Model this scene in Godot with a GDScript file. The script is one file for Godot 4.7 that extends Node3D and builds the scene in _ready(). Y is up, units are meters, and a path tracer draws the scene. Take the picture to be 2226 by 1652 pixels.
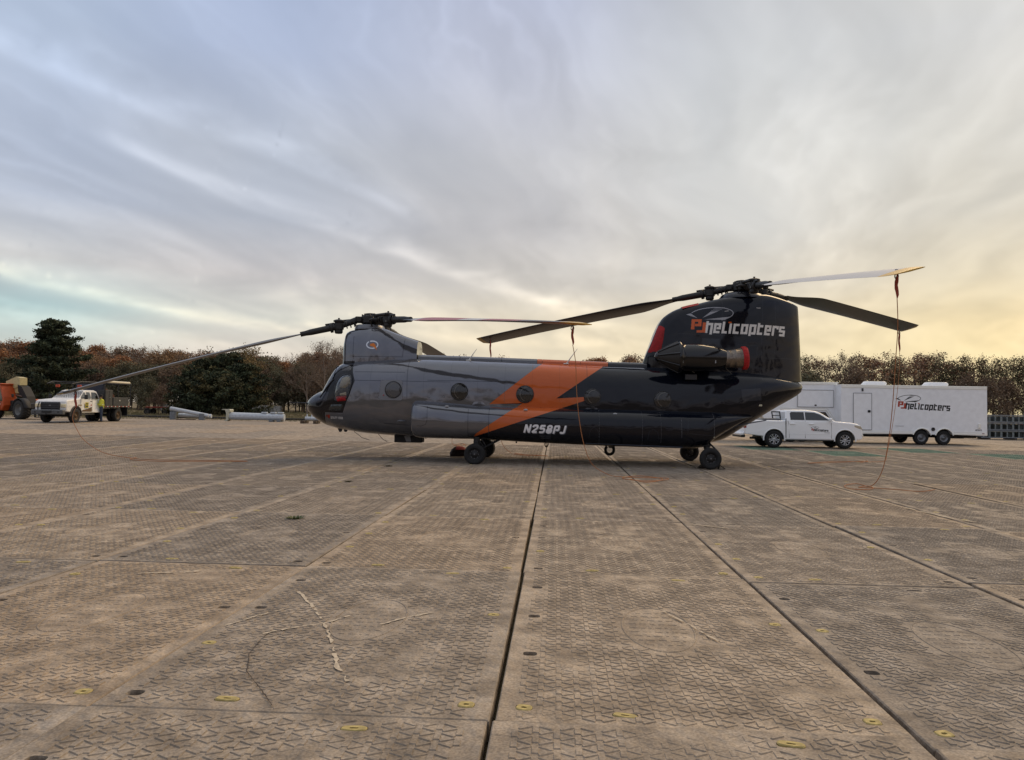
extends Node3D
# A tandem-rotor helicopter parked on composite mats at dawn. Units are metres, y is up.

const EYE := 1.70
const FOCAL := 1665.0
const MID := Vector2(1112.5, 826.0)
const PITCH := 2.0
const ROLL := 0.9
const HELI_YAW := -3.5
const HELI_AT := Vector3(-6.551, 0.0, -24.604)
const MAT_YAW := -3.22
const MAT_AT := Vector3(-0.32, 0.0, 0.0)

var rng := RandomNumberGenerator.new()
var cam_basis := Basis.IDENTITY
var heli_xf := Transform3D.IDENTITY
var mats := {}
var texs := {}
var names := {}


func _ready():
	rng.seed = 7041
	cam_basis = Basis(Vector3.RIGHT, deg_to_rad(PITCH)) * Basis(Vector3.BACK, deg_to_rad(ROLL))
	heli_xf = Transform3D(Basis(Vector3.UP, deg_to_rad(HELI_YAW)), HELI_AT)
	var cam := Camera3D.new()
	cam.name = "camera"
	cam.fov = rad_to_deg(2.0 * atan(826.0 / FOCAL))
	cam.near = 0.05
	cam.far = 2000.0
	cam.transform = Transform3D(cam_basis, Vector3(0, EYE, 0))
	add_child(cam)
	cam.current = true
	var env := Environment.new()
	env.background_mode = Environment.BG_SKY
	var sky := Sky.new()
	sky.sky_material = dawn_sky()
	env.sky = sky
	env.tonemap_mode = Environment.TONE_MAPPER_LINEAR
	env.tonemap_exposure = 1.2
	env.background_energy_multiplier = 0.87
	env.sdfgi_enabled = true
	env.ssao_enabled = true
	env.ssil_enabled = true
	var we := WorldEnvironment.new()
	we.name = "world_environment"
	we.environment = env
	add_child(we)
	# the sun stands beyond the right edge of the frame and reaches the ground only as a broad glow through the cloud sheet
	var sun := DirectionalLight3D.new()
	sun.name = "sun"
	sun.light_color = Color(1.0, 0.86, 0.66)
	sun.light_energy = 0.5
	sun.light_angular_distance = 30.0
	sun.shadow_enabled = true
	var az := deg_to_rad(42.0)
	var el := deg_to_rad(44.0)
	var to_sun := Vector3(sin(az) * cos(el), sin(el), -cos(az) * cos(el))
	sun.transform = Transform3D(Basis.looking_at(-to_sun, Vector3.UP), Vector3(0, 30, 0))
	add_child(sun)
	make_ground()
	make_mats()
	make_helicopter()
	make_ropes()
	make_vehicles()
	make_site_things()
	make_trees()


# ---------------------------------------------------------------- picture points to places
func ray(u, v):
	return (cam_basis * Vector3(u - MID.x, MID.y - v, -FOCAL)).normalized()

func ss(a, b, x):
	var t = clamp((x - a) / (b - a), 0.0, 1.0)
	return t * t * (3.0 - 2.0 * t)

func gh(x, z):
	return 0.28 * ss(26.0, 50.0, -z) * ss(2.0, -20.0, x)

func gpt(u, v):                     # the point of the ground seen at a picture point
	var r = ray(u, v)
	var y = 0.0
	var p = Vector3.ZERO
	for k in 8:
		p = Vector3(0, EYE, 0) + r * ((y - EYE) / r.y)
		y = gh(p.x, p.z)
	return Vector3(p.x, y, p.z)

func dpt(u, v, d):                  # the point at a known depth
	var r = ray(u, v)
	return Vector3(0, EYE, 0) + r * (d / -r.z)

func hpt(u, v, z):                  # the point of the helicopter's own plane z, in its own axes
	var inv = heli_xf.affine_inverse()
	var o = inv * Vector3(0, EYE, 0)
	var r = inv.basis * ray(u, v)
	return o + r * ((z - o.z) / r.z)


# ---------------------------------------------------------------- mesh building
class MB:
	var st := SurfaceTool.new()
	var xf := Transform3D.IDENTITY
	var uvf = null
	var use_col := false
	var col := Color.WHITE
	var any := false

	func _init():
		st.begin(Mesh.PRIMITIVE_TRIANGLES)

	func smooth(on = true):
		st.set_smooth_group(0 if on else -1)

	func v(p):
		if uvf != null:
			st.set_uv(uvf.call(p))
		if use_col:
			st.set_color(col)
		st.add_vertex(xf * p)
		any = true

	func tri(a, b, c):
		v(a); v(b); v(c)

	func quad(a, b, c, d):
		v(a); v(b); v(c)
		v(a); v(c); v(d)

	func box(c, s, b = 0.0):
		smooth(false)
		var h = s * 0.5
		if b <= 0.0:
			var q = []
			for i in 8:
				q.append(c + Vector3(h.x * (1 if i & 1 else -1), h.y * (1 if i & 2 else -1), h.z * (1 if i & 4 else -1)))
			quad(q[0], q[2], q[3], q[1])
			quad(q[5], q[7], q[6], q[4])
			quad(q[4], q[6], q[2], q[0])
			quad(q[1], q[3], q[7], q[5])
			quad(q[2], q[6], q[7], q[3])
			quad(q[4], q[0], q[1], q[5])
			return
		b = min(b, min(h.x, min(h.y, h.z)) * 0.95)
		var px = []
		var py = []
		var pz = []
		for i in 8:
			var sg = Vector3(1 if i & 1 else -1, 1 if i & 2 else -1, 1 if i & 4 else -1)
			px.append(c + Vector3(h.x, h.y - b, h.z - b) * sg)
			py.append(c + Vector3(h.x - b, h.y, h.z - b) * sg)
			pz.append(c + Vector3(h.x - b, h.y - b, h.z) * sg)
		quad(pz[0], pz[2], pz[3], pz[1]); quad(pz[5], pz[7], pz[6], pz[4])
		quad(px[4], px[6], px[2], px[0]); quad(px[1], px[3], px[7], px[5])
		quad(py[2], py[6], py[7], py[3]); quad(py[4], py[0], py[1], py[5])
		for e in [[0, 4], [2, 6], [1, 5], [3, 7]]:
			quad(px[e[0]], py[e[0]], py[e[1]], px[e[1]])
		for e in [[0, 1], [2, 3], [4, 5], [6, 7]]:
			quad(py[e[0]], pz[e[0]], pz[e[1]], py[e[1]])
		for e in [[0, 2], [1, 3], [4, 6], [5, 7]]:
			quad(px[e[0]], pz[e[0]], pz[e[1]], px[e[1]])
		for i in 8:
			tri(px[i], py[i], pz[i])

	func loft(rings, closed = true, cap0 = false, cap1 = false):
		var n = rings[0].size()
		var m = n if closed else n - 1
		for i in rings.size() - 1:
			var a = rings[i]
			var b = rings[i + 1]
			for j in m:
				var k = (j + 1) % n
				quad(a[j], a[k], b[k], b[j])
		if cap0: fan(rings[0])
		if cap1: fan(rings[rings.size() - 1])

	func fan(r):
		var c = Vector3.ZERO
		for p in r: c += p
		c /= r.size()
		st.set_smooth_group(-1)
		for j in r.size():
			tri(c, r[j], r[(j + 1) % r.size()])
		st.set_smooth_group(0)

	func tube(path, rad, sides = 8, caps = true):
		smooth(true)
		var rings = []
		var t0 = (path[1] - path[0]).normalized()
		var nrm = t0.cross(Vector3.UP)
		if nrm.length() < 0.05: nrm = t0.cross(Vector3.RIGHT)
		nrm = nrm.normalized()
		for i in path.size():
			var t = (path[min(i + 1, path.size() - 1)] - path[max(i - 1, 0)]).normalized()
			nrm = (nrm - t * nrm.dot(t)).normalized()
			var bi = t.cross(nrm)
			var r = rad[i] if rad is Array or rad is PackedFloat32Array else rad
			var ring = []
			for k in sides:
				var a = TAU * k / sides
				ring.append(path[i] + (nrm * cos(a) + bi * sin(a)) * r)
			rings.append(ring)
		loft(rings, true, caps, caps)

	func lathe(prof, segs = 24, axis = Transform3D.IDENTITY, sharp = false):   # prof: [r, y] along the axis' y
		smooth(not sharp)
		var rings = []
		for p in prof:
			var ring = []
			for k in segs:
				var a = TAU * k / segs
				ring.append(axis * Vector3(p[0] * cos(a), p[1], p[0] * sin(a)))
			rings.append(ring)
		if sharp:
			for i in rings.size() - 1:
				st.set_smooth_group(i + 1)
				loft([rings[i], rings[i + 1]])
			st.set_smooth_group(0)
		else:
			loft(rings)

	func prism(poly, z0, z1):       # a polygon in x, y drawn out along z
		smooth(false)
		var idx = Geometry2D.triangulate_polygon(poly)
		for i in range(0, idx.size(), 3):
			var a = poly[idx[i]]; var b = poly[idx[i + 1]]; var c = poly[idx[i + 2]]
			tri(Vector3(a.x, a.y, z0), Vector3(b.x, b.y, z0), Vector3(c.x, c.y, z0))
			tri(Vector3(a.x, a.y, z1), Vector3(c.x, c.y, z1), Vector3(b.x, b.y, z1))
		for i in poly.size():
			var a = poly[i]; var b = poly[(i + 1) % poly.size()]
			quad(Vector3(a.x, a.y, z0), Vector3(a.x, a.y, z1), Vector3(b.x, b.y, z1), Vector3(b.x, b.y, z0))

	func flat(poly, z):             # a polygon in x, y lying in the plane z
		smooth(false)
		var idx = Geometry2D.triangulate_polygon(poly)
		for i in range(0, idx.size(), 3):
			var a = poly[idx[i]]; var b = poly[idx[i + 1]]; var c = poly[idx[i + 2]]
			tri(Vector3(a.x, a.y, z), Vector3(b.x, b.y, z), Vector3(c.x, c.y, z))

	func done():
		st.generate_normals()
		st.index()
		return st.commit()


func obj(called, mb, m, parent, kind = ""):
	var o := MeshInstance3D.new()
	o.name = called
	o.mesh = mb if mb is Mesh else mb.done()
	o.material_override = m
	parent.add_child(o, true)
	if kind != "": o.set_meta("kind", kind)
	return o

func numbered(called):
	var n = names.get(called, -1) + 1
	names[called] = n
	return called if n == 0 else "%s_%03d" % [called, n]

func thing(called, label, category, at = Vector3.ZERO, turn = 0.0, group = ""):
	var o := Node3D.new()
	o.name = numbered(called)
	add_child(o)
	o.position = at
	o.rotation.y = turn
	tag(o, label, category, group)
	return o

func tag(o, label, category, group = ""):
	o.set_meta("label", label)
	o.set_meta("category", category)
	if group != "": o.set_meta("group", group)

func lone(called, mb, m, label, category, at = Vector3.ZERO, group = ""):
	var o = obj(numbered(called), mb, m, self)
	o.position = at
	tag(o, label, category, group)
	return o

func struct(called, mb, m):
	var o = obj(called, mb, m, self)
	o.set_meta("kind", "structure")
	return o

func ax(o, y, x = null):            # an axis frame: its y runs along y
	y = y.normalized()
	var h = x if x != null else (Vector3.RIGHT if abs(y.x) < 0.9 else Vector3.UP)
	h = (h - y * h.dot(y)).normalized()
	return Transform3D(Basis(h, y, h.cross(y)), o)


# ---------------------------------------------------------------- materials
func noise_tex(key, freq, lo, hi, octaves = 4, kind = FastNoiseLite.TYPE_SIMPLEX_SMOOTH, size = 512):
	if texs.has(key): return texs[key]
	var n := FastNoiseLite.new()
	n.noise_type = kind
	n.seed = key.hash() & 0xffff
	n.frequency = freq
	n.fractal_octaves = octaves
	var t := NoiseTexture2D.new()
	t.width = size; t.height = size
	t.seamless = true
	t.noise = n
	var g := Gradient.new()
	g.set_color(0, lo); g.set_color(1, hi)
	t.color_ramp = g
	texs[key] = t
	return t

func norm_tex(key, freq, bump, octaves = 3, size = 512):
	if texs.has(key): return texs[key]
	var n := FastNoiseLite.new()
	n.seed = key.hash() & 0xffff
	n.frequency = freq
	n.fractal_octaves = octaves
	var t := NoiseTexture2D.new()
	t.width = size; t.height = size
	t.seamless = true
	t.as_normal_map = true
	t.bump_strength = bump
	t.noise = n
	texs[key] = t
	return t

func paint(r, g, b, rough = 0.6, metal = 0.0):       # sRGB 0..255
	var key = "%d %d %d %.2f %.2f" % [r, g, b, rough, metal]
	if mats.has(key): return mats[key]
	var m := StandardMaterial3D.new()
	m.albedo_color = Color8(r, g, b)
	m.roughness = rough
	m.metallic = metal
	m.cull_mode = BaseMaterial3D.CULL_DISABLED
	mats[key] = m
	return m

func worn(r, g, b, rough, scale, strength = 0.3, world = false):   # paint with blotchy tone
	var key = "worn %d %d %d %.2f %.2f %.2f" % [r, g, b, rough, scale, strength]
	if mats.has(key): return mats[key]
	var m = paint(r, g, b, rough).duplicate()
	var lo = 1.0 - strength
	m.albedo_texture = noise_tex("worn%.2f" % strength, 0.012, Color(lo, lo, lo), Color.WHITE, 5)
	m.uv1_triplanar = true
	m.uv1_world_triplanar = world
	m.uv1_scale = Vector3.ONE * scale
	mats[key] = m
	return m

func glass(r, g, b, alpha, rough = 0.03):
	var key = "glass %d %d %d %.2f" % [r, g, b, alpha]
	if mats.has(key): return mats[key]
	var m := StandardMaterial3D.new()
	m.albedo_color = Color8(r, g, b, int(alpha * 255))
	if alpha < 1.0: m.transparency = BaseMaterial3D.TRANSPARENCY_ALPHA
	m.roughness = rough
	m.metallic_specular = 0.6
	m.cull_mode = BaseMaterial3D.CULL_DISABLED
	mats[key] = m
	return m


# ---------------------------------------------------------------- sky
const SKY_AZ := [-180.0, -90.0, -50.0, -33.0, -20.0, 0.0, 18.0, 32.0, 46.0, 75.0, 120.0, 180.0]
const SKY_EL := [0.0, 3.0, 6.0, 9.0, 13.0, 18.0, 24.0, 32.0, 50.0, 90.0]
const SKY_RGB := [
	[205, 190, 185, 205, 195, 190, 212, 203, 192, 220, 208, 190, 224, 211, 195, 234, 219, 190, 244, 226, 182, 252, 232, 180, 255, 240, 190, 248, 222, 175, 220, 198, 175],
	[195, 188, 190, 195, 195, 195, 205, 205, 198, 205, 207, 198, 218, 208, 196, 230, 217, 191, 240, 222, 183, 251, 230, 180, 255, 240, 190, 244, 218, 175, 212, 195, 178],
	[180, 182, 192, 185, 190, 198, 185, 200, 202, 180, 203, 204, 203, 204, 197, 222, 211, 189, 228, 214, 184, 245, 224, 180, 255, 236, 188, 238, 215, 178, 202, 190, 182],
	[172, 176, 192, 178, 186, 198, 186, 190, 195, 193, 194, 195, 195, 192, 192, 205, 200, 193, 213, 206, 193, 230, 217, 190, 242, 226, 192, 228, 208, 178, 192, 185, 185],
	[178, 181, 195, 175, 182, 200, 168, 178, 195, 169, 178, 195, 174, 180, 192, 194, 192, 193, 211, 209, 204, 214, 208, 195, 226, 212, 188, 212, 202, 186, 188, 186, 192],
	[178, 182, 197, 174, 182, 202, 170, 180, 200, 172, 183, 203, 180, 187, 200, 189, 190, 195, 212, 212, 210, 212, 210, 204, 216, 208, 195, 208, 202, 194, 188, 188, 197],
	[180, 185, 200, 176, 184, 205, 172, 186, 210, 176, 190, 212, 170, 182, 207, 183, 188, 204, 209, 211, 213, 214, 214, 213, 216, 211, 203, 198, 196, 194, 174, 178, 197],
	[186, 191, 205, 182, 190, 208, 176, 188, 213, 172, 187, 214, 165, 180, 210, 172, 181, 206, 196, 199, 206, 212, 211, 206, 206, 204, 200, 192, 194, 200, 170, 177, 200],
	[200, 203, 212, 196, 202, 214, 190, 199, 216, 188, 198, 216, 188, 198, 216, 192, 200, 214, 202, 206, 212, 212, 212, 211, 214, 213, 210, 212, 210, 210, 206, 206, 211],
	[224, 224, 224, 224, 224, 224, 224, 224, 224, 224, 224, 224, 224, 224, 224, 224, 224, 224, 224, 224, 224, 224, 224, 224, 224, 224, 224, 224, 224, 224, 224, 224, 224]]

func sky_colour(i, j):
	var row = SKY_RGB[i]
	var k = (j % 11) * 3
	return Color8(row[k], row[k + 1], row[k + 2]).srgb_to_linear()

func az_el(u, v):
	var r = ray(u, v)
	return Vector2(rad_to_deg(atan2(r.x, -r.z)), rad_to_deg(asin(r.y)))

func dawn_sky():
	var w := 2048
	var h := 1024
	var rows := 540
	var data := PackedFloat32Array()
	data.resize(w * h * 3)
	var table = []
	for i in SKY_EL.size():
		var line = []
		for j in SKY_AZ.size(): line.append(sky_colour(i, j))
		table.append(line)
	var n1 := FastNoiseLite.new(); n1.seed = 11; n1.frequency = 0.55; n1.fractal_octaves = 5
	var n2 := FastNoiseLite.new(); n2.seed = 29; n2.frequency = 0.9; n2.fractal_octaves = 5; n2.fractal_gain = 0.55
	var n4 := FastNoiseLite.new(); n4.seed = 71; n4.frequency = 1.0; n4.fractal_octaves = 4; n4.fractal_type = FastNoiseLite.FRACTAL_RIDGED; n4.fractal_gain = 0.5
	var n3 := FastNoiseLite.new(); n3.seed = 53; n3.frequency = 0.25; n3.fractal_octaves = 3
	# the long bright streaks of cirrus: picture points along each, half width in degrees, gain, warmth
	var lines = [
		[[[-60, 70], [75, 128], [250, 200], [450, 270], [600, 320], [760, 390], [860, 440]], 0.8, 0.33, 0.0],
		[[[60, 180], [300, 262], [480, 330], [700, 420], [860, 490]], 2.0, 0.10, 0.2],
		[[[330, 352], [525, 432], [750, 500], [900, 562], [1100, 632], [1250, 690]], 0.65, 0.36, 0.3],
		[[[-80, 566], [0, 592], [100, 620], [250, 652], [400, 686], [560, 706], [680, 720]], 0.5, 0.38, 1.0],
		[[[-80, 530], [60, 560], [200, 600], [420, 650], [700, 690]], 1.3, 0.10, 0.6],
		[[[-80, 430], [100, 480], [330, 530], [560, 590]], 1.6, 0.05, 0.8],
		[[[-80, 690], [120, 700], [330, 735], [560, 760]], 0.6, 0.10, 0.9],
		[[[620, 655], [760, 690], [900, 705]], 0.8, 0.10, 0.9],
		[[[900, 735], [1100, 745], [1300, 752]], 0.5, 0.13, 1.0]]
	var segs = []
	for l in lines:
		for k in l[0].size() - 1:
			segs.append([az_el(l[0][k][0], l[0][k][1]), az_el(l[0][k + 1][0], l[0][k + 1][1]), l[1], l[2], l[3], k == 0, k == l[0].size() - 2])
	var ca = cos(deg_to_rad(13.0))
	var sa = sin(deg_to_rad(13.0))
	var low = Color(0.20, 0.17, 0.14)
	for y in h:
		var el = 90.0 - 180.0 * (y + 0.5) / h
		if y >= rows:
			for x in w:
				var o = (y * w + x) * 3
				data[o] = low.r; data[o + 1] = low.g; data[o + 2] = low.b
			continue
		var e = max(el, 0.0)
		var i = 0
		while i < SKY_EL.size() - 2 and e > SKY_EL[i + 1]: i += 1
		var fe = clamp((e - SKY_EL[i]) / (SKY_EL[i + 1] - SKY_EL[i]), 0.0, 1.0)
		var r0 = table[i]
		var r1 = table[i + 1]
		var se = sin(deg_to_rad(e))
		var ce = cos(deg_to_rad(e))
		var lift = 1.0 / (se + 0.10)
		var fade = ss(0.0, 5.0, e)
		var j = 0
		for x in w:
			var a = 360.0 * (x + 0.5) / w - 180.0
			while j < SKY_AZ.size() - 2 and a > SKY_AZ[j + 1]: j += 1
			var fa = (a - SKY_AZ[j]) / (SKY_AZ[j + 1] - SKY_AZ[j])
			fa = fa * fa * (3.0 - 2.0 * fa)
			var c: Color = r0[j].lerp(r0[j + 1], fa).lerp(r1[j].lerp(r1[j + 1], fa), fe)
			var ar = deg_to_rad(a)
			var px = sin(ar) * ce * lift
			var pz = -cos(ar) * ce * lift
			var along = px * sa - pz * ca
			var across = px * ca + pz * sa
			var wob = n3.get_noise_2d(px * 1.5, pz * 1.5) * 0.5
			var s1 = n1.get_noise_2d(along * 0.55 + wob, across * 2.6 + wob * 1.4)
			var s2 = n2.get_noise_2d(along * 1.3 + 40.0 + wob * 1.5, across * 2.0 + wob * 2.0)
			var right = ss(-12.0, 12.0, a) if a < 120.0 else 1.0 - ss(120.0, 180.0, a)
			var k = 1.0 + fade * (s1 * (0.17 - 0.07 * right) + s2 * (0.05 + 0.12 * right))
			var s4 = n4.get_noise_2d(along * 0.7 + s1 * 0.5, across * 4.2 + s2 * 0.6)
			k += fade * (s4 - 0.05) * 0.115 * clamp(0.45 + s1 * 1.6, 0.0, 1.0)
			var warm = fade * s1 * 0.03
			if a > -42.0 and a < 20.0 and el < 32.0 and el > 1.0:
				var p = Vector2(a, el)
				for sgm in segs:
					var ab = sgm[1] - sgm[0]
					var t = (p - sgm[0]).dot(ab) / ab.length_squared()
					if t < 0.0 and not sgm[5] or t >= 1.0 and not sgm[6]: continue
					var d = (p - sgm[0]).cross(ab) / ab.length()
					d += (s2 * 0.9 + s1 * 0.5) * sgm[2]
					var g = exp(-d * d / (sgm[2] * sgm[2]) * (0.5 if d < 0.0 else 2.6))
					if t < 0.0: g *= exp(-t * t * 4.0)
					if t > 1.0: g *= exp(-(t - 1.0) * (t - 1.0) * 4.0)
					g *= sgm[3] * (0.8 + s2 * 0.9)
					k += g
					warm += g * sgm[4] * 0.22
			var o = (y * w + (x + w / 2) % w) * 3
			data[o] = c.r * k * (1.0 + warm)
			data[o + 1] = c.g * k * (1.0 + warm * 0.25)
			data[o + 2] = c.b * k * (1.0 - warm * 0.9)
	var img := Image.create_from_data(w, h, false, Image.FORMAT_RGBF, data.to_byte_array())
	var m := PanoramaSkyMaterial.new()
	m.panorama = ImageTexture.create_from_image(img)
	return m


# ---------------------------------------------------------------- ground
func make_ground():
	var mb = MB.new()
	var xs = []
	var zs = []
	for i in 41:
		var t = (i - 20) / 20.0
		xs.append(sign(t) * pow(abs(t), 2.2) * 900.0)
	for i in 41:
		var t = (i - 14) / 26.0
		zs.append(-sign(t) * pow(abs(t), 2.2) * 900.0)
	for i in 40:
		for j in 40:
			var q = []
			for k in [[0, 0], [1, 0], [1, 1], [0, 1]]:
				var x = xs[i + k[0]]; var z = zs[j + k[1]]
				q.append(Vector3(x, gh(x, z) - 0.13, z))
			mb.quad(q[0], q[1], q[2], q[3])
	var m = worn(128, 112, 76, 0.95, 0.05, 0.45, true).duplicate()
	m.detail_enabled = false
	struct("ground", mb, m)
	# dry grass tufts on the field beyond the mats
	var blade = MB.new()
	blade.smooth(false)
	for k in 26:
		var a = rng.randf() * TAU
		var r = rng.randf() * 0.28
		var p = Vector3(cos(a) * r, 0, sin(a) * r)
		var hgt = rng.randf_range(0.10, 0.28)
		var lean = Vector3(rng.randf_range(-0.1, 0.1), hgt, rng.randf_range(-0.1, 0.1))
		var side = Vector3(cos(a + 1.3), 0, sin(a + 1.3)) * 0.012
		blade.tri(p - side, p + lean, p + side)
	var mm := MultiMesh.new()
	mm.transform_format = MultiMesh.TRANSFORM_3D
	mm.use_colors = true
	mm.mesh = blade.done()
	var spots = []
	for k in 9000:
		var d = 60.0 + pow(rng.randf(), 1.4) * 75.0
		var x = rng.randf_range(-0.75, 0.78) * d
		if x > 6.0 and d < 72.0: continue
		var z = -d
		spots.append(Vector3(x, gh(x, z) - 0.13, z))
	mm.instance_count = spots.size()
	for k in spots.size():
		var s = rng.randf_range(0.7, 1.5)
		mm.set_instance_transform(k, Transform3D(Basis(Vector3.UP, rng.randf() * TAU).scaled(Vector3(s, s, s)), spots[k]))
		var t = rng.randf()
		mm.set_instance_color(k, Color(0.20, 0.165, 0.09).lerp(Color(0.12, 0.12, 0.055), t))
	var o := MultiMeshInstance3D.new()
	o.name = "dry_grass"
	o.multimesh = mm
	var gm = paint(255, 255, 255, 0.9).duplicate()
	gm.vertex_color_use_as_albedo = true
	o.material_override = gm
	add_child(o)
	o.set_meta("kind", "stuff")
	tag(o, "dry yellow-brown grass on the field beyond the mats", "grass")


# ---------------------------------------------------------------- mats
const MW := 2.25
const ML := 3.75
const MT := 0.11
var mat_holes = []

func oval(c, rx, rz, n = 12):
	var p = PackedVector2Array()
	for k in n:
		var a = TAU * k / n
		var e = 0.6
		p.append(c + Vector2(sign(cos(a)) * pow(abs(cos(a)), e) * rx, sign(sin(a)) * pow(abs(sin(a)), e) * rz))
	return p

func slab_mesh():
	var mb = MB.new()
	mb.smooth(false)
	var pts = PackedVector2Array()
	var b = 0.008
	var nx = 9
	var nz = 15
	var w = MW - 0.012
	var l = ML - 0.005
	for i in nx + 1:
		for j in nz + 1:
			var p = Vector2(b + (w - 2 * b) * i / nx, b + (l - 2 * b) * j / nz)
			var ok = true
			for hc in mat_holes:
				if i > 0 and i < nx and j > 0 and j < nz and hc[0].distance_to(p) < 0.10: ok = false
			if ok: pts.append(p)
	var polys = []
	for hc in mat_holes:
		var op = oval(hc[0], hc[1], hc[2])
		polys.append(op)
		for p in op: pts.append(p)
	var idx = Geometry2D.triangulate_delaunay(pts)
	for i in range(0, idx.size(), 3):
		var c = (pts[idx[i]] + pts[idx[i + 1]] + pts[idx[i + 2]]) / 3.0
		var inside = false
		for op in polys:
			if Geometry2D.is_point_in_polygon(c, op): inside = true
		if inside: continue
		var q = []
		for k in 3: q.append(Vector3(pts[idx[i + k]].x, 0, -pts[idx[i + k]].y))
		mb.tri(q[0], q[1], q[2])
	for op in polys:
		for k in op.size():
			var p = op[k]; var q = op[(k + 1) % op.size()]
			mb.quad(Vector3(p.x, 0, -p.y), Vector3(q.x, 0, -q.y), Vector3(q.x, -0.08, -q.y), Vector3(p.x, -0.08, -p.y))
	var c0 = [Vector3(b, 0, -b), Vector3(w - b, 0, -b), Vector3(w - b, 0, -l + b), Vector3(b, 0, -l + b)]
	var c1 = [Vector3(0, -b, 0), Vector3(w, -b, 0), Vector3(w, -b, -l), Vector3(0, -b, -l)]
	for k in 4:
		var n = (k + 1) % 4
		mb.quad(c0[k], c0[n], c1[n], c1[k])
		var d = Vector3(0, -MT, 0)
		mb.quad(c1[k], c1[n], c1[n] + d, c1[k] + d)
	return mb.done()

func tread_mesh(sd):
	var r := RandomNumberGenerator.new()
	r.seed = sd
	var wear := FastNoiseLite.new()
	wear.seed = sd * 13
	wear.frequency = 0.9
	var mb = MB.new()
	mb.smooth(false)
	var dx = 0.110
	var dz = 0.120
	var cols = 19
	var x0 = (MW - 0.012 - dx * (cols - 1)) * 0.5
	var oc = Vector2(MW * 0.5, ML * 0.5)
	for i in cols:
		var off = 0.5 * dz if i % 2 else 0.0
		for j in range(-1, 32):
			var n = Vector2(x0 + i * dx, j * dz + off + 0.03)
			var bars = [[n, n + Vector2(0, dz), 0.019, 0.027]]
			if i < cols - 1:
				bars.append([n, n + Vector2(dx, dz * 0.5), 0.0105, 0.021])
				bars.append([n, n + Vector2(dx, -dz * 0.5), 0.0105, 0.021])
			for q in bars:
				var a = q[0]; var c = q[1]
				var d = (c - a).normalized()
				a += d * q[3]; c -= d * q[3]
				var lo = min(a.y, c.y)
				if lo < 0.02 or max(a.y, c.y) > ML - 0.03: continue
				var m = (a + c) * 0.5
				var skip = false
				for hc in mat_holes:
					if hc[0].distance_to(m) < 0.085: skip = true
				var e = (m - oc) / Vector2(0.31, 0.64)
				if e.length() < 1.0: skip = true
				if r.randf() < 0.04: skip = true
				if skip: continue
				var worn_by = clamp(1.1 - max(0.0, wear.get_noise_2d(m.x, m.y) - 0.12) * 2.4, 0.0, 1.0)
				if worn_by < 0.12: continue
				var hgt = 0.0069 * r.randf_range(0.75, 1.0) * worn_by
				bar(mb, a, c, q[2], hgt)
	# the cast oval in the middle: a ring and rows of worn moulded lettering
	var ring = []
	for k in 40:
		var t = TAU * k / 40.0
		ring.append(Vector2(cos(t) * 0.275, sin(t) * 0.585) + oc)
	for k in 40:
		bar(mb, ring[k], ring[(k + 1) % 40], 0.008, 0.005)
	for row in 9:
		var zz = -0.42 + row * 0.105
		var half = 0.22 * sqrt(max(0.0, 1.0 - zz * zz / 0.28))
		var x = -half
		while x < half - 0.03:
			var wd = r.randf_range(0.02, 0.07)
			bar(mb, oc + Vector2(x, zz), oc + Vector2(min(x + wd, half), zz), r.randf_range(0.006, 0.02), 0.004)
			x += wd + 0.025
	return mb.done()

func bar(mb, a, c, hw, hgt):
	var d = (c - a).normalized()
	var n = Vector2(-d.y, d.x)
	var lo = []
	var hi = []
	for k in [[-1, -1], [1, -1], [1, 1], [-1, 1]]:
		var p = (c if k[0] > 0 else a) + n * hw * k[1]
		var q = (c - d * 0.004 if k[0] > 0 else a + d * 0.004) + n * (hw - 0.0035) * k[1]
		lo.append(Vector3(p.x, -0.001, -p.y))
		hi.append(Vector3(q.x, hgt, -q.y))
	mb.quad(hi[0], hi[1], hi[2], hi[3])
	for k in 4:
		var m = (k + 1) % 4
		mb.quad(lo[k], lo[m], hi[m], hi[k])

func pin_mesh():
	var mb = MB.new()
	mb.smooth(false)
	var o0 = oval(Vector2.ZERO, 0.047, 0.041, 16)
	var o1 = oval(Vector2.ZERO, 0.042, 0.036, 16)
	var o2 = oval(Vector2.ZERO, 0.016, 0.012, 16)
	for k in 16:
		var n = (k + 1) % 16
		var f = func(p, y): return Vector3(p.x, y, -p.y)
		mb.quad(f.call(o0[k], -0.05), f.call(o0[n], -0.05), f.call(o0[n], 0.003), f.call(o0[k], 0.003))
		mb.quad(f.call(o0[k], 0.003), f.call(o0[n], 0.003), f.call(o1[n], 0.008), f.call(o1[k], 0.008))
		mb.quad(f.call(o1[k], 0.008), f.call(o1[n], 0.008), f.call(o2[n], 0.006), f.call(o2[k], 0.006))
		mb.quad(f.call(o2[k], 0.006), f.call(o2[n], 0.006), f.call(o2[n], -0.04), f.call(o2[k], -0.04))
	return mb.done()

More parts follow.
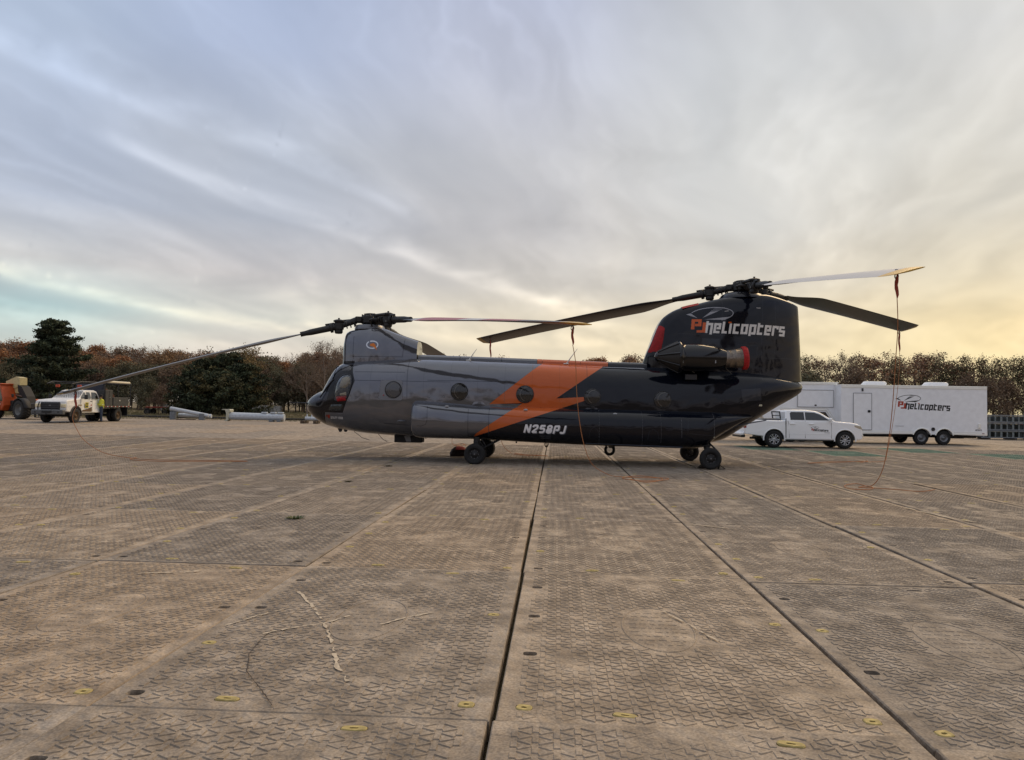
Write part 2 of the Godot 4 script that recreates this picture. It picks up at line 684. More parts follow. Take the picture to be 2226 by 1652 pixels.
func mat_material(r, g, b, k):
	var m := StandardMaterial3D.new()
	m.albedo_color = Color8(r, g, b)
	m.roughness = 0.88
	m.cull_mode = BaseMaterial3D.CULL_DISABLED
	m.albedo_texture = noise_tex("mat_dirt", 0.010, Color(0.65, 0.635, 0.62), Color(1.0, 1.0, 1.0), 6, FastNoiseLite.TYPE_SIMPLEX_SMOOTH, 1024)
	m.uv1_triplanar = true
	m.uv1_world_triplanar = true
	m.uv1_scale = Vector3.ONE * 0.23
	m.uv1_offset = Vector3(0.31, 0.17, 0.43) * k
	m.detail_enabled = true
	m.detail_albedo = noise_tex("mat_grain", 0.05, Color(0.72, 0.71, 0.70), Color(1.0, 1.0, 1.0), 4)
	m.detail_blend_mode = BaseMaterial3D.BLEND_MODE_MUL
	m.detail_uv_layer = BaseMaterial3D.DETAIL_UV_2
	m.uv2_triplanar = true
	m.uv2_world_triplanar = true
	m.uv2_scale = Vector3.ONE * 1.7
	m.normal_enabled = true
	m.normal_texture = norm_tex("mat_rough", 0.06, 6.0)
	m.normal_scale = 0.5
	return m

func make_mats():
	for s in [0.20, 1.15, 2.10, 3.10]:
		mat_holes.append([Vector2(0.15, s), 0.050, 0.043])
		if s in [0.20, 2.10]: mat_holes.append([Vector2(MW - 0.16, s), 0.050, 0.043])
	for x in [0.72, 1.55]:
		mat_holes.append([Vector2(x, 0.15 if x < 1.0 else ML - 0.17), 0.075, 0.032])
	var slab = slab_mesh()
	var treads = [tread_mesh(5), tread_mesh(6), tread_mesh(7), tread_mesh(8)]
	var pin = pin_mesh()
	var tones = [[206, 190, 170], [202, 187, 168], [198, 184, 166], [209, 190, 166], [189, 177, 162], [210, 193, 171], [132, 166, 146]]
	var base = []
	for i in tones.size():
		var t = tones[i]
		base.append(mat_material(t[0], t[1], t[2], i))
	var yellow = worn(198, 178, 112, 0.75, 3.0, 0.35)
	var pave := Node3D.new()
	pave.name = "mat_pavement"
	pave.set_meta("kind", "structure")
	pave.position = MAT_AT
	pave.rotation.y = deg_to_rad(MAT_YAW)
	add_child(pave)
	var cells = []
	for lane in range(-30, 34):
		for row in range(-1, 16):
			var c = pave.transform * Vector3((lane + 0.5) * MW, 0, -4.22 - (row + 0.5) * ML)
			if abs(c.x) > -c.z * 0.70 + 3.5: continue
			cells.append([c.length(), lane, row])
	cells.sort_custom(func(a, b): return a[0] < b[0])
	var far = MB.new()
	for n in cells.size():
		var lane = cells[n][1]
		var row = cells[n][2]
		rng.seed = 900 + lane * 137 + row * 31
		var gap = 0.0
		if lane >= 1: gap = 0.05
		var z0 = -4.22 - row * ML + rng.randf_range(-0.004, 0.004) + 0.14 * sin(lane * 2.3) * (1.0 if lane > 0 else 0.0)
		var x0 = lane * MW + (0.02 if lane == 0 else 0.0) + (0.03 if lane >= 1 else 0.0)
		var at = Vector3(x0, 0, z0)
		var mid = pave.transform * Vector3(x0 + MW * 0.5, 0, z0 - ML * 0.5)
		at.y = gh(mid.x, mid.z) + rng.randf_range(-0.005, 0.005) - (0.012 if lane >= 1 else 0.0)
		var g0 = pave.transform * Vector3(x0 + MW * 0.5, 0, z0)
		var g1 = pave.transform * Vector3(x0 + MW * 0.5, 0, z0 - ML)
		var g2 = pave.transform * Vector3(x0, 0, z0 - ML * 0.5)
		var g3 = pave.transform * Vector3(x0 + MW, 0, z0 - ML * 0.5)
		var fore = atan((gh(g1.x, g1.z) - gh(g0.x, g0.z)) / ML)
		var side = atan((gh(g3.x, g3.z) - gh(g2.x, g2.z)) / MW)
		at.y += gh(g0.x, g0.z) - gh(mid.x, mid.z) - (gh(g3.x, g3.z) - gh(g2.x, g2.z)) * 0.5
		var tilt = Basis(Vector3.RIGHT, fore) * Basis(Vector3.BACK, side) * Basis(Vector3.RIGHT, rng.randf_range(-0.003, 0.003) * 0.35) * Basis(Vector3.BACK, rng.randf_range(-0.003, 0.003) * (1.0 if lane >= 0 else 0.35)) * Basis(Vector3.UP, rng.randf_range(-0.004, 0.004) * (2.0 if lane > 0 else 1.0))
		var tone = rng.randi() % 6
		if lane < -1 and rng.randf() < 0.3: tone = 4
		if lane == -3 and row == 0: tone = 4
		if [lane, row] in [[4, 8], [5, 7], [7, 8], [8, 7]]: tone = 6
		if lane == 0 and row == 0: tone = 5
		if lane == 0 and row == -1: tone = 1
		if lane == 1 and row == 0: tone = 4
		if lane == -1 and row == 0: tone = 2
		if lane == -2 and row == 0: tone = 3
		var sx = (MW - gap - (0.02 if lane == 0 else 0.0)) / MW
		if n >= 300:
			far.xf = Transform3D(tilt, at)
			far.box(Vector3(MW * 0.5, -MT * 0.5, -ML * 0.5), Vector3(MW - 0.02 - gap, MT, ML - 0.02), 0.0)
			continue
		var o = obj("mat", slab, base[tone], pave)
		o.transform = Transform3D(tilt.scaled_local(Vector3(sx, 1, 1)), at)
		if mid.z > -36.0:
			obj("tread", treads[rng.randi() % 4], base[tone], o, "stuff")
		if mid.z > -30.0:
			for hc in mat_holes:
				if rng.randf() < 0.58:
					var p = obj("lock_pin", pin, yellow, o)
					var q = 1.0 if hc[1] < 0.06 else 1.5
					p.transform = Transform3D(Basis(Vector3.UP, rng.randf_range(-0.3, 0.3)).scaled_local(Vector3(q, 1, 0.72 if q > 1 else 1.0)), Vector3(hc[0].x, rng.randf_range(-0.006, 0.002), -hc[0].y))
	make_marks(pave, pale_mat(), paint(52, 42, 34, 0.9))
	if far.any:
		obj("mat_field", far, base[1], pave, "stuff")
	rng.seed = 515

func pale_mat():
	return worn(206, 191, 168, 0.95, 2.5, 0.25)

func make_marks(pave, pale, dark):              # dried mud scrapes and a crack in the nearest mats
	var r := RandomNumberGenerator.new()
	r.seed = 61
	var inv = pave.transform.affine_inverse()
	for q in [[[[648, 1288], [672, 1312], [692, 1340], [712, 1372], [722, 1410], [730, 1446], [760, 1490]], 0.020, 0], [[[560, 1382], [640, 1366], [710, 1356], [760, 1340]], 0.016, 0], [[[490, 1362], [560, 1340], [620, 1326]], 0.012, 0], [[[820, 1362], [880, 1345], [960, 1330]], 0.016, 0], [[[540, 1440], [536, 1462], [552, 1484], [570, 1506], [590, 1536]], 0.004, 1], [[[590, 1372], [562, 1398], [541, 1424], [540, 1440]], 0.0035, 1], [[[300, 1248], [380, 1246], [450, 1241]], 0.02, 0], [[[1440, 1330], [1500, 1362], [1560, 1396]], 0.014, 0], [[[660, 1030], [720, 1022], [800, 1016]], 0.05, 0], [[[760, 1004], [820, 1002], [900, 1006]], 0.06, 0], [[[1500, 1140], [1600, 1152]], 0.02, 0], [[[1950, 1100], [2060, 1126], [2120, 1136]], 0.03, 0]]:
		var line = []
		for p in q[0]: line.append(inv * (gpt(p[0], p[1]) + Vector3(0, 0.0105, 0)))
		var pts = []
		for i in line.size() - 1:
			for k in 8: pts.append(line[i].lerp(line[i + 1], k / 8.0))
		pts.append(line[-1])
		var mb = MB.new()
		mb.smooth(false)
		var prev = null
		for i in pts.size():
			var t = (pts[min(i + 1, pts.size() - 1)] - pts[max(i - 1, 0)]).normalized()
			var n = Vector3(-t.z, 0, t.x)
			var w = q[1] * r.randf_range(0.15, 1.0)
			var c = pts[i] + n * q[1] * r.randf_range(-0.5, 0.5)
			var row = [c - n * w, c + n * w]
			if prev != null and (q[2] == 1 or r.randf() > 0.22): mb.quad(prev[0], prev[1], row[1], row[0])
			prev = row
		obj("crack" if q[2] else "mud_scrape", mb, dark if q[2] else pale, pave, "stuff")


# ---------------------------------------------------------------- lettering and paint
const PXM := 130.0
const TEX_TOP := 5.45
var uv_side := 1
var paint_img: Image
var metal_img: Image

const FONT := {
	"h": [0.70, [[[0.12, 1.16], [0.12, 0.0]], [[0.12, 0.88], [0.56, 0.88], [0.56, -0.13]]]],
	"e": [0.72, [[[0.60, 0.12], [0.12, 0.12], [0.12, 0.88], [0.56, 0.88], [0.56, 0.50], [0.27, 0.50]]]],
	"l": [0.58, [[[0.12, 1.16], [0.12, 0.12], [0.50, 0.12]]]],
	"i": [0.34, [[[0.14, 1.0], [0.14, 0.0]]]],
	"c": [0.68, [[[0.58, 0.88], [0.12, 0.88], [0.12, 0.12], [0.58, 0.12]]]],
	"o": [0.72, [[[0.30, 0.12], [0.12, 0.12], [0.12, 0.88], [0.56, 0.88], [0.56, 0.12], [0.31, 0.12]]]],
	"p": [0.72, [[[0.12, -0.14], [0.12, 0.88], [0.56, 0.88], [0.56, 0.12], [0.25, 0.12]]]],
	"t": [0.66, [[[0.12, 1.16], [0.12, 0.12], [0.54, 0.12]], [[0.24, 0.86], [0.56, 0.86]]]],
	"r": [0.66, [[[0.12, 0.0], [0.12, 0.88], [0.56, 0.88], [0.56, 0.66]]]],
	"s": [0.72, [[[0.60, 0.88], [0.12, 0.88], [0.12, 0.50], [0.56, 0.50], [0.56, 0.12], [0.08, 0.12]]]],
	"N": [0.86, [[[0.11, 0.0], [0.11, 1.0]], [[0.13, 0.92], [0.63, 0.08]], [[0.65, 0.0], [0.65, 1.0]]]],
	"2": [0.80, [[[0.10, 0.68], [0.12, 0.84], [0.24, 0.90], [0.50, 0.90], [0.62, 0.80], [0.60, 0.60], [0.14, 0.16], [0.14, 0.11], [0.66, 0.11]]]],
	"5": [0.80, [[[0.66, 0.89], [0.16, 0.89], [0.12, 0.54], [0.50, 0.58], [0.62, 0.48], [0.62, 0.22], [0.50, 0.11], [0.08, 0.12]]]],
	"8": [0.80, [[[0.24, 0.52], [0.12, 0.40], [0.12, 0.20], [0.24, 0.10], [0.50, 0.10], [0.62, 0.20], [0.62, 0.40], [0.50, 0.52], [0.26, 0.52]], [[0.26, 0.54], [0.15, 0.66], [0.15, 0.80], [0.26, 0.90], [0.48, 0.90], [0.59, 0.80], [0.59, 0.66], [0.48, 0.54]]]],
	"P": [0.76, [[[0.12, 0.0], [0.12, 0.89], [0.60, 0.89], [0.60, 0.44], [0.265, 0.44]]]],
	"J": [0.70, [[[0.52, 1.0], [0.52, 0.20], [0.42, 0.11], [0.16, 0.11], [0.08, 0.24]]]],
	"U": [0.66, [[[0.12, 1.0], [0.12, 0.12], [0.50, 0.12], [0.50, 1.0]]]],
	"T": [0.60, [[[0.0, 0.88], [0.54, 0.88]], [[0.27, 0.80], [0.27, 0.0]]]],
	"I": [0.30, [[[0.12, 1.0], [0.12, 0.0]]]],
	"L": [0.54, [[[0.12, 1.0], [0.12, 0.12], [0.48, 0.12]]]],
	"Y": [0.62, [[[0.06, 1.0], [0.28, 0.55], [0.28, 0.0]], [[0.50, 1.0], [0.32, 0.60]]]],
	"H": [0.66, [[[0.12, 1.0], [0.12, 0.0]], [[0.50, 1.0], [0.50, 0.0]], [[0.22, 0.5], [0.40, 0.5]]]],
	"O": [0.66, [[[0.30, 0.12], [0.12, 0.12], [0.12, 0.88], [0.50, 0.88], [0.50, 0.12], [0.31, 0.12]]]],
	"K": [0.64, [[[0.12, 1.0], [0.12, 0.0]], [[0.50, 1.0], [0.24, 0.5], [0.52, 0.0]]]],
	"n": [0.66, [[[0.12, 0.0], [0.12, 0.88], [0.50, 0.88], [0.50, 0.0]]]],
	"4": [0.70, [[[0.52, 0.30], [0.06, 0.30], [0.46, 1.0], [0.46, 0.0]]]],
	" ": [0.40, []],
}

func glyphs(text, half = 0.12, join = Geometry2D.JOIN_MITER):    # [letter number, polygon] in letter units, and the width
	var out = []
	var x = 0.0
	for i in text.length():
		var g = FONT[text[i]]
		for line in g[1]:
			var pl = PackedVector2Array()
			for p in line: pl.append(Vector2(p[0] + x, p[1]))
			for poly in Geometry2D.offset_polyline(pl, half, join, Geometry2D.END_BUTT):
				if not Geometry2D.is_polygon_clockwise(poly): out.append([i, poly])
		x += g[0] + 0.06
	return [out, x - 0.06]

func spread(polys, org, right, up):             # letter units to another plane
	var out = []
	for g in polys:
		var q = PackedVector2Array()
		for p in g[1]: q.append(org + right * p.x + up * p.y)
		out.append([g[0], q])
	return out

func fill(img, poly, c):
	var y0 = 1e9
	var y1 = -1e9
	var x0 = 1e9
	var x1 = -1e9
	for p in poly:
		y0 = min(y0, p.y); y1 = max(y1, p.y); x0 = min(x0, p.x); x1 = max(x1, p.x)
	var ix0 = int(max(0, floor(x0)))
	var ix1 = int(min(img.get_width() - 1, ceil(x1)))
	var n = poly.size()
	for y in range(int(max(0, floor(y0))), int(min(img.get_height() - 1, ceil(y1))) + 1):
		var cov = PackedFloat32Array()
		cov.resize(ix1 - ix0 + 2)
		for s in 3:
			var yy = y + (s + 0.5) / 3.0
			var xs = []
			for k in n:
				var a = poly[k]
				var b = poly[(k + 1) % n]
				if (a.y <= yy) != (b.y <= yy):
					xs.append(a.x + (b.x - a.x) * (yy - a.y) / (b.y - a.y))
			xs.sort()
			for k in range(0, xs.size() - 1, 2):
				var a = clamp(xs[k] - ix0, 0.0, ix1 - ix0 + 0.999)
				var b = clamp(xs[k + 1] - ix0, 0.0, ix1 - ix0 + 0.999)
				var ia = int(a)
				var ib = int(b)
				if ia == ib:
					cov[ia] += (b - a) / 3.0
				else:
					cov[ia] += (ia + 1 - a) / 3.0
					for q in range(ia + 1, ib): cov[q] += 0.333334
					cov[ib] += (b - ib) / 3.0
		for q in range(ix0, ix1 + 1):
			var k = cov[q - ix0]
			if k > 0.998: img.set_pixel(q, y, c)
			elif k > 0.003: img.set_pixel(q, y, img.get_pixel(q, y).lerp(c, k))

func tx(p):                                     # helicopter side coordinates to paint pixels
	return Vector2(p.x * PXM, (TEX_TOP - p.y) * PXM)

func zl(x, y, z):                               # picture points read off the enlarged logo
	return tx(hpt((2550.0 + x * 0.20216) / 1.7285, (1080.0 + y * 0.20216) / 1.7285, z))

func z1(x, y, z): return hpt(636.4 + x * 0.21014, 665.3 + y * 0.21014, z)
func z2(x, y, z): return hpt(925.7 + x * 0.22765, 665.3 + y * 0.22765, z)
func z3(x, y, z): return hpt(1272.8 + x * 0.28025, 578.5 + y * 0.28025, z)

func logo_emblem():                             # the rotor-disc emblem, in the enlarged picture's units
	var out = []
	var arc = PackedVector2Array()
	for k in 33:
		var t = lerp(-2.75, 1.12, k / 32.0)
		arc.append(Vector2(610 + cos(t) * 395, 500 + sin(t) * 128 - cos(t) * 20))
	for poly in Geometry2D.offset_polyline(arc, 8, Geometry2D.JOIN_ROUND, Geometry2D.END_BUTT):
		out.append(poly)
	for t in [[140, 495, 228, 476, 356, 572], [432, 570, 590, 448, 742, 437], [455, 596, 940, 546, 850, 606], [850, 606, 885, 590, 738, 656]]:
		out.append(PackedVector2Array([Vector2(t[0], t[1]), Vector2(t[2], t[3]), Vector2(t[4], t[5])]))
	for t in [[608, 424, 772, 424, 748, 432, 596, 432], [640, 398, 815, 398, 790, 407, 628, 407], [670, 374, 860, 374, 850, 384, 660, 384]]:
		out.append(PackedVector2Array([Vector2(t[0], t[1]), Vector2(t[2], t[3]), Vector2(t[4], t[5]), Vector2(t[6], t[7])]))
	return out

func logo_words():                              # [colour key, polygon]
	var out = []
	var a = glyphs("helicopters", 0.118)
	var w = a[1]
	for g in spread(a[0], Vector2(478, 846), Vector2(1530.0 / w, 58.0 / w), Vector2(30, -190)):
		out.append(["word", g[1]])
	out.append(["dot", PackedVector2Array([Vector2(915, 640), Vector2(976, 643), Vector2(970, 668), Vector2(912, 665)])])
	for g in spread(glyphs("P", 0.125)[0], Vector2(226, 778), Vector2(255, 8), Vector2(18, -190)):
		out.append(["dot", g[1]])
	for g in spread([[0, Geometry2D.offset_polyline(PackedVector2Array([Vector2(0.62, 1.0), Vector2(0.62, 0.15), Vector2(0.10, 0.13)]), 0.12, Geometry2D.JOIN_MITER, Geometry2D.END_BUTT)[0]]], Vector2(302, 842), Vector2(250, 5), Vector2(18, -196)):
		out.append(["dot", g[1]])
	return out

func heli_paint():
	var img := Image.create_empty(2048, 1300, false, Image.FORMAT_RGBA8)
	var black = Color8(13, 17, 27)
	var grey = Color8(109, 111, 118)
	var orange = Color8(182, 90, 44)
	img.fill(black)
	metal_img = Image.create_empty(1024, 650, false, Image.FORMAT_RGBA8)
	metal_img.fill(Color.BLACK)
	var P = func(v): return tx(v)
	# grey nose half
	fill(img, PackedVector2Array([Vector2(-5, 0), P.call(z2(1100, 545, 1.2)) + Vector2(60, -200), P.call(z2(1100, 545, 1.2)), P.call(z2(605, 937, 1.2)), P.call(z2(910, 935, 1.75)), P.call(z2(470, 1225, 1.75)), P.call(z2(460, 1250, 1.7)), P.call(z2(452, 1250, 1.7)) + Vector2(0, 60), Vector2(-5, 660)]), grey)
	# orange flash
	fill(img, PackedVector2Array([P.call(z2(1100, 545, 1.2)) + Vector2(60, -90), P.call(z2(1100, 545, 1.2)), P.call(z2(605, 937, 1.2)), P.call(z2(920, 927, 1.5)), P.call(z2(470, 1222, 1.75)), P.call(z2(455, 1248, 1.75)), P.call(z2(1000, 1070, 1.75)), P.call(z2(1512, 905, 1.3)), P.call(z2(1507, 868, 1.25)), P.call(z2(1245, 882, 1.25)), P.call(z2(1690, 578, 1.2)), P.call(z2(1690, 578, 1.2)) + Vector2(60, -90)]), orange)
	# black cockpit surround and nose
	var cock = PackedVector2Array()
	for q in [[605, 560], [625, 690], [652, 775], [520, 1105], [318, 1098], [298, 1235], [100, 1235], [100, 800], [330, 800], [420, 690], [480, 560]]:
		cock.append(P.call(z1(q[0], q[1], 1.0)))
	fill(img, cock, Color8(20, 21, 27))
	# the grey is a metallic coat: a mask of where it lies
	for y in 325:
		for x in 1024:
			var cc = img.get_pixel(x * 2, y * 2)
			var on = clamp(1.0 - (abs(cc.r - grey.r) + abs(cc.g - grey.g) + abs(cc.b - grey.b)) * 4.0, 0.0, 1.0) * 0.62
			metal_img.set_pixel(x, y, Color(on, on, on))
			metal_img.set_pixel(x, y + 325, Color(on, on, on))
	# skin seams
	var seam = Color8(58, 60, 67)
	for s in [[600, 300, 595, 515], [590, 515, 1110, 520], [1130, 330, 1112, 520], [1205, 560, 1205, 960], [650, 682, 1180, 690], [650, 770, 1640, 790], [960, 1210, 1210, 1230], [300, 1105, 300, 1215]]:
		var a = P.call(z1(s[0], s[1], 0.9)); var b = P.call(z1(s[2], s[3], 0.9))
		var n = (b - a).orthogonal().normalized() * 0.8
		fill(img, PackedVector2Array([a + n, b + n, b - n, a - n]), seam)
	for s in [[0, 705, 850, 725], [415, 980, 412, 1235], [610, 970, 608, 1240]]:
		var a = P.call(z2(s[0], s[1], 1.5)); var b = P.call(z2(s[2], s[3], 1.5))
		var n = (b - a).orthogonal().normalized() * 0.8
		fill(img, PackedVector2Array([a + n, b + n, b - n, a - n]), seam)
	for k in 13:
		var x = 2.3 + k * 0.82
		for y in range(0, 40):
			var p = tx(Vector2(x, lerp(1.9, 3.05, y / 39.0)))
			fill(img, PackedVector2Array([p, p + Vector2(1.1, 0), p + Vector2(1.1, 1.1), p + Vector2(0, 1.1)]), img.get_pixel(int(p.x) + 3, int(p.y)).lightened(0.10))
		var a2 = tx(Vector2(x + 0.02, 1.85)); var b2 = tx(Vector2(x + 0.02, 3.1))
		fill(img, PackedVector2Array([a2, a2 + Vector2(0.8, 0), b2 + Vector2(0.8, 0), b2]), img.get_pixel(int(a2.x) + 4, int((a2.y + b2.y) * 0.5)).darkened(0.22))
	for y in [2.55, 2.82, 1.82]:
		for k in 260:
			var p = tx(Vector2(2.2 + k * 0.04, y - k * 0.0006))
			fill(img, PackedVector2Array([p, p + Vector2(1.0, 0), p + Vector2(1.0, 1.0), p + Vector2(0, 1.0)]), img.get_pixel(int(p.x), int(p.y) - 3).lightened(0.08))
	var dark_seam = Color8(44, 47, 54)
	for s in [[1375, 250, 1350, 900], [1480, 250, 1470, 720], [1060, 260, 1050, 560], [720, 520, 1080, 540], [1330, 712, 1690, 716], [1460, 780, 1515, 930], [750, 1290, 1000, 1310], [745, 1180, 742, 1300]]:
		var a = P.call(z3(s[0], s[1], 0.7)); var b = P.call(z3(s[2], s[3], 0.7))
		var n = (b - a).orthogonal().normalized() * 0.7
		fill(img, PackedVector2Array([a + n, b + n, b - n, a - n]), dark_seam)
	# access panels on the fairing and the pylon
	for s in [[0, [[1390, 1030], [1392, 1180], [1375, 1225], [1330, 1240], [1285, 1238]]], [1, [[20, 1330], [30, 1270], [60, 1245], [90, 1270], [100, 1330]]], [1, [[470, 1340], [480, 1285], [512, 1262], [545, 1285], [555, 1340]]], [1, [[905, 560], [1040, 566], [1036, 620], [900, 612], [905, 560]]], [1, [[1180, 610], [1330, 618], [1326, 700]]], [1, [[610, 1260], [660, 1262], [658, 1270], [610, 1268]]], [1, [[1180, 960], [1330, 950], [1340, 1040], [1190, 1050], [1180, 960]]]]:
		var pl = PackedVector2Array()
		for q in s[1]: pl.append(P.call(z1(q[0], q[1], 1.8) if s[0] == 0 else z3(q[0], q[1], 1.5 if q[1] > 1100 else 0.75)))
		for poly in Geometry2D.offset_polyline(pl, 0.7, Geometry2D.JOIN_ROUND, Geometry2D.END_ROUND):
			if not Geometry2D.is_polygon_clockwise(poly): fill(img, poly, seam if s[0] == 0 else dark_seam)
	img.blit_rect(img, Rect2i(0, 0, 2048, 650), Vector2i(0, 650))
	# everything below is on the port side only
	for p in logo_emblem():
		var q = PackedVector2Array()
		for v in p: q.append(zl(v.x, v.y, 0.72))
		fill(img, q, Color8(150, 152, 158))
	for g in logo_words():
		var q = PackedVector2Array()
		for v in g[1]: q.append(zl(v.x, v.y, 0.72))
		fill(img, q, Color8(198, 92, 42) if g[0] == "dot" else Color8(216, 214, 210))
	for t in [[1440, 374, 1518, 376, 1518, 390, 1440, 388], [846, 440, 922, 430, 924, 441, 848, 451]]:
		fill(img, PackedVector2Array([zl(t[0], t[1], 0.72), zl(t[2], t[3], 0.72), zl(t[4], t[5], 0.72), zl(t[6], t[7], 0.72)]), Color8(190, 188, 184))
	var reg = glyphs("N258PJ", 0.115, Geometry2D.JOIN_ROUND)
	for pass_no in 2:
		var sh = Vector2(7, 7) if pass_no == 0 else Vector2.ZERO
		for g in spread(reg[0], Vector2(928, 1208) + sh, Vector2(398.0 / reg[1], 14.0 / reg[1]), Vector2(22, -80)):
			var q = PackedVector2Array()
			for v in g[1]: q.append(P.call(z2(v.x, v.y, 1.87)))
			fill(img, q, Color8(104, 108, 116) if pass_no == 0 else Color8(226, 226, 230))
	for k in 4:
		var y = 1236 + k * 9
		fill(img, PackedVector2Array([P.call(z2(1082 + k * 4, y, 1.85)), P.call(z2(1190, y + 2, 1.85)), P.call(z2(1190, y + 4.5, 1.85)), P.call(z2(1082 + k * 4, y + 2.5, 1.85))]), Color8(96, 98, 104))
	var uh = glyphs("UTILITY HOOK", 0.11)
	for g in spread(uh[0], Vector2(376, 1166), Vector2(140.0 / uh[1], 5.0 / uh[1]), Vector2(2, -25)):
		var q = PackedVector2Array()
		for v in g[1]: q.append(P.call(z1(v.x, v.y, 1.0)))
		fill(img, q, Color8(240, 240, 242))
	for t in [[332, 1124, 356, 1126, 354, 1146, 330, 1144, 132, 70, 60], [360, 1122, 380, 1124, 372, 1160, 352, 1158, 168, 56, 40]]:
		fill(img, PackedVector2Array([P.call(z1(t[0], t[1], 0.9)), P.call(z1(t[2], t[3], 0.9)), P.call(z1(t[4], t[5], 0.9)), P.call(z1(t[6], t[7], 0.9))]), Color8(t[8], t[9], t[10]))
	# crescent with an orange dart on the front pylon
	var cres = PackedVector2Array()
	for k in 25:
		var t = lerp(-1.9, 4.0, k / 24.0)
		cres.append(Vector2(822 + cos(t) * 58, 400 + sin(t) * 38))
	for p in Geometry2D.offset_polyline(cres, 6, Geometry2D.JOIN_ROUND, Geometry2D.END_ROUND):
		if Geometry2D.is_polygon_clockwise(p): continue
		var q = PackedVector2Array()
		for v in p: q.append(P.call(z1(v.x, v.y, 0.65)))
		fill(img, q, Color8(206, 208, 212))
	fill(img, PackedVector2Array([P.call(z1(798, 392, 0.65)), P.call(z1(836, 382, 0.65)), P.call(z1(852, 396, 0.65)), P.call(z1(874, 458, 0.65)), P.call(z1(832, 420, 0.65)), P.call(z1(800, 412, 0.65))]), Color8(196, 112, 52))
	paint_img = img
	return ImageTexture.create_from_image(img)


# ---------------------------------------------------------------- helicopter
#        x     bottom top   half  power
const FUS := [
	[0.00, 1.56, 1.70, 0.04, 2.0], [0.03, 1.50, 1.77, 0.16, 2.0], [0.10, 1.42, 1.85, 0.32, 2.1], [0.27, 1.27, 1.985, 0.54, 2.2], [0.45, 1.15, 2.085, 0.68, 2.3], [0.63, 1.06, 2.18, 0.79, 2.4],
	[0.78, 1.00, 2.44, 0.87, 2.5], [0.95, 0.96, 2.73, 0.95, 2.6], [1.13, 0.91, 2.945, 1.02, 2.7], [1.42, 0.87, 3.05, 1.10, 2.8], [1.80, 0.82, 3.10, 1.18, 2.9], [2.23, 0.78, 3.13, 1.24, 3.0],
	[3.43, 0.71, 3.165, 1.30, 3.1], [5.00, 0.70, 3.14, 1.30, 3.1], [7.17, 0.64, 3.08, 1.30, 3.1], [9.68, 0.58, 3.01, 1.30, 3.1], [11.60, 0.56, 2.98, 1.30, 3.1], [12.20, 0.57, 2.97, 1.30, 3.0],
	[12.45, 0.63, 2.96, 1.29, 3.0], [13.07, 0.80, 2.95, 1.26, 2.9], [13.55, 1.10, 2.94, 1.20, 2.8], [14.07, 1.42, 2.90, 1.08, 2.7], [14.70, 1.80, 2.80, 0.80, 2.5], [15.20, 2.08, 2.66, 0.48, 2.3], [15.47, 2.26, 2.56, 0.22, 2.1], [15.54, 2.40, 2.49, 0.05, 2.0]]
#        x     bottom top   outer half width of the side fairings
const SPON := [
	[3.655, 1.10, 1.60, 1.40], [3.665, 0.94, 1.72, 1.62], [3.70, 0.81, 1.81, 1.76], [3.78, 0.74, 1.85, 1.84], [3.95, 0.715, 1.85, 1.88], [4.40, 0.71, 1.82, 1.89], [5.70, 0.70, 1.735, 1.89], [7.24, 0.64, 1.71, 1.89], [9.40, 0.575, 1.685, 1.89],
	[11.60, 0.545, 1.66, 1.88], [12.20, 0.57, 1.65, 1.87], [12.42, 0.65, 1.645, 1.85], [12.60, 0.82, 1.64, 1.80], [13.00, 1.08, 1.61, 1.65], [13.40, 1.32, 1.57, 1.42], [13.75, 1.49, 1.53, 1.12]]
const FPYL := [
	[1.165, 2.97, 0.05], [1.175, 3.20, 0.20], [1.20, 3.50, 0.32], [1.245, 3.80, 0.42], [1.31, 3.985, 0.50], [1.60, 4.075, 0.62], [2.13, 4.165, 0.70], [2.50, 4.11, 0.70], [2.82, 3.99, 0.67], [3.20, 3.855, 0.60], [3.60, 3.72, 0.50]]
const APYL := [
	[10.64, 3.12, 0.06], [10.74, 3.41, 0.26], [10.90, 3.82, 0.40], [11.09, 4.30, 0.50], [11.25, 4.54, 0.55], [11.64, 4.785, 0.63], [12.24, 4.95, 0.72], [13.00, 5.13, 0.78], [13.70, 5.22, 0.78], [14.31, 5.26, 0.70], [15.02, 5.09, 0.40], [15.38, 4.94, 0.12], [15.40, 4.92, 0.03]]

func interp(table, x):
	var i = 0
	while i < table.size() - 2 and x > table[i + 1][0]: i += 1
	var a = table[max(i - 1, 0)]
	var b = table[i]
	var c = table[i + 1]
	var d = table[min(i + 2, table.size() - 1)]
	var t = clamp((x - b[0]) / (c[0] - b[0]), 0.0, 1.0)
	var out = []
	for k in range(1, b.size()):
		var m0 = (c[k] - a[k]) / max(c[0] - a[0], 0.001) * (c[0] - b[0])
		var m1 = (d[k] - b[k]) / max(d[0] - b[0], 0.001) * (c[0] - b[0])
		var dd = c[k] - b[k]
		if abs(dd) < 1e-6:
			m0 = 0.0; m1 = 0.0
		else:
			m0 = clamp(m0 / dd, 0.0, 3.0) * dd
			m1 = clamp(m1 / dd, 0.0, 3.0) * dd
		var t2 = t * t
		var t3 = t2 * t
		out.append((2 * t3 - 3 * t2 + 1) * b[k] + (t3 - 2 * t2 + t) * m0 + (-2 * t3 + 3 * t2) * c[k] + (t3 - t2) * m1)
	return out

func stations(table, step):
	var xs = []
	for i in table.size() - 1:
		var n = max(1, int(ceil((table[i + 1][0] - table[i][0]) / step)))
		n = max(n, 2 if step > 0.1 else 3)
		for k in n: xs.append(lerp(table[i][0], table[i + 1][0], float(k) / n))
	xs.append(table[-1][0])
	return xs

func sup(c, e):
	return sign(c) * pow(abs(c), 2.0 / e)

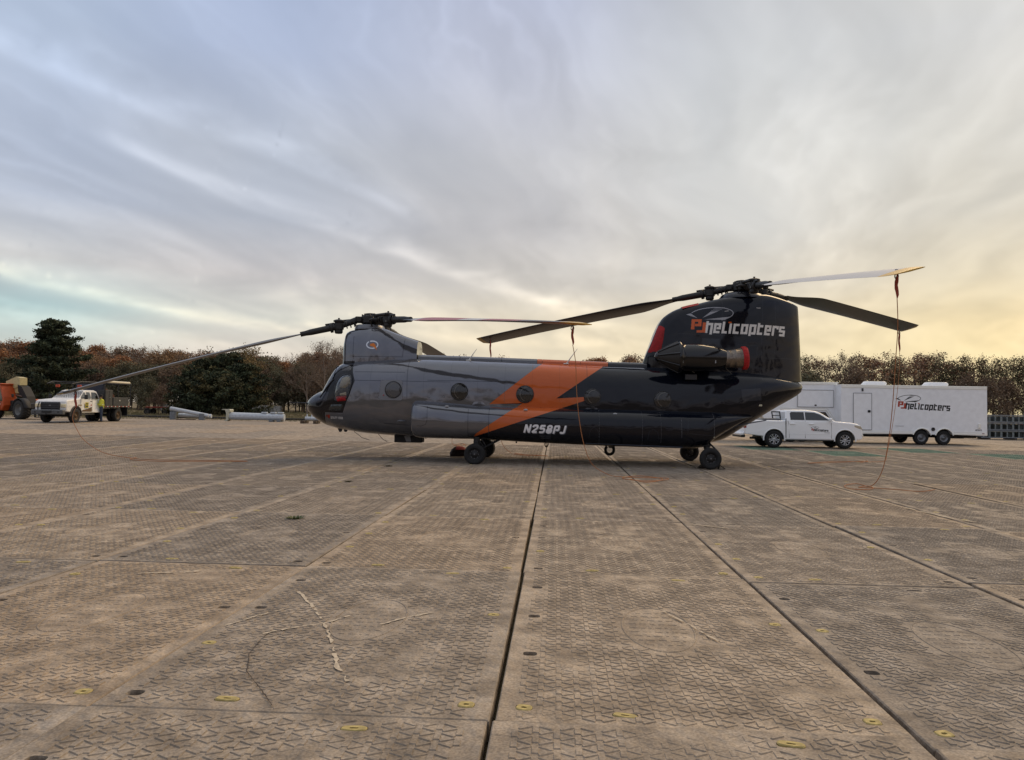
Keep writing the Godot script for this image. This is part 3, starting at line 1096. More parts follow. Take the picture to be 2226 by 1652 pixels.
func fus_pt(x, a, off = 0.0):                   # a from -90 (keel) to 90 (roof), port side
	var f = interp(FUS, x)
	var yc = (f[0] + f[1]) * 0.5
	var hh = (f[1] - f[0]) * 0.5
	return Vector3(x, yc + (hh + off) * sup(sin(a), f[3]), (f[2] + off) * sup(cos(a), f[3]))

func fus_z(x, y):
	var f = interp(FUS, x)
	var t = clamp(abs(y - (f[0] + f[1]) * 0.5) / ((f[1] - f[0]) * 0.5), 0.0, 0.999)
	return f[2] * pow(1.0 - pow(t, f[3]), 1.0 / f[3])

func apyl_z(x, y):
	var f = interp(APYL, x)
	var t = clamp((y - 2.6) / (f[0] - 2.6), 0.0, 0.999)
	return f[1] * pow(1.0 - pow(t, 7.0), 1.0 / 7.0) * (1.0 + 0.0 * t)

func halves(mb, rings_fn):                      # lofts the port half, then its mirror
	for s in [1, -1]:
		uv_side = s
		var rings = []
		for r in rings_fn.call():
			var q = []
			for p in r: q.append(Vector3(p.x, p.y, p.z * s))
			rings.append(q)
		mb.loft(rings, false)

func dome(mb, poly, zf, off, hgt, rings = 5, side = 1):
	mb.smooth(true)
	var c = Vector2.ZERO
	for p in poly: c += p
	c /= poly.size()
	var rs = []
	for k in range(0, rings + 1):
		var t = max(k / float(rings), 0.02)
		var r = []
		for p in poly:
			var q = c + (p - c) * t
			r.append(Vector3(q.x, q.y, (zf.call(q.x, q.y) + off + hgt * (1.0 - t * t)) * side))
		rs.append(r)
	mb.loft(rs, true, true)

func hoop(mb, poly, zf, off, rad, side = 1, sides = 6):
	var path = []
	for k in poly.size() + 1:
		var p = poly[k % poly.size()]
		path.append(Vector3(p.x, p.y, (zf.call(p.x, p.y) + off) * side))
	mb.tube(path, rad, sides, false)

func rounded(pts, r, n = 4):                    # a polygon with rounded corners
	var out = PackedVector2Array()
	for i in pts.size():
		var p = pts[i]
		var a = pts[(i - 1 + pts.size()) % pts.size()]
		var b = pts[(i + 1) % pts.size()]
		var da = (a - p).normalized() * min(r, (a - p).length() * 0.45)
		var db = (b - p).normalized() * min(r, (b - p).length() * 0.45)
		for k in n + 1:
			var t = k / float(n)
			out.append((p + da).lerp(p, t).lerp(p.lerp(p + db, t), t))
	return out

func circle(c, r, n = 28):
	var out = PackedVector2Array()
	for k in n: out.append(c + Vector2(cos(TAU * k / n), sin(TAU * k / n)) * r)
	return out

func xy(v): return Vector2(v.x, v.y)

func make_helicopter():
	var h = thing("helicopter", "large grey, orange and black tandem-rotor helicopter parked on the mats", "helicopter", HELI_AT, deg_to_rad(HELI_YAW))
	var skin := StandardMaterial3D.new()
	skin.albedo_texture = heli_paint()
	skin.roughness = 0.09
	skin.metallic = 1.0
	skin.metallic_texture = ImageTexture.create_from_image(metal_img)
	skin.metallic_specular = 0.42
	skin.cull_mode = BaseMaterial3D.CULL_DISABLED
	skin.normal_enabled = true
	skin.normal_texture = norm_tex("oil_can", 0.009, 10.0, 3, 1024)
	skin.normal_scale = 0.2
	var uvf = func(p): return Vector2(p.x * PXM / 2048.0, ((TEX_TOP - p.y) * PXM + (650.0 if uv_side < 0 else 0.0)) / 1300.0)
	var black = paint(26, 27, 31, 0.5)
	var matt = worn(30, 31, 34, 0.7, 1.5, 0.3)
	var grey = paint(98, 101, 108, 0.25)
	var steel = paint(150, 148, 145, 0.35, 0.9)
	var tint = glass(16, 18, 22, 0.88)
	var fz = func(x, y): return fus_z(x, y)
	# body
	var mb = MB.new()
	mb.uvf = uvf
	mb.smooth(true)
	halves(mb, func():
		var rings = []
		for x in stations(FUS, 0.16):
			var r = []
			for k in 25: r.append(fus_pt(x, lerp(-PI / 2, PI / 2, k / 24.0)))
			rings.append(r)
		return rings)
	var body = obj("fuselage", mb, skin, h)
	# side fairings with the fuel tanks
	for s in [1, -1]:
		mb = MB.new()
		mb.uvf = uvf
		uv_side = s
		var rings = []
		for x in stations(SPON, 0.2):
			var f = interp(SPON, x)
			var r = []
			for k in 21:
				var a = lerp(-PI / 2, PI / 2, k / 20.0)
				r.append(Vector3(x, (f[0] + f[1]) * 0.5 + (f[1] - f[0]) * 0.5 * sup(sin(a), 3.0), (0.9 + (f[2] - 0.9) * sup(cos(a), 3.0)) * s))
			rings.append(r)
		mb.loft(rings, false, true, true)
		obj("side_fairing", mb, skin, h)
	# pylons
	for p in [["front_pylon", FPYL, 2.75, 4.0], ["rear_pylon", APYL, 2.6, 7.0]]:
		mb = MB.new()
		mb.uvf = uvf
		var tb = p[1]
		var y0 = p[2]
		var pw = p[3]
		halves(mb, func():
			var rings = []
			for x in stations(tb, 0.12):
				var f = interp(tb, x)
				var r = []
				for k in 19:
					var a = (PI / 2) * k / 18.0
					var yy = y0 + (f[0] - y0) * sup(sin(a), pw)
					r.append(Vector3(x + (max(0.0, x - 13.7) / 1.7) * max(0.0, 4.93 - yy) * 0.05, yy, f[1] * sup(cos(a), pw)))
				rings.append(r)
			return rings)
		if p[0] == "front_pylon":
			uv_side = 1
			var r = []
			for k in 19:
				var a = (PI / 2) * k / 18.0
				r.append(Vector3(3.6, y0 + (3.72 - y0) * sup(sin(a), pw), 0.5 * sup(cos(a), pw)))
			for k in range(18, -1, -1): r.append(Vector3(3.6, r[k].y, -r[k].z))
			mb.fan(r)
		obj(p[0], mb, skin, h)
	# drive-shaft cover along the spine, panel by panel
	var orange = paint(182, 90, 44, 0.25)
	var navy = paint(24, 26, 33, 0.22)
	var xs = [3.62, 4.95, 6.25, 7.36, 7.52, 8.70, 9.55, 10.75]
	for i in xs.size() - 1:
		mb = MB.new()
		mb.smooth(false)
		var rings = []
		for x in [xs[i] + 0.006, xs[i + 1] - 0.006]:
			var top = interp(FUS, x)[1]
			var r = []
			for q in [[-0.10, 0.44], [0.055, 0.42], [0.10, 0.36], [0.125, 0.26], [0.13, 0.0], [0.125, -0.26], [0.10, -0.36], [0.055, -0.42], [-0.10, -0.44]]:
				r.append(Vector3(x, top + q[0], q[1]))
			rings.append(r)
		mb.loft(rings, false, true, true)
		obj("spine_cover", mb, grey if i < 3 else (orange if i in [4, 5] or i == 3 else navy), h)
	# round cabin windows
	var rim = paint(22, 23, 26, 0.4)
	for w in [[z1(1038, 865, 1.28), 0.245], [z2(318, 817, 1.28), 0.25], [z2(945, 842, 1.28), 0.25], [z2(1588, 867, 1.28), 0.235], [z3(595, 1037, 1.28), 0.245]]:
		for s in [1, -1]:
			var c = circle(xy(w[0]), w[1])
			mb = MB.new()
			hoop(mb, c, fz, 0.008, 0.018, s)
			var fr = obj("window", mb, rim, h)
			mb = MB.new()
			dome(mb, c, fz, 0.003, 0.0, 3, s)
			obj("dark_backing", mb, paint(30, 30, 31, 0.9), fr)  # flat near-black disc, its colour standing for the unlit cabin inside
			var arc = []
			for k in 13:
				var t = lerp(1.5, 4.3, k / 12.0)
				var p = xy(w[0]) + Vector2(w[1] * 0.62 - cos(t + PI) * w[1] * 0.85 - w[1] * 0.35, sin(t) * w[1] * 0.85)
				if p.distance_to(xy(w[0])) < w[1] * 0.97: arc.append(Vector3(p.x, p.y, (fus_z(p.x, p.y) + 0.012) * s))
			if arc.size() > 2:
				mb = MB.new()
				mb.tube(arc, 0.009, 5)
				obj("inner_rim", mb, paint(150, 146, 138, 0.6), fr)
			mb = MB.new()
			dome(mb, c, fz, 0.02, 0.04, 5, s)
			obj("pane", mb, glass(40, 41, 43, 0.42, 0.04), fr)
	# escape hatch round the first window
	var hp = rounded([xy(z1(905, 765, 1.27)), xy(z1(1133, 768, 1.27)), xy(z1(1133, 975, 1.27)), xy(z1(892, 968, 1.27))], 0.09)
	mb = MB.new()
	mb.uvf = uvf
	uv_side = 1
	dome(mb, hp, fz, 0.004, 0.004, 4)
	var hatch = obj("escape_hatch", mb, paint(112, 115, 122, 0.3), h)
	mb = MB.new()
	hoop(mb, hp, fz, 0.004, 0.006, 1, 4)
	obj("hatch_edge", mb, paint(120, 122, 130, 0.35), hatch)
	mb = MB.new()
	dome(mb, circle(xy(z1(938, 922, 1.27)), 0.022, 10), fz, 0.012, 0.008, 2)
	obj("handle", mb, paint(140, 40, 34, 0.5), hatch)
	# cockpit glass
	mb = MB.new()
	mb.smooth(true)
	var rows = []
	for i in 9:
		var x = lerp(0.66, 1.10, i / 8.0)
		var r = []
		for k in 25:
			var a = lerp(0.42, PI - 0.42, k / 24.0)
			var p = fus_pt(x, a if a <= PI / 2 else PI - a, 0.012)
			r.append(p if a <= PI / 2 else Vector3(p.x, p.y, -p.z))
		rows.append(r)
	mb.loft(rows, false)
	var ws = obj("windscreen", mb, glass(22, 26, 32, 0.9), h)
	for side in [0.42, 1.2, PI - 1.2, PI - 0.42]:
		mb = MB.new()
		var path = []
		for i in 7:
			var x = lerp(0.64, 1.12, i / 6.0)
			var p = fus_pt(x, side if side <= PI / 2 else PI - side, 0.012)
			path.append(p if side <= PI / 2 else Vector3(p.x, p.y, -p.z))
		mb.tube(path, 0.022, 6)
		obj("frame", mb, black, ws)
	for s in [1, -1]:
		# quarter pane over the door, the bulged door window and the chin pane
		var eb = rounded([xy(z1(512, 618, 0.8)), xy(z1(600, 592, 0.8)), xy(z1(612, 668, 0.9)), xy(z1(505, 672, 0.9))], 0.04)
		mb = MB.new()
		dome(mb, eb, fz, 0.008, 0.01, 4, s)
		obj("roof_pane", mb, glass(44, 40, 40, 0.92), h)
		var bub = rounded([xy(z1(415, 905, 1.1)), xy(z1(438, 780, 1.1)), xy(z1(520, 700, 1.05)), xy(z1(606, 712, 1.05)), xy(z1(618, 790, 1.1)), xy(z1(562, 960, 1.15)), xy(z1(425, 985, 1.12))], 0.14)
		mb = MB.new()
		dome(mb, bub, fz, 0.006, 0.20, 9, s)
		var bw = obj("door_window", mb, glass(120, 130, 140, 0.28), h)
		mb = MB.new()
		hoop(mb, bub, fz, 0.012, 0.02, s)
		obj("frame", mb, paint(34, 36, 44, 0.3), bw)
		mb = MB.new()
		dome(mb, rounded([xy(z1(432, 935, 1.15)), xy(z1(555, 925, 1.15)), xy(z1(548, 978, 1.15)), xy(z1(440, 988, 1.15))], 0.05), fz, 0.008, 0.07, 4, s)
		obj("cushion", mb, worn(178, 26, 34, 0.8, 2.0, 0.25), bw)
		mb = MB.new()
		dome(mb, rounded([xy(z1(478, 905, 1.15)), xy(z1(548, 888, 1.15)), xy(z1(552, 922, 1.15)), xy(z1(480, 925, 1.15))], 0.02), fz, 0.008, 0.04, 3, s)
		obj("headset_box", mb, paint(176, 164, 140, 0.8), bw)
		mb = MB.new()
		dome(mb, rounded([xy(z1(470, 838, 1.15)), xy(z1(500, 745, 1.1)), xy(z1(560, 728, 1.1)), xy(z1(598, 745, 1.1)), xy(z1(592, 800, 1.1)), xy(z1(540, 850, 1.15))], 0.05), fz, 0.008, 0.06, 4, s)
		obj("sun_curtain", mb, worn(168, 152, 112, 0.8, 3.0, 0.45), bw)
		var chin = rounded([xy(z1(388, 1018, 1.0)), xy(z1(528, 1016, 1.0)), xy(z1(504, 1080, 1.0)), xy(z1(358, 1080, 1.0))], 0.05)
		mb = MB.new()
		dome(mb, chin, fz, 0.006, 0.012, 4, s)
		obj("chin_pane", mb, glass(40, 46, 48, 0.9), h)
		for c in [[402, 1036], [500, 1034]]:
			mb = MB.new()
			dome(mb, circle(xy(z1(c[0], c[1], 1.0)), 0.04, 12), fz, 0.022, 0.012, 3, s)
			obj("vent_disc", mb, paint(60, 68, 70, 0.35), h)
		# nose panel under the windscreen, glossy black
		mb = MB.new()
		dome(mb, rounded([xy(z1(360, 885, 0.7)), xy(z1(395, 885, 0.75)), xy(z1(360, 985, 0.8)), xy(z1(195, 1010, 0.4)), xy(z1(215, 965, 0.35))], 0.05), fz, 0.004, 0.006, 5, s)
		obj("nose_panel", mb, paint(40, 43, 56, 0.18), h)
	# air data boom on the nose
	mb = MB.new()
	mb.tube([Vector3(0.10, 1.71, 0.2), Vector3(-0.15, 1.715, 0.2), Vector3(-0.52, 1.73, 0.2)], [0.026, 0.018, 0.012], 8)
	obj("pitot_tube", mb, black, h)
	# small fittings on the skin
	for q in [[z1(1115, 1190, 1.22), 0.115, 0.035]]:
		mb = MB.new()
		var pl = PackedVector2Array()
		for k in 16:
			var a = TAU * k / 16
			pl.append(xy(q[0]) + Vector2(cos(a) * q[1] * (1.3 if cos(a) > 0 else 1.0), sin(a) * q[2]))
		dome(mb, pl, fz, 0.0, 0.07, 4)
		obj("static_fairing", mb, grey, h)
	var sz = func(_x, _y): return 1.80
	for q in [z2(193, 958, 1.8), z2(950, 991, 1.8), z3(230, 1147, 1.8)]:
		mb = MB.new()
		var pl = PackedVector2Array()
		for k in 14:
			var a = TAU * k / 14
			pl.append(xy(q) + Vector2(cos(a) * 0.065, sin(a) * 0.03))
		dome(mb, pl, func(_x, _y): return 1.70, 0.02, 0.03, 3)
		obj("fuel_cap", mb, paint(150, 152, 158, 0.35), h)
	for q in [[z2(430, 945, 1.5), z2(450, 912, 1.5), z2(535, 912, 1.5), z2(560, 945, 1.5), 120], [z2(1515, 985, 1.5), z2(1540, 970, 1.5), z2(1630, 970, 1.5), z2(1655, 990, 1.5), 40]]:
		mb = MB.new()
		dome(mb, rounded([xy(q[0]), xy(q[1]), xy(q[2]), xy(q[3])], 0.02), fz, 0.0, 0.05, 3)
		var stp = obj("step_recess", mb, paint(q[4], q[4], q[4] + 6, 0.4), h)
		mb = MB.new()
		var cc = (xy(q[0]) + xy(q[3])) * 0.5 + Vector2(0.03, 0.06)
		mb.box(Vector3(cc.x, cc.y, fus_z(cc.x, cc.y) + 0.045), Vector3(0.10, 0.08, 0.03), 0.004)
		obj("step_pocket", mb, paint(q[4] - 20, q[4] - 20, q[4] - 16, 0.5), stp)
	for q in [[680, 952], [1568, 938], [1410, 945]]:
		mb = MB.new()
		dome(mb, circle(xy(z1(q[0], q[1], 1.27)), 0.026, 10), fz, 0.0, 0.015, 2)
		obj("skin_plug", mb, grey, h)
	# rows of rivet heads on the black fairing
	mb = MB.new()
	mb.smooth(false)
	for x in [[105, 1120, 1390], [440, 1130, 1400], [585, 1140, 1370], [745, 1185, 1330], [1000, 1150, 1330]]:
		var a = z3(x[0], x[1], 1.88)
		var b = z3(x[0], x[2], 1.86)
		for k in 24:
			var p = a.lerp(b, k / 23.0)
			var f = interp(SPON, p.x)
			var t = clamp(abs(p.y - (f[0] + f[1]) * 0.5) / ((f[1] - f[0]) * 0.5), 0.0, 0.99)
			p.z = 0.9 + (f[2] - 0.9) * pow(1.0 - pow(t, 3.0), 1.0 / 3.0)
			mb.box(p, Vector3(0.012, 0.012, 0.008), 0.003)
	obj("rivet", mb, paint(120, 122, 128, 0.4, 0.5), h, "stuff")
	make_engines(h, steel, fz)
	make_gear(h, steel)
	make_rotors(h)
	# covers tied over the pylon intakes
	var az = func(x, y): return apyl_z(x, y)
	var red = worn(176, 30, 34, 0.75, 1.2, 0.3)
	for s in [1, -1]:
		mb = MB.new()
		dome(mb, rounded([xy(z3(566, 457, 0.4)), xy(z3(612, 478, 0.5)), xy(z3(602, 560, 0.5)), xy(z3(580, 664, 0.5)), xy(z3(478, 672, 0.3)), xy(z3(520, 560, 0.3))], 0.06), az, 0.012, 0.03, 6, s)
		obj("intake_cover", mb, red, h)
	mb = MB.new()
	mb.smooth(false)
	var strip = []
	for k in 7:
		var x = lerp(11.78, 12.28, k / 6.0)
		var t = interp(APYL, x)[0] + 0.012
		strip.append([Vector3(x, t - 0.07, 0.56), Vector3(x, t, 0.44), Vector3(x, t + 0.004, 0), Vector3(x, t, -0.44), Vector3(x, t - 0.07, -0.56)])
	mb.loft(strip, false)
	obj("top_cover", mb, red, h)
	# fairing ring under the rear rotor, and the front rotor's
	for c in [[Vector3(13.70, 5.16, 0), 0.66, 0.18], [Vector3(1.98, 4.10, 0), 0.46, 0.09]]:
		mb = MB.new()
		mb.lathe([[c[1] * 1.06, -0.02], [c[1] * 1.05, 0.03], [c[1], 0.06], [c[1] * 0.97, 0.10], [c[1] * 0.90, 0.13], [c[1] * 0.72, c[2]], [0.2, c[2] + 0.02]], 28, Transform3D(Basis.IDENTITY, c[0]))
		obj("mast_fairing", mb, navy if c[1] > 0.5 else grey, h)
	# aerials
	var white = paint(200, 200, 198, 0.5)
	for q in [[z2(408, 515, 0.5), z2(485, 408, 0.5)], [z2(1340, 548, 0.5), z2(1445, 408, 0.5)]]:
		mb = MB.new()
		mb.tube([q[0] + Vector3(0, -0.02, 0), q[0].lerp(q[1], 0.4), q[1]], [0.022, 0.014, 0.006], 8)
		mb.box(q[0] + Vector3(-0.01, -0.01, 0), Vector3(0.16, 0.035, 0.07), 0.012)
		obj("aerial", mb, white, h)
	for q in [[2.06, 3.20], [12.0, 0]]: pass
	for q in [[490, 1285, 0.10], [545, 1290, 0.07]]:
		mb = MB.new()
		var p = z1(q[0], q[1], 0.1)
		mb.prism(PackedVector2Array([Vector2(p.x - 0.09, p.y + 0.08), Vector2(p.x + 0.09, p.y + 0.06), Vector2(p.x + 0.03, p.y - q[2] * 0.5), Vector2(p.x - 0.03, p.y - q[2] * 0.5)]), 0.09, 0.12)
		obj("belly_aerial", mb, black, h)
	for q in [[635, 1300, 700, 1360, 790, 1385], [885, 1325, 920, 1380, 975, 1400]]:
		mb = MB.new()
		mb.tube([z1(q[0], q[1], 0.4) + Vector3(0, 0.05, 0), z1(q[0], q[1], 0.4), z1(q[2], q[3] - 12, 0.4), z1(q[2] + 12, q[3], 0.4), z1(q[4], q[5], 0.4)], 0.008, 5)
		obj("static_wire", mb, matt, h)
	# box hung under the belly
	mb = MB.new()
	var b0 = z1(1065, 1345, 0.0)
	var b1 = z1(1345, 1410, 0.0)
	mb.box(Vector3((b0.x + b1.x) * 0.5, (b0.y + b1.y) * 0.5 + 0.03, 0), Vector3(b1.x - b0.x, 0.25, 0.5), 0.015)
	var bx = obj("belly_box", mb, matt, h)
	mb = MB.new()
	mb.prism(PackedVector2Array([xy(z1(1150, 1345, 0.26)), xy(z1(1212, 1345, 0.26)), xy(z1(1220, 1402, 0.26)), xy(z1(1172, 1402, 0.26))]), 0.252, 0.258)
	obj("stripe", mb, paint(120, 122, 126, 0.6), bx)
	# cargo hook and belly fittings
	mb = MB.new()
	var hk = z3(185, 1425, 0.0)
	var loop = []
	for k in 15:
		var t = lerp(0.4, 5.6, k / 14.0)
		loop.append(hk + Vector3(sin(t) * 0.13, cos(t) * 0.14, 0))
	mb.tube(loop, 0.045, 8)
	mb.box(hk + Vector3(0.06, 0.13, 0), Vector3(0.20, 0.14, 0.14), 0.02)
	mb.box(hk + Vector3(-0.02, 0.22, 0), Vector3(0.30, 0.06, 0.18), 0.01)
	mb.tube([hk + Vector3(-0.08, 0.16, 0), hk + Vector3(-0.28, 0.17, 0.05), hk + Vector3(-0.5, 0.2, 0.02)], 0.02, 6)
	obj("cargo_hook", mb, matt, h)
	mb = MB.new()
	var q0 = z2(1150, 1320, 0.0)
	for k in 5:
		var a = k * 1.3
		mb.tube([q0 + Vector3(0.04 * cos(a), 0.10, 0.04 * sin(a)), q0 + Vector3(0.07 * cos(a + 0.5), 0, 0.05 * sin(a)), q0 + Vector3(0.02 * cos(a + 1.0), -0.09, 0.03 * sin(a))], 0.012, 5)
	obj("cable_bundle", mb, matt, h)
	for q in [[862, 1300], [1380, 1365]]:
		mb = MB.new()
		var p = z2(q[0], q[1], 0.3) if q[0] < 1000 else z1(1375, 1362, 0.5)
		mb.lathe([[0.0, 0.06], [0.025, 0.05], [0.025, -0.02], [0.0, -0.03]], 10, Transform3D(Basis.IDENTITY, p))
		obj("drain_mast", mb, black, h)
	# light grey edge strip along the fairing's foot
	mb = MB.new()
	var a0 = z3(0, 1377, 1.62)
	var a1 = z3(750, 1412, 1.62)
	mb.loft([[a0, a0 + Vector3(0, 0.035, 0.01), a0 + Vector3(0, 0.035, -0.1)], [a1, a1 + Vector3(0, 0.035, 0.01), a1 + Vector3(0, 0.035, -0.1)]], true, true, true)
	obj("drip_rail", mb, paint(64, 70, 84, 0.3), h)
	# formation lights and small placards on the tail
	for q in [[1345, 1080, 0.95, 0.10, 0.055], [988, 1327, 1.72, 0.09, 0.02], [752, 737, 1.9, 0.03, 0.12], [1010, 737, 1.85, 0.03, 0.09]]:
		if q[2] > 1.8: continue
		mb = MB.new()
		var p = z3(q[0], q[1], q[2])
		var zz = fus_z(p.x, p.y) if q[2] < 1.2 else q[2] + 0.02
		mb.box(Vector3(p.x, p.y, zz + 0.006), Vector3(q[3], q[4], 0.014), 0.004)
		obj("placard", mb, paint(186, 182, 160, 0.5), h)
	# ramp hinge line at the tail
	mb = MB.new()
	mb.tube([z3(1003, 1330, 1.0), z3(1180, 1235, 1.05), z3(1400, 1195, 0.8)], 0.018, 6)
	obj("ramp_seal", mb, paint(58, 64, 78, 0.4), h)

func make_engines(h, steel, fz):
	var navy = paint(14, 16, 22, 0.12)
	var mesh_mat = worn(44, 41, 38, 0.6, 6.0, 0.4)
	for s in [1, -1]:
		var c = Vector3(10.86, 3.235, 1.50 * s)
		var axis = ax(c, Vector3(1, -0.01, 0))
		# nacelle
		var mb = MB.new()
		mb.lathe([[0.46, 0.64], [0.475, 0.66], [0.475, 0.73], [0.40, 0.75], [0.395, 0.85], [0.405, 1.10], [0.40, 1.35], [0.365, 1.65], [0.30, 1.90], [0.25, 2.02]], 28, axis)
		var e = obj("engine", mb, navy, h)
		# conical intake screen: dark ribs with mesh panels between
		mb = MB.new()
		mb.lathe([[0.0, -0.02], [0.08, 0.0], [0.14, 0.05], [0.32, 0.36], [0.46, 0.65]], 16, axis)
		obj("intake_screen", mb, mesh_mat, e)
		mb = MB.new()
		mb.lathe([[0.0, -0.03], [0.09, -0.01], [0.155, 0.055], [0.15, 0.07]], 16, axis)
		for k in 8:
			var a = TAU * k / 8.0 + 0.2
			var path = []
			for q in [[0.14, 0.05], [0.32, 0.36], [0.465, 0.66]]:
				path.append(axis * Vector3(cos(a) * (q[0] + 0.005), q[1], sin(a) * (q[0] + 0.005)))
			mb.tube(path, [0.02, 0.028, 0.03], 6)
		obj("screen_rib", mb, navy, e)
		# exhaust in bare steel with two bands
		mb = MB.new()
		var ex = ax(Vector3(12.86, 3.185, 1.50 * s), Vector3(1, 0.07, 0))
		mb.lathe([[0.24, 0.0], [0.255, 0.03], [0.255, 0.09], [0.268, 0.10], [0.268, 0.13], [0.262, 0.14], [0.27, 0.28], [0.285, 0.29], [0.285, 0.32], [0.278, 0.33], [0.295, 0.52]], 28, ex)
		obj("exhaust", mb, worn(150, 140, 130, 0.38, 3.0, 0.35).duplicate(), e)
		e.get_child(e.get_child_count() - 1).material_override.metallic = 0.85
		mb = MB.new()
		mb.lathe([[0.305, 0.49], [0.325, 0.50], [0.33, 0.56], [0.325, 0.62], [0.31, 0.645], [0.0, 0.64]], 28, ex)
		for k in 28:
			var a = TAU * k / 28.0
			mb.tube([ex * Vector3(cos(a) * 0.325, 0.50, sin(a) * 0.325), ex * Vector3(cos(a) * 0.328, 0.62, sin(a) * 0.328)], 0.012, 4)
		obj("exhaust_cover", mb, worn(190, 28, 32, 0.7, 2.0, 0.25), e)
		# stub fairing to the pylon
		mb = MB.new()
		mb.smooth(true)
		var rings = []
		for z in [0.55, 0.9, 1.3]:
			var r = []
			for k in 14:
				var a = TAU * k / 14.0
				r.append(Vector3(11.95 + cos(a) * (0.75 - 0.1 * z), 3.12 + sin(a) * 0.26, z * s))
			rings.append(r)
		mb.loft(rings)
		obj("engine_mount", mb, navy, e)
		# latches, drain box and brace under the nacelle
		for q in [[752, 737], [1010, 737]]:
			var p = z3(q[0], q[1], 1.88)
			mb = MB.new()
			mb.box(Vector3(p.x, p.y, (1.50 + (0.39 if q[0] < 900 else 0.33)) * s), Vector3(0.025, 0.11, 0.03), 0.004)
			obj("latch", mb, paint(160, 162, 166, 0.4), e)
		mb = MB.new()
		var db = z3(818, 860, 1.3)
		mb.box(Vector3(db.x, db.y, 1.22 * s), Vector3(0.34, 0.17, 0.14), 0.012)
		obj("drain_box", mb, paint(30, 32, 38, 0.35), e)
		mb = MB.new()
		mb.tube([z3(785, 790, 1.35) * Vector3(1, 1, s), z3(845, 828, 1.28) * Vector3(1, 1, s)], 0.014, 6)
		obj("brace", mb, paint(70, 72, 76, 0.5), e)
		mb = MB.new()
		mb.tube([z3(1085, 790, 1.35) * Vector3(1, 1, s), z3(1130, 835, 1.1) * Vector3(1, 1, s)], 0.014, 6)
		obj("brace", mb, paint(70, 72, 76, 0.5), e)

func wheel_part(h, c, r, w, rimcol, parts = true):
	var axis = ax(c, Vector3(0, 0, 1))
	var mb = MB.new()
	var hw = w * 0.5
	mb.lathe([[r * 0.56, -hw * 0.80], [r * 0.66, -hw * 0.98], [r * 0.84, -hw], [r * 0.95, -hw * 0.82], [r * 0.99, -hw * 0.5], [r, -hw * 0.3], [r * 0.985, -hw * 0.27], [r * 0.985, -hw * 0.22], [r, -hw * 0.2], [r, hw * 0.2], [r * 0.985, hw * 0.22], [r * 0.985, hw * 0.27], [r, hw * 0.3], [r * 0.99, hw * 0.5], [r * 0.95, hw * 0.82], [r * 0.84, hw], [r * 0.66, hw * 0.98], [r * 0.56, hw * 0.80]], 36, axis)
	var t = obj("wheel", mb, worn(34, 35, 37, 0.85, 3.0, 0.3), h)
	mb = MB.new()
	mb.lathe([[r * 0.57, -hw * 0.8], [r * 0.53, -hw * 0.62], [r * 0.50, -hw * 0.35], [0, -hw * 0.35]], 24, axis)
	mb.lathe([[r * 0.57, hw * 0.8], [r * 0.53, hw * 0.62], [r * 0.50, hw * 0.35], [r * 0.30, hw * 0.42], [r * 0.26, hw * 0.60], [r * 0.12, hw * 0.66], [0, hw * 0.66]], 24, axis)
	obj("rim", mb, paint(rimcol, rimcol, rimcol + 2, 0.5), t)
	mb = MB.new()
	for k in 8:
		var a = TAU * k / 8.0
		mb.lathe([[0.0, hw * 0.52], [r * 0.045, hw * 0.5], [r * 0.045, hw * 0.34]], 8, axis * Transform3D(Basis.IDENTITY, Vector3(cos(a) * r * 0.39, 0, sin(a) * r * 0.39)))
	mb.lathe([[0.0, hw * 0.78], [r * 0.07, hw * 0.76], [r * 0.075, hw * 0.6]], 12, axis)
	obj("bolt", mb, paint(120, 120, 122, 0.4, 0.7), t, "stuff")
	return t

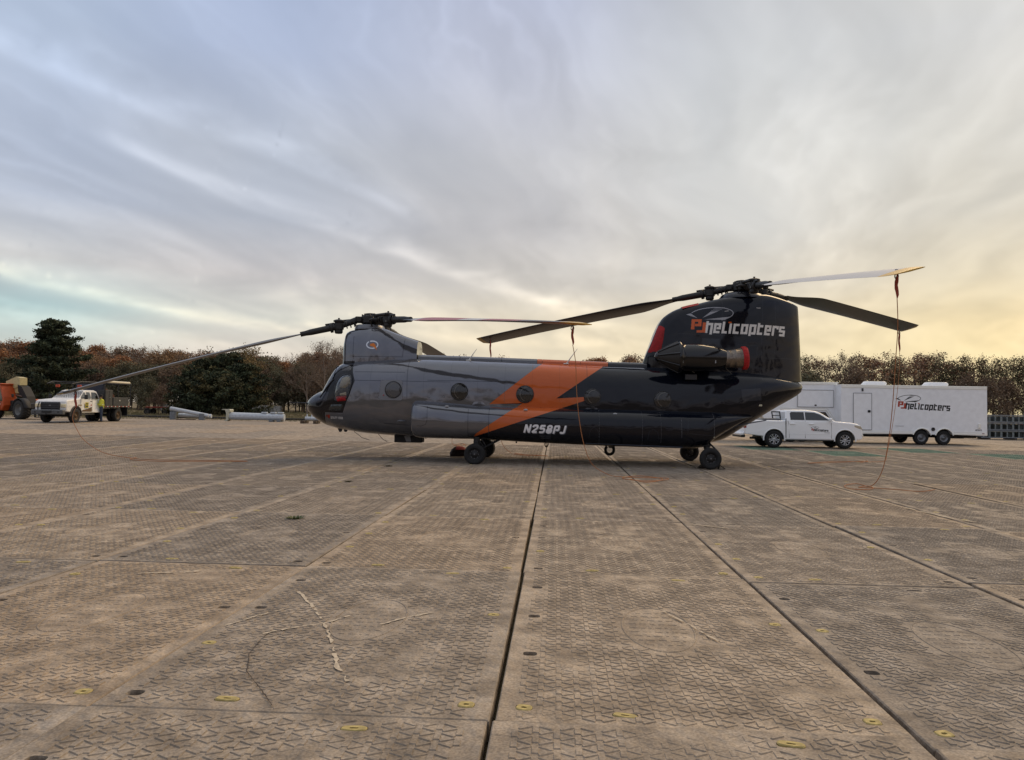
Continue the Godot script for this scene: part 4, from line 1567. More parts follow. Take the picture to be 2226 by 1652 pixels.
func make_gear(h, steel):
	var dark = worn(28, 29, 32, 0.6, 2.0, 0.3)
	var r = 0.31
	for s in [1, -1]:
		for z in [1.78, 1.42]:
			wheel_part(h, Vector3(5.61, r - 0.012, z * s), r, 0.23, 26)
		var mb = MB.new()
		mb.tube([Vector3(5.61, 0.30, 1.25 * s), Vector3(5.61, 0.30, 1.82 * s)], 0.055, 10)
		mb.tube([Vector3(5.61, 0.28, 1.60 * s), Vector3(5.66, 0.95, 1.56 * s)], 0.075, 12)
		mb.tube([Vector3(5.64, 0.50, 1.58 * s), Vector3(5.66, 0.95, 1.56 * s)], 0.10, 12)
		mb.tube([Vector3(5.61, 0.33, 1.55 * s), Vector3(5.92, 0.52, 1.55 * s), Vector3(5.75, 0.78, 1.55 * s)], 0.03, 6)
		mb.tube([Vector3(5.70, 0.40, 1.5 * s), Vector3(6.3, 0.72, 1.4 * s)], 0.035, 8)
		obj("landing_strut", mb, dark, h)
		mb = MB.new()
		mb.tube([Vector3(5.70, 0.72, 1.66 * s), Vector3(5.84, 0.55, 1.68 * s), Vector3(5.80, 0.35, 1.64 * s), Vector3(5.72, 0.28, 1.62 * s)], 0.012, 6)
		obj("brake_line", mb, paint(40, 40, 40, 0.6), h)
		wheel_part(h, Vector3(12.42, r - 0.012, 1.78 * s), r, 0.25, 26)
		mb = MB.new()
		mb.tube([Vector3(12.42, 0.30, 1.40 * s), Vector3(12.42, 0.30, 1.84 * s)], 0.055, 10)
		mb.tube([Vector3(12.42, 0.30, 1.56 * s), Vector3(12.36, 0.62, 1.52 * s), Vector3(12.25, 0.95, 1.45 * s)], [0.09, 0.09, 0.11], 12)
		mb.box(Vector3(12.33, 0.66, 1.50 * s), Vector3(0.26, 0.07, 0.22), 0.02)
		mb.tube([Vector3(12.40, 0.35, 1.52 * s), Vector3(12.68, 0.50, 1.50 * s), Vector3(12.45, 0.72, 1.48 * s)], 0.032, 6)
		obj("landing_strut", mb, dark, h)
	# mooring eye near the rear wheel, in bright metal
	var mb2 = MB.new()
	var q = z3(955, 1418, 1.8)
	mb2.box(q, Vector3(0.10, 0.035, 0.05), 0.008)
	obj("mooring_eye", mb2, steel, h)

func blade_mesh(R, root_y, slope, tip_y, lead, bands, side_lead, pitch):
	# runs along +x from the hub; the leading edge lies towards +z * lead
	var mb = MB.new()
	mb.use_col = true
	mb.smooth(true)
	var n = 40
	var prof = []
	for k in 13:
		var t = k / 12.0
		var c = 0.5 * (1.0 - cos(PI * t))
		var th = 0.6 * (0.2969 * sqrt(c) - 0.126 * c - 0.3516 * c * c + 0.2843 * c * c * c - 0.1015 * c * c * c * c)
		prof.append([c, th])
	for top in [1, -1]:
		var prev = null
		for i in n + 1:
			var f = i / float(n)
			var x = lerp(1.95, R, f)
			var chord = 0.81
			if f < 0.20: chord = lerp(0.26, 0.81, ss(0.0, 0.20, f))
			var edge = 0.0
			if f > 0.975: edge = (f - 0.975) / 0.025
			var tw = deg_to_rad(lerp(pitch[0], pitch[1], f))
			var y = droop(x, R, root_y, slope, tip_y)
			var ring = []
			for p in prof:
				var cz = (0.25 - p[0] * (1.0 - 0.25 * edge * edge)) * chord
				var cy = p[1] * chord * top * lerp(1.35, 0.8, ss(0.0, 0.5, f)) * (1.0 - 0.6 * edge)
				var z = cz * cos(tw) - cy * sin(tw)
				var yy = cz * sin(tw) + cy * cos(tw)
				ring.append(Vector3(x, y + yy, z * lead))
			if prev != null:
				mb.col = bands.call(f - 0.5 / n, top)
				for j in prof.size() - 1:
					var le = j < 2
					var keep = mb.col
					if le and side_lead and f < 0.965: mb.col = Color(0.20, 0.20, 0.21)
					mb.quad(prev[j], prev[j + 1], ring[j + 1], ring[j])
					mb.col = keep
			prev = ring
		mb.fan(prev)
	return mb.done()

func droop(x, R, root_y, slope, tip_y):
	var lin = root_y + slope * x
	var end = root_y + slope * R
	return lin + (tip_y - end) * pow(x / R, 2.0)

func make_rotors(h):
	var white = Color(0.42, 0.42, 0.43)
	var red = Color(0.28, 0.035, 0.035)
	var dark = Color(0.03, 0.03, 0.034)
	var yell = Color(0.50, 0.30, 0.03)
	var f_band = func(f, top):
		if f > 0.955: return yell
		if top < 0: return dark
		if f < 0.09: return dark
		if f < 0.16: return white
		if f < 0.42: return red
		if f < 0.56: return white
		if f < 0.75: return red
		return dark
	var d_band = func(f, top):
		if f > 0.965 and top < 0: return Color(0.34, 0.25, 0.07)
		return Color(0.03, 0.03, 0.034)
	var w_band = func(f, top):
		if f > 0.955: return yell
		return Color(0.40, 0.40, 0.42) if f > 0.04 else dark
	var bm := StandardMaterial3D.new()
	bm.vertex_color_use_as_albedo = true
	bm.roughness = 0.35
	bm.cull_mode = BaseMaterial3D.CULL_DISABLED
	var iron = worn(36, 35, 35, 0.55, 3.0, 0.45)
	var bare = paint(120, 118, 114, 0.4, 0.7)
	# centre, plan angles towards the port side, tip heights, spin, colour scheme, mast tilt
	var sets = [
		[Vector3(1.98, 4.40, 0), [165.0, 42.0, -77.0], [1.86, 3.68, 2.95], 1, [d_band, f_band, f_band], [-0.235, -0.05, -0.13], [true, false, false], [[-6, -1], [10, 1], [3, 0]]],
		[Vector3(13.70, 5.53, 0), [82.2, -36.0, -161.0], [4.49, 4.80, 4.06], -1, [w_band, d_band, d_band], [-0.10, -0.07, -0.135], [false, true, false], [[10, 15], [-12, -11], [14, 11]]]]
	for rt in sets:
		var head := Node3D.new()
		head.name = "rotor_head"
		h.add_child(head, true)
		head.position = rt[0]
		var mb = MB.new()
		mb.lathe([[0.16, -0.42], [0.16, -0.16], [0.22, -0.14], [0.30, -0.10], [0.30, 0.10], [0.24, 0.13], [0.20, 0.16], [0.20, 0.20], [0.10, 0.22], [0.0, 0.22]], 24, Transform3D.IDENTITY, true)
		for k in 9:
			var a = TAU * k / 9.0
			mb.lathe([[0.0, 0.18], [0.025, 0.175], [0.025, 0.11]], 6, Transform3D(Basis.IDENTITY, Vector3(cos(a) * 0.25, 0, sin(a) * 0.25)))
		obj("hub", mb, iron, head)
		mb = MB.new()
		mb.lathe([[0.34, -0.30], [0.42, -0.29], [0.44, -0.24], [0.40, -0.20], [0.30, -0.19]], 24)
		mb.lathe([[0.40, -0.36], [0.47, -0.35], [0.47, -0.31], [0.38, -0.30]], 24)
		obj("swashplate", mb, iron, head)
		for b in 3:
			var a = deg_to_rad(rt[1][b])
			var dir = Vector3(cos(a), 0, sin(a))
			var R = 9.02
			var slope = rt[5][b]
			var turn = Transform3D(Basis(dir, Vector3.UP, dir.cross(Vector3.UP)), Vector3.ZERO)
			# arm: horizontal hinge, sleeve, vertical hinge with its damper, pitch horn and link
			mb = MB.new()
			mb.xf = turn
			var Y = func(x): return droop(x, R, 0.0, slope, rt[2][b] - rt[0].y)
			mb.box(Vector3(0.36, 0.0, 0), Vector3(0.24, 0.20, 0.24), 0.03)
			mb.tube([Vector3(0.36, 0, -0.20), Vector3(0.36, 0, 0.20)], 0.075, 12)
			mb.tube([Vector3(0.40, 0, 0), Vector3(0.95, Y.call(0.95), 0)], [0.105, 0.09], 12)
			for q in [0.50, 0.62, 0.74]:
				mb.lathe([[0.10, -0.02], [0.125, -0.015], [0.125, 0.015], [0.10, 0.02]], 14, ax(Vector3(q, Y.call(q), 0), Vector3(1, slope, 0)))
			var hp = Vector3(0.98, Y.call(0.98), 0)
			mb.lathe([[0.0, -0.24], [0.10, -0.23], [0.13, -0.19], [0.13, -0.11], [0.16, -0.09], [0.16, 0.09], [0.13, 0.11], [0.14, 0.14], [0.17, 0.15], [0.17, 0.19], [0.09, 0.22], [0.03, 0.22], [0.03, 0.27], [0.0, 0.27]], 16, Transform3D(Basis.IDENTITY, hp), true)
			mb.tube([hp + Vector3(0.05, 0.16, 0.12), hp + Vector3(-0.40, 0.13 - slope * 0.4, 0.17)], 0.05, 10)
			mb.tube([hp + Vector3(-0.40, 0.13 - slope * 0.4, 0.17), hp + Vector3(-0.60, 0.12 - slope * 0.6, 0.18)], 0.028, 8)
			mb.box(hp + Vector3(-0.52, 0.17, 0.18), Vector3(0.10, 0.10, 0.07), 0.01)
			mb.tube([Vector3(0.62, -0.02, 0.10), Vector3(0.58, -0.04, 0.30), Vector3(0.48, -0.06, 0.36)], [0.05, 0.04, 0.035], 8)
			mb.tube([Vector3(0.48, -0.06, 0.36), Vector3(0.40, -0.26, 0.18)], 0.022, 8)
			obj("blade_arm", mb, iron, head)
			mb = MB.new()
			mb.xf = turn
			mb.box(hp + Vector3(0.10, -0.06, 0.15), Vector3(0.035, 0.07, 0.012), 0.004)
			obj("hinge_plate", mb, bare, head)
			mb = MB.new()
			mb.xf = turn
			mb.box(Vector3(1.6, Y.call(1.6) + 0.07, 0.07), Vector3(0.12, 0.03, 0.012), 0.004)
			obj("grip_plate", mb, bare, head)
			mb = MB.new()
			mb.xf = turn
			var path = []
			var rad = []
			for k in 8:
				var x = lerp(1.05, 2.15, k / 7.0)
				path.append(Vector3(x, Y.call(x), 0))
				rad.append(lerp(0.105, 0.095, k / 7.0) if k < 6 else 0.08)
			mb.tube(path, rad, 14)
			mb.lathe([[0.12, -0.05], [0.155, -0.04], [0.155, 0.04], [0.12, 0.05]], 16, ax(path[1], Vector3(1, slope, 0)))
			mb.tube([Vector3(1.12, Y.call(1.12) + 0.13, 0.06), Vector3(1.40, Y.call(1.40) + 0.14, 0.06)], 0.035, 8)
			obj("blade_socket", mb, iron, head)
			var bl = obj("rotor_blade", blade_mesh(R, 0.0, slope, rt[2][b] - rt[0].y, -1.0, rt[4][b], rt[6][b], rt[7][b]), bm, h)
			bl.transform = Transform3D(turn.basis, rt[0])
			bl.set_meta("cap", Vector3(R - 0.45, Y.call(R - 0.45) - 0.04, 0.12 if rt[1][b] == 82.2 else 0.0))
			mb = MB.new()
			mb.lathe([[0.0, 0.03], [0.03, 0.025], [0.03, -0.05], [0.0, -0.055]], 10, Transform3D(Basis.IDENTITY, bl.get_meta("cap") + Vector3(0, 0.03, 0)))
			obj("tie_down_cap", mb, bare, bl)


# ---------------------------------------------------------------- tie-down ropes
var caps = []

func wander(pts, step, wob, sd):                # fills a polyline out with small wobbles
	var r := RandomNumberGenerator.new()
	r.seed = sd
	var c := Curve3D.new()
	for i in pts.size():
		var t = (pts[min(i + 1, pts.size() - 1)] - pts[max(i - 1, 0)]) / 6.0
		c.add_point(pts[i] + Vector3(r.randf_range(-wob, wob), 0, r.randf_range(-wob, wob)), -t, t)
	c.bake_interval = step
	return Array(c.get_baked_points())

func tie_rope(cap, label, strap_to, air, lie, group):
	var d0 = -cap.z
	var t = thing("tie_down_rope", label, "rope", Vector3.ZERO, 0.0, group)
	var s0 = hide_px(cap, 0.0)
	var s1 = dpt(s0.x + 1.0, max(strap_to[1], s0.y + 20.0), d0)
	var webbing = worn(188, 84, 66, 0.8, 6.0, 0.4)
	var mb = MB.new()
	var path = []
	var rad = []
	for k in 9:
		var f = k / 8.0
		path.append(cap.lerp(s1, f) + Vector3(sin(f * 9.0) * 0.012, 0, 0))
		rad.append([0.012, 0.012, 0.03, 0.036, 0.03, 0.034, 0.03, 0.026, 0.010][k])
	mb.tube(path, rad, 6)
	obj("strap", mb, webbing, t)
	mb = MB.new()
	var ring = []
	for k in 13: ring.append(cap.lerp(s1, 0.16) + Vector3(cos(TAU * k / 12.0) * 0.035, sin(TAU * k / 12.0) * 0.055, 0))
	mb.tube(ring, 0.011, 6)
	obj("shackle", mb, paint(40, 40, 44, 0.5), t)
	var pts = [s1]
	var g0 = gpt(lie[0][0], lie[0][1])
	for k in air.size():
		var f = (k + 1.0) / (air.size() + 1.0)
		pts.append(dpt(air[k][0], air[k][1], lerp(d0, -g0.z, f)))
	for q in lie:
		var g = gpt(q[0], q[1])
		pts.append(g + Vector3(0, 0.018, 0))
	mb = MB.new()
	mb.tube(wander(pts, 0.12, 0.004, pts.size()), 0.009, 5)
	obj("rope", mb, worn(196, 132, 86, 0.85, 8.0, 0.3), t)

func make_ropes():
	var hn = get_node("helicopter")
	for o in hn.get_children():
		if o.name.begins_with("rotor_blade"):
			caps.append(o.global_transform * o.get_meta("cap"))
			o.remove_meta("cap")
	var g = "ropes tied from the rotor blade tips"
	tie_rope(caps[0], "orange rope from the drooping silver-edged blade ahead of the nose", [152, 886], [[157, 908], [166, 932], [184, 958], [225, 984]], [[286, 997], [345, 1001], [440, 1002], [525, 1003], [528, 1004.5], [440, 1004.5], [345, 1004], [290, 1001], [284, 998], [296, 996]], g)
	tie_rope(caps[1], "orange rope hanging in front of the orange flash from the red-topped blade", [1252, 750], [[1251, 790], [1253, 850], [1259, 915], [1270, 970], [1288, 1010]], [[1322, 1033], [1350, 1038], [1400, 1040], [1450, 1041], [1443, 1045], [1398, 1047], [1352, 1041], [1390, 1036], [1440, 1043], [1405, 1050], [1370, 1043]], g)
	tie_rope(caps[2], "orange rope from the front blade behind the fuselage to a coil by the bag", [hide_px(caps[2], 0.5).x, hide_px(caps[2], 0.5).y], [[984, 945]], [[984, 966], [1000, 964], [1010, 967], [992, 970], [1004, 972], [985, 968], [1014, 969]], g)
	tie_rope(caps[3], "orange rope from the white-topped rear blade, coiled on the mats", [1953, 648], [[1951, 710], [1946, 790], [1939, 890], [1929, 970], [1915, 1028]], [[1893, 1058], [1862, 1053], [1836, 1057], [1846, 1064], [1880, 1066], [1898, 1063], [1886, 1058], [1866, 1061], [1895, 1062], [1950, 1066], [2000, 1070], [2031, 1066]], g)
	tie_rope(caps[4], "pale orange rope from the dark rear blade over the trailer side", [1957, 765], [[1955, 800], [1949, 860], [1939, 930], [1928, 985]], [[1922, 1003], [1880, 1005], [1820, 1004], [1755, 1008], [1830, 1006], [1885, 1003], [1870, 1007]], g)
	tie_rope(caps[5], "orange rope from the long rear blade crossing over the fuselage", [1056, 778], [[1075, 880], [1084, 930], [1092, 965]], [[1108, 984], [1128, 990], [1190, 992], [1140, 989], [1118, 986], [1150, 993]], g)

func hide_px(p, drop):
	var q = cam_basis.inverse() * (p + Vector3(0, -drop, 0) - Vector3(0, EYE, 0))
	return Vector2(MID.x + FOCAL * q.x / -q.z, MID.y - FOCAL * q.y / -q.z)


# ---------------------------------------------------------------- vehicle parts
func inset_poly(poly, d):
	var out = PackedVector2Array()
	var n = poly.size()
	var cw = Geometry2D.is_polygon_clockwise(poly)
	for i in n:
		var a = (poly[i] - poly[(i - 1 + n) % n]).normalized()
		var b = (poly[(i + 1) % n] - poly[i]).normalized()
		var nn = (a.orthogonal() + b.orthogonal()).normalized() * (1.0 if cw else -1.0)
		out.append(poly[i] + nn * d)
	var grown = 0.0
	for i in n:
		grown += out[i].cross(out[(i + 1) % n])
	var was = 0.0
	for i in n:
		was += poly[i].cross(poly[(i + 1) % n])
	if abs(grown) > abs(was):
		for i in n: out[i] = poly[i] * 2.0 - out[i]
	return out

func shell(mb, poly, hw, bev = 0.04):           # a body drawn out sideways, its edges rounded
	var ins = inset_poly(poly, bev)
	var n = poly.size()
	mb.smooth(false)
	var idx = Geometry2D.triangulate_polygon(poly)
	for s in [1, -1]:
		for i in range(0, idx.size(), 3):
			var q = []
			for k in 3: q.append(Vector3(ins[idx[i + k]].x, ins[idx[i + k]].y, hw.call(ins[idx[i + k]].y) * s))
			mb.tri(q[0], q[1], q[2])
	mb.smooth(true)
	var rows = []
	var o = func(p, s, f): return Vector3(p.x, p.y, (hw.call(p.y) - f) * s)
	var r0 = []; var r1 = []; var r2 = []; var r3 = []; var r4 = []; var r5 = []
	for i in n:
		var m = poly[i].lerp(ins[i], 0.3)
		r0.append(o.call(ins[i], 1, 0.0)); r1.append(o.call(m, 1, bev * 0.3)); r2.append(o.call(poly[i], 1, bev))
		r3.append(o.call(poly[i], -1, bev)); r4.append(o.call(m, -1, bev * 0.3)); r5.append(o.call(ins[i], -1, 0.0))
	mb.loft([r0, r1, r2])
	for i in n:
		mb.st.set_smooth_group(-1)
		mb.quad(r2[i], r2[(i + 1) % n], r3[(i + 1) % n], r3[i])
	mb.smooth(true)
	mb.loft([r3, r4, r5])

func arch(c, r, a0, a1, n = 10):                # points of a wheel arch, from a0 to a1 (degrees)
	var out = []
	for k in n + 1:
		var a = deg_to_rad(lerp(a0, a1, k / float(n)))
		out.append(c + Vector2(cos(a), sin(a)) * r)
	return out

func vec2s(l):
	var out = PackedVector2Array()
	for p in l: out.append(p if p is Vector2 else Vector2(p[0], p[1]))
	return out

func pane(poly, hw, off, s, m, parent, called = "window"):
	var mb = MB.new()
	mb.smooth(false)
	var p = vec2s(poly)
	var idx = Geometry2D.triangulate_polygon(p)
	for i in range(0, idx.size(), 3):
		var q = []
		for k in 3: q.append(Vector3(p[idx[i + k]].x, p[idx[i + k]].y, (hw.call(p[idx[i + k]].y) + off) * s))
		mb.tri(q[0], q[1], q[2])
	# an edge so that the pane has thickness
	for i in p.size():
		var a = p[i]; var b = p[(i + 1) % p.size()]
		mb.quad(Vector3(a.x, a.y, (hw.call(a.y) + off) * s), Vector3(b.x, b.y, (hw.call(b.y) + off) * s), Vector3(b.x, b.y, (hw.call(b.y) - 0.01) * s), Vector3(a.x, a.y, (hw.call(a.y) - 0.01) * s))
	return obj(called, mb, m, parent)

func road_wheel(parent, c, r, w, s, style, tone = 34):
	var axis = ax(c, Vector3(0, 0, s))
	var hw = w * 0.5
	var mb = MB.new()
	var rr = 0.60 if style is String else 0.58
	mb.lathe([[r * rr, -hw * 0.9], [r * 0.8, -hw], [r * 0.93, -hw * 0.95], [r, -hw * 0.7], [r, hw * 0.7], [r * 0.93, hw * 0.95], [r * 0.8, hw], [r * rr, hw * 0.9]], 32, axis)
	var grooves = 26
	for k in grooves:
		var a = TAU * k / grooves
		for q in [-0.45, 0.45]:
			mb.box(axis * Vector3(cos(a) * r * 1.0, hw * q, sin(a) * r * 1.0), Vector3(0.05, 0.022, 0.05) * (r / 0.39), 0.008)
	var t = obj("wheel", mb, worn(tone, tone, tone + 1, 0.85, 3.0, 0.3), parent)
	mb = MB.new()
	if style is String:
		mb.lathe([[r * 0.61, hw * 0.9], [r * 0.60, hw * 0.5], [r * 0.57, hw * 0.2], [0.0, hw * 0.2]], 28, axis)
		obj("rim", mb, paint(34, 35, 38, 0.5), t)
		mb = MB.new()
		mb.lathe([[r * 0.605, hw * 0.92], [r * 0.58, hw * 0.95], [r * 0.565, hw * 0.7]], 28, axis)
		for k in 5:
			var a = TAU * k / 5.0 + PI / 2
			var d = Vector3(cos(a), 0, sin(a))
			var e = Vector3(-sin(a), 0, cos(a))
			for q in [-1, 1]:
				var i0 = axis * (d * r * 0.10 + e * r * 0.05 * q + Vector3(0, hw * 0.72, 0))
				var o0 = axis * (d * r * 0.57 + e * r * 0.13 * q + Vector3(0, hw * 0.85, 0))
				mb.tube([i0, o0], [r * 0.055, r * 0.06], 6)
		mb.lathe([[r * 0.14, hw * 0.6], [r * 0.13, hw * 0.85], [0.0, hw * 0.86]], 14, axis)
		obj("spoke", mb, paint(186, 188, 192, 0.25, 0.85), t)
	else:
		mb.lathe([[r * 0.59, hw * 0.88], [r * 0.55, hw * 0.8], [r * 0.52, hw * 0.45], [r * 0.40, hw * 0.3], [r * 0.36, hw * 0.42], [r * 0.2, hw * 0.46], [r * 0.18, hw * 0.75], [0.0, hw * 0.78]], 28, axis)
		for k in 8:
			var a = TAU * k / 8.0
			mb.lathe([[0.0, hw * 0.56], [r * 0.035, hw * 0.54], [r * 0.035, hw * 0.4]], 6, axis * Transform3D(Basis.IDENTITY, Vector3(cos(a) * r * 0.28, 0, sin(a) * r * 0.28)))
		obj("rim", mb, style, t)
	return t

func flat_logo(parent, org, right, up, s, word_mat, dot_mat):   # the firm's mark on a flat side; org is the lower left of the words
	var words = logo_words()
	var mb = MB.new()
	var mo = MB.new()
	var place = func(v):                        # from the enlarged picture's units
		return Vector2((v.x - 226.0) / 1800.0, (846.0 - v.y) / 1800.0)
	for g in words:
		var q = PackedVector2Array()
		for v in g[1]: q.append(place.call(v))
		(mo if g[0] == "dot" else mb).xf = Transform3D(Basis(right * s, up * s, right.cross(up)), org)
		(mo if g[0] == "dot" else mb).flat(q, 0.0 if g[0] == "word" else 0.002)
	var me = MB.new()
	me.xf = Transform3D(Basis(right * s, up * s, right.cross(up)), org)
	var lay = 0.001
	for p in logo_emblem():
		var q = PackedVector2Array()
		for v in p: q.append(place.call(v))
		me.flat(q, lay)
		lay += 0.0004
	obj("lettering", mb, word_mat, parent, "stuff")
	obj("initials", mo, dot_mat, parent, "stuff")
	obj("emblem", me, word_mat, parent, "stuff")

func words_on(parent, text, org, right, up, size, m, half = 0.12):
	var mb = MB.new()
	mb.xf = Transform3D(Basis(right * size, up * size, right.cross(up)), org)
	for g in glyphs(text, half)[0]: mb.flat(g[1], 0.0)
	return obj("lettering", mb, m, parent, "stuff")


func make_vehicles():
	make_pickup()
	make_trailers()
	make_utility_truck()
	make_telehandler()
	make_person()

# ---------------------------------------------------------------- white pickup
func make_pickup():
	var a = gpt(1681.6, 972.4)
	var b = gpt(1837.4, 975.8)
	var mid = (a + b) * 0.5 + Vector3(0, 0, -0.82)
	var t = thing("pickup_truck", "white crew-cab pickup truck with dark windows parked under the helicopter's tail", "pickup", mid, deg_to_rad(-2.0))
	var white = paint(238, 240, 243, 0.25)
	var dark = paint(24, 25, 27, 0.6)
	var hw = func(y): return 0.92 if y < 1.02 else (lerp(0.92, 0.90, (y - 1.02) / 0.24) if y < 1.26 else lerp(0.90, 0.70, clamp((y - 1.26) / 0.50, 0.0, 1.0)))
	var wr = Vector2(-1.62, 0.40)
	var wf = Vector2(1.62, 0.40)
	var out = [[-2.98, 0.62], [-2.98, 0.98], [-2.95, 1.24], [-2.88, 1.27], [-1.22, 1.26], [-1.08, 1.27], [-1.06, 1.66], [-1.0, 1.74], [-0.7, 1.765], [-0.1, 1.765], [0.30, 1.72], [0.55, 1.64], [1.14, 1.28], [1.20, 1.25], [1.9, 1.20], [2.20, 1.14], [2.34, 1.06], [2.40, 0.88], [2.44, 0.66], [2.42, 0.48], [2.30, 0.40]]
	out += [[2.14, 0.40]]
	for p in arch(wf, 0.47, 0, 180): out.append(p)
	out += [[1.10, 0.38], [-1.10, 0.38]]
	for p in arch(wr, 0.47, 0, 180): out.append(p)
	out += [[-2.14, 0.52]]
	var mb = MB.new()
	shell(mb, vec2s(out), hw, 0.05)
	var body = obj("body", mb, white, t)
	# wheel housings
	for w in [wr, wf]:
		mb = MB.new()
		mb.prism(vec2s(arch(w, 0.455, 0, 180)), -0.80, 0.80)
		obj("wheel_housing", mb, dark, t)
	mb = MB.new()
	mb.box(Vector3(-0.1, 0.44, 0), Vector3(4.2, 0.16, 1.2), 0.03)
	mb.tube([Vector3(-2.6, 0.42, 0.4), Vector3(-0.4, 0.40, 0.45)], 0.05, 8)
	obj("chassis", mb, dark, t)
	for s in [1, -1]:
		for w in [wr, wf]:
			road_wheel(t, Vector3(w.x, 0.395, 0.80 * s), 0.395, 0.27, s, "alloy")
		# side glass
		var tint = glass(20, 22, 26, 0.93)
		pane([[-0.86, 1.30], [-0.86, 1.60], [-0.80, 1.665], [-0.22, 1.665], [-0.22, 1.30]], hw, 0.006, s, tint, t)
		pane([[-0.17, 1.30], [-0.17, 1.665], [0.26, 1.65], [0.52, 1.56], [0.92, 1.30]], hw, 0.006, s, glass(24, 28, 33, 0.85), t)
		# door seams, handles, mirror, step bar
		for q in [[[-0.195, 0.46], [-0.195, 1.28]], [[1.0, 0.46], [1.0, 1.20]], [[-0.92, 0.48], [-0.98, 1.26]]]:
			mb = MB.new()
			mb.tube([Vector3(q[0][0], q[0][1], (hw.call(q[0][1]) + 0.001) * s), Vector3(q[1][0], q[1][1], (hw.call(q[1][1]) + 0.001) * s)], 0.009, 4)
			obj("door_seam", mb, paint(84, 86, 90, 0.6), t)
		mb = MB.new()
		mb.box(Vector3(-1.08, 0.90, 0.915 * s), Vector3(0.035, 0.92, 0.03), 0.008)
		obj("bed_gap", mb, paint(30, 31, 34, 0.6), t)
		for x in [-0.78, 0.08]:
			mb = MB.new()
			mb.box(Vector3(x, 1.12, 0.925 * s), Vector3(0.24, 0.05, 0.06), 0.014)
			obj("door_handle", mb, white, t)
		mb = MB.new()
		mb.box(Vector3(0.92, 1.335, 1.00 * s), Vector3(0.14, 0.16, 0.18), 0.04)
		mb.tube([Vector3(0.96, 1.29, 0.88 * s), Vector3(0.94, 1.29, 0.98 * s)], 0.03, 6)
		obj("mirror", mb, white, t)
		mb = MB.new()
		mb.box(Vector3(-0.02, 0.36, 0.86 * s), Vector3(2.15, 0.05, 0.12), 0.02)
		obj("rocker", mb, paint(40, 42, 45, 0.6), t)
		mb = MB.new()
		mb.box(Vector3(-0.02, 0.66, 0.918 * s), Vector3(2.0, 0.02, 0.02), 0.006)
		obj("door_crease", mb, white, t)
		# lamps
		mb = MB.new()
		mb.prism(vec2s([[2.04, 1.09], [2.33, 1.05], [2.405, 0.90], [2.24, 0.94], [2.06, 1.02]]), 0.70 * s, 0.926 * s)
		obj("headlight", mb, paint(200, 196, 184, 0.12, 0.6), t)
		mb = MB.new()
		mb.box(Vector3(2.40, 0.60, 0.80 * s), Vector3(0.10, 0.13, 0.24), 0.02)
		obj("fog_lamp", mb, paint(226, 222, 210, 0.2), t)
		mb = MB.new()
		mb.box(Vector3(-2.95, 1.02, 0.85 * s), Vector3(0.12, 0.26, 0.16), 0.02)
		obj("tail_light", mb, paint(140, 30, 24, 0.25), t)
		# flares over the wheels
		for w in [wr, wf]:
			mb = MB.new()
			var path = []
			for p in arch(w, 0.485, -8, 188, 16): path.append(Vector3(p.x, p.y, 0.915 * s))
			mb.tube(path, 0.03, 6)
			obj("wheel_arch", mb, white, t)
	mb = MB.new()
	mb.box(Vector3(2.43, 0.52, 0), Vector3(0.10, 0.22, 1.3), 0.04)
	mb.box(Vector3(2.40, 0.86, 0), Vector3(0.10, 0.26, 1.1), 0.03)
	obj("grille", mb, dark, t)
	mb = MB.new()
	mb.box(Vector3(-3.08, 0.62, 0), Vector3(0.22, 0.16, 1.72), 0.05)
	var rb = obj("rear_bumper", mb, white, t)
	mb = MB.new()
	mb.box(Vector3(-3.02, 0.52, 0), Vector3(0.20, 0.14, 1.66), 0.03)
	obj("bumper_step", mb, dark, rb)
	# windscreen, back window and bed rack
	mb = MB.new()
	mb.smooth(false)
	mb.quad(Vector3(0.62, 1.62, 0.68), Vector3(1.12, 1.305, 0.80), Vector3(1.12, 1.305, -0.80), Vector3(0.62, 1.62, -0.68))
	obj("windscreen", mb, glass(24, 28, 33, 0.85), t)
	mb = MB.new()
	for z in [0.6, -0.6]:
		mb.tube([Vector3(-1.22, 1.26, z), Vector3(-1.28, 1.66, z)], 0.028, 8)
	mb.tube([Vector3(-1.28, 1.66, 0.62), Vector3(-1.28, 1.66, -0.62)], 0.028, 8)
	mb.tube([Vector3(-1.26, 1.48, 0.62), Vector3(-1.26, 1.48, -0.62)], 0.02, 8)
	obj("headache_rack", mb, dark, t)
	mb = MB.new()
	mb.box(Vector3(-1.7, 1.30, 0.0), Vector3(0.9, 0.10, 1.5), 0.02)
	obj("tool_box", mb, paint(90, 92, 96, 0.4), t)
	mb = MB.new()
	mb.tube([Vector3(1.34, 1.25, -0.3), Vector3(1.30, 1.30, -0.3)], 0.03, 8)
	obj("washer_nozzle", mb, dark, t)
	flat_logo(t, Vector3(0.08, 0.80, 0.928), Vector3(1, 0, 0), Vector3(0, 1, 0), 0.78, paint(28, 28, 32, 0.5), paint(170, 52, 34, 0.5))
	mb = MB.new()
	mb.box(Vector3(0.80, 0.725, 0.926), Vector3(0.26, 0.02, 0.008), 0.003)
	obj("badge", mb, paint(150, 152, 156, 0.3, 0.7), t)
	words_on(t, "4", Vector3(1.24, 1.16, 0.905), Vector3(1, 0, 0), Vector3(0, 1, 0), 0.05, paint(120, 122, 126, 0.4))

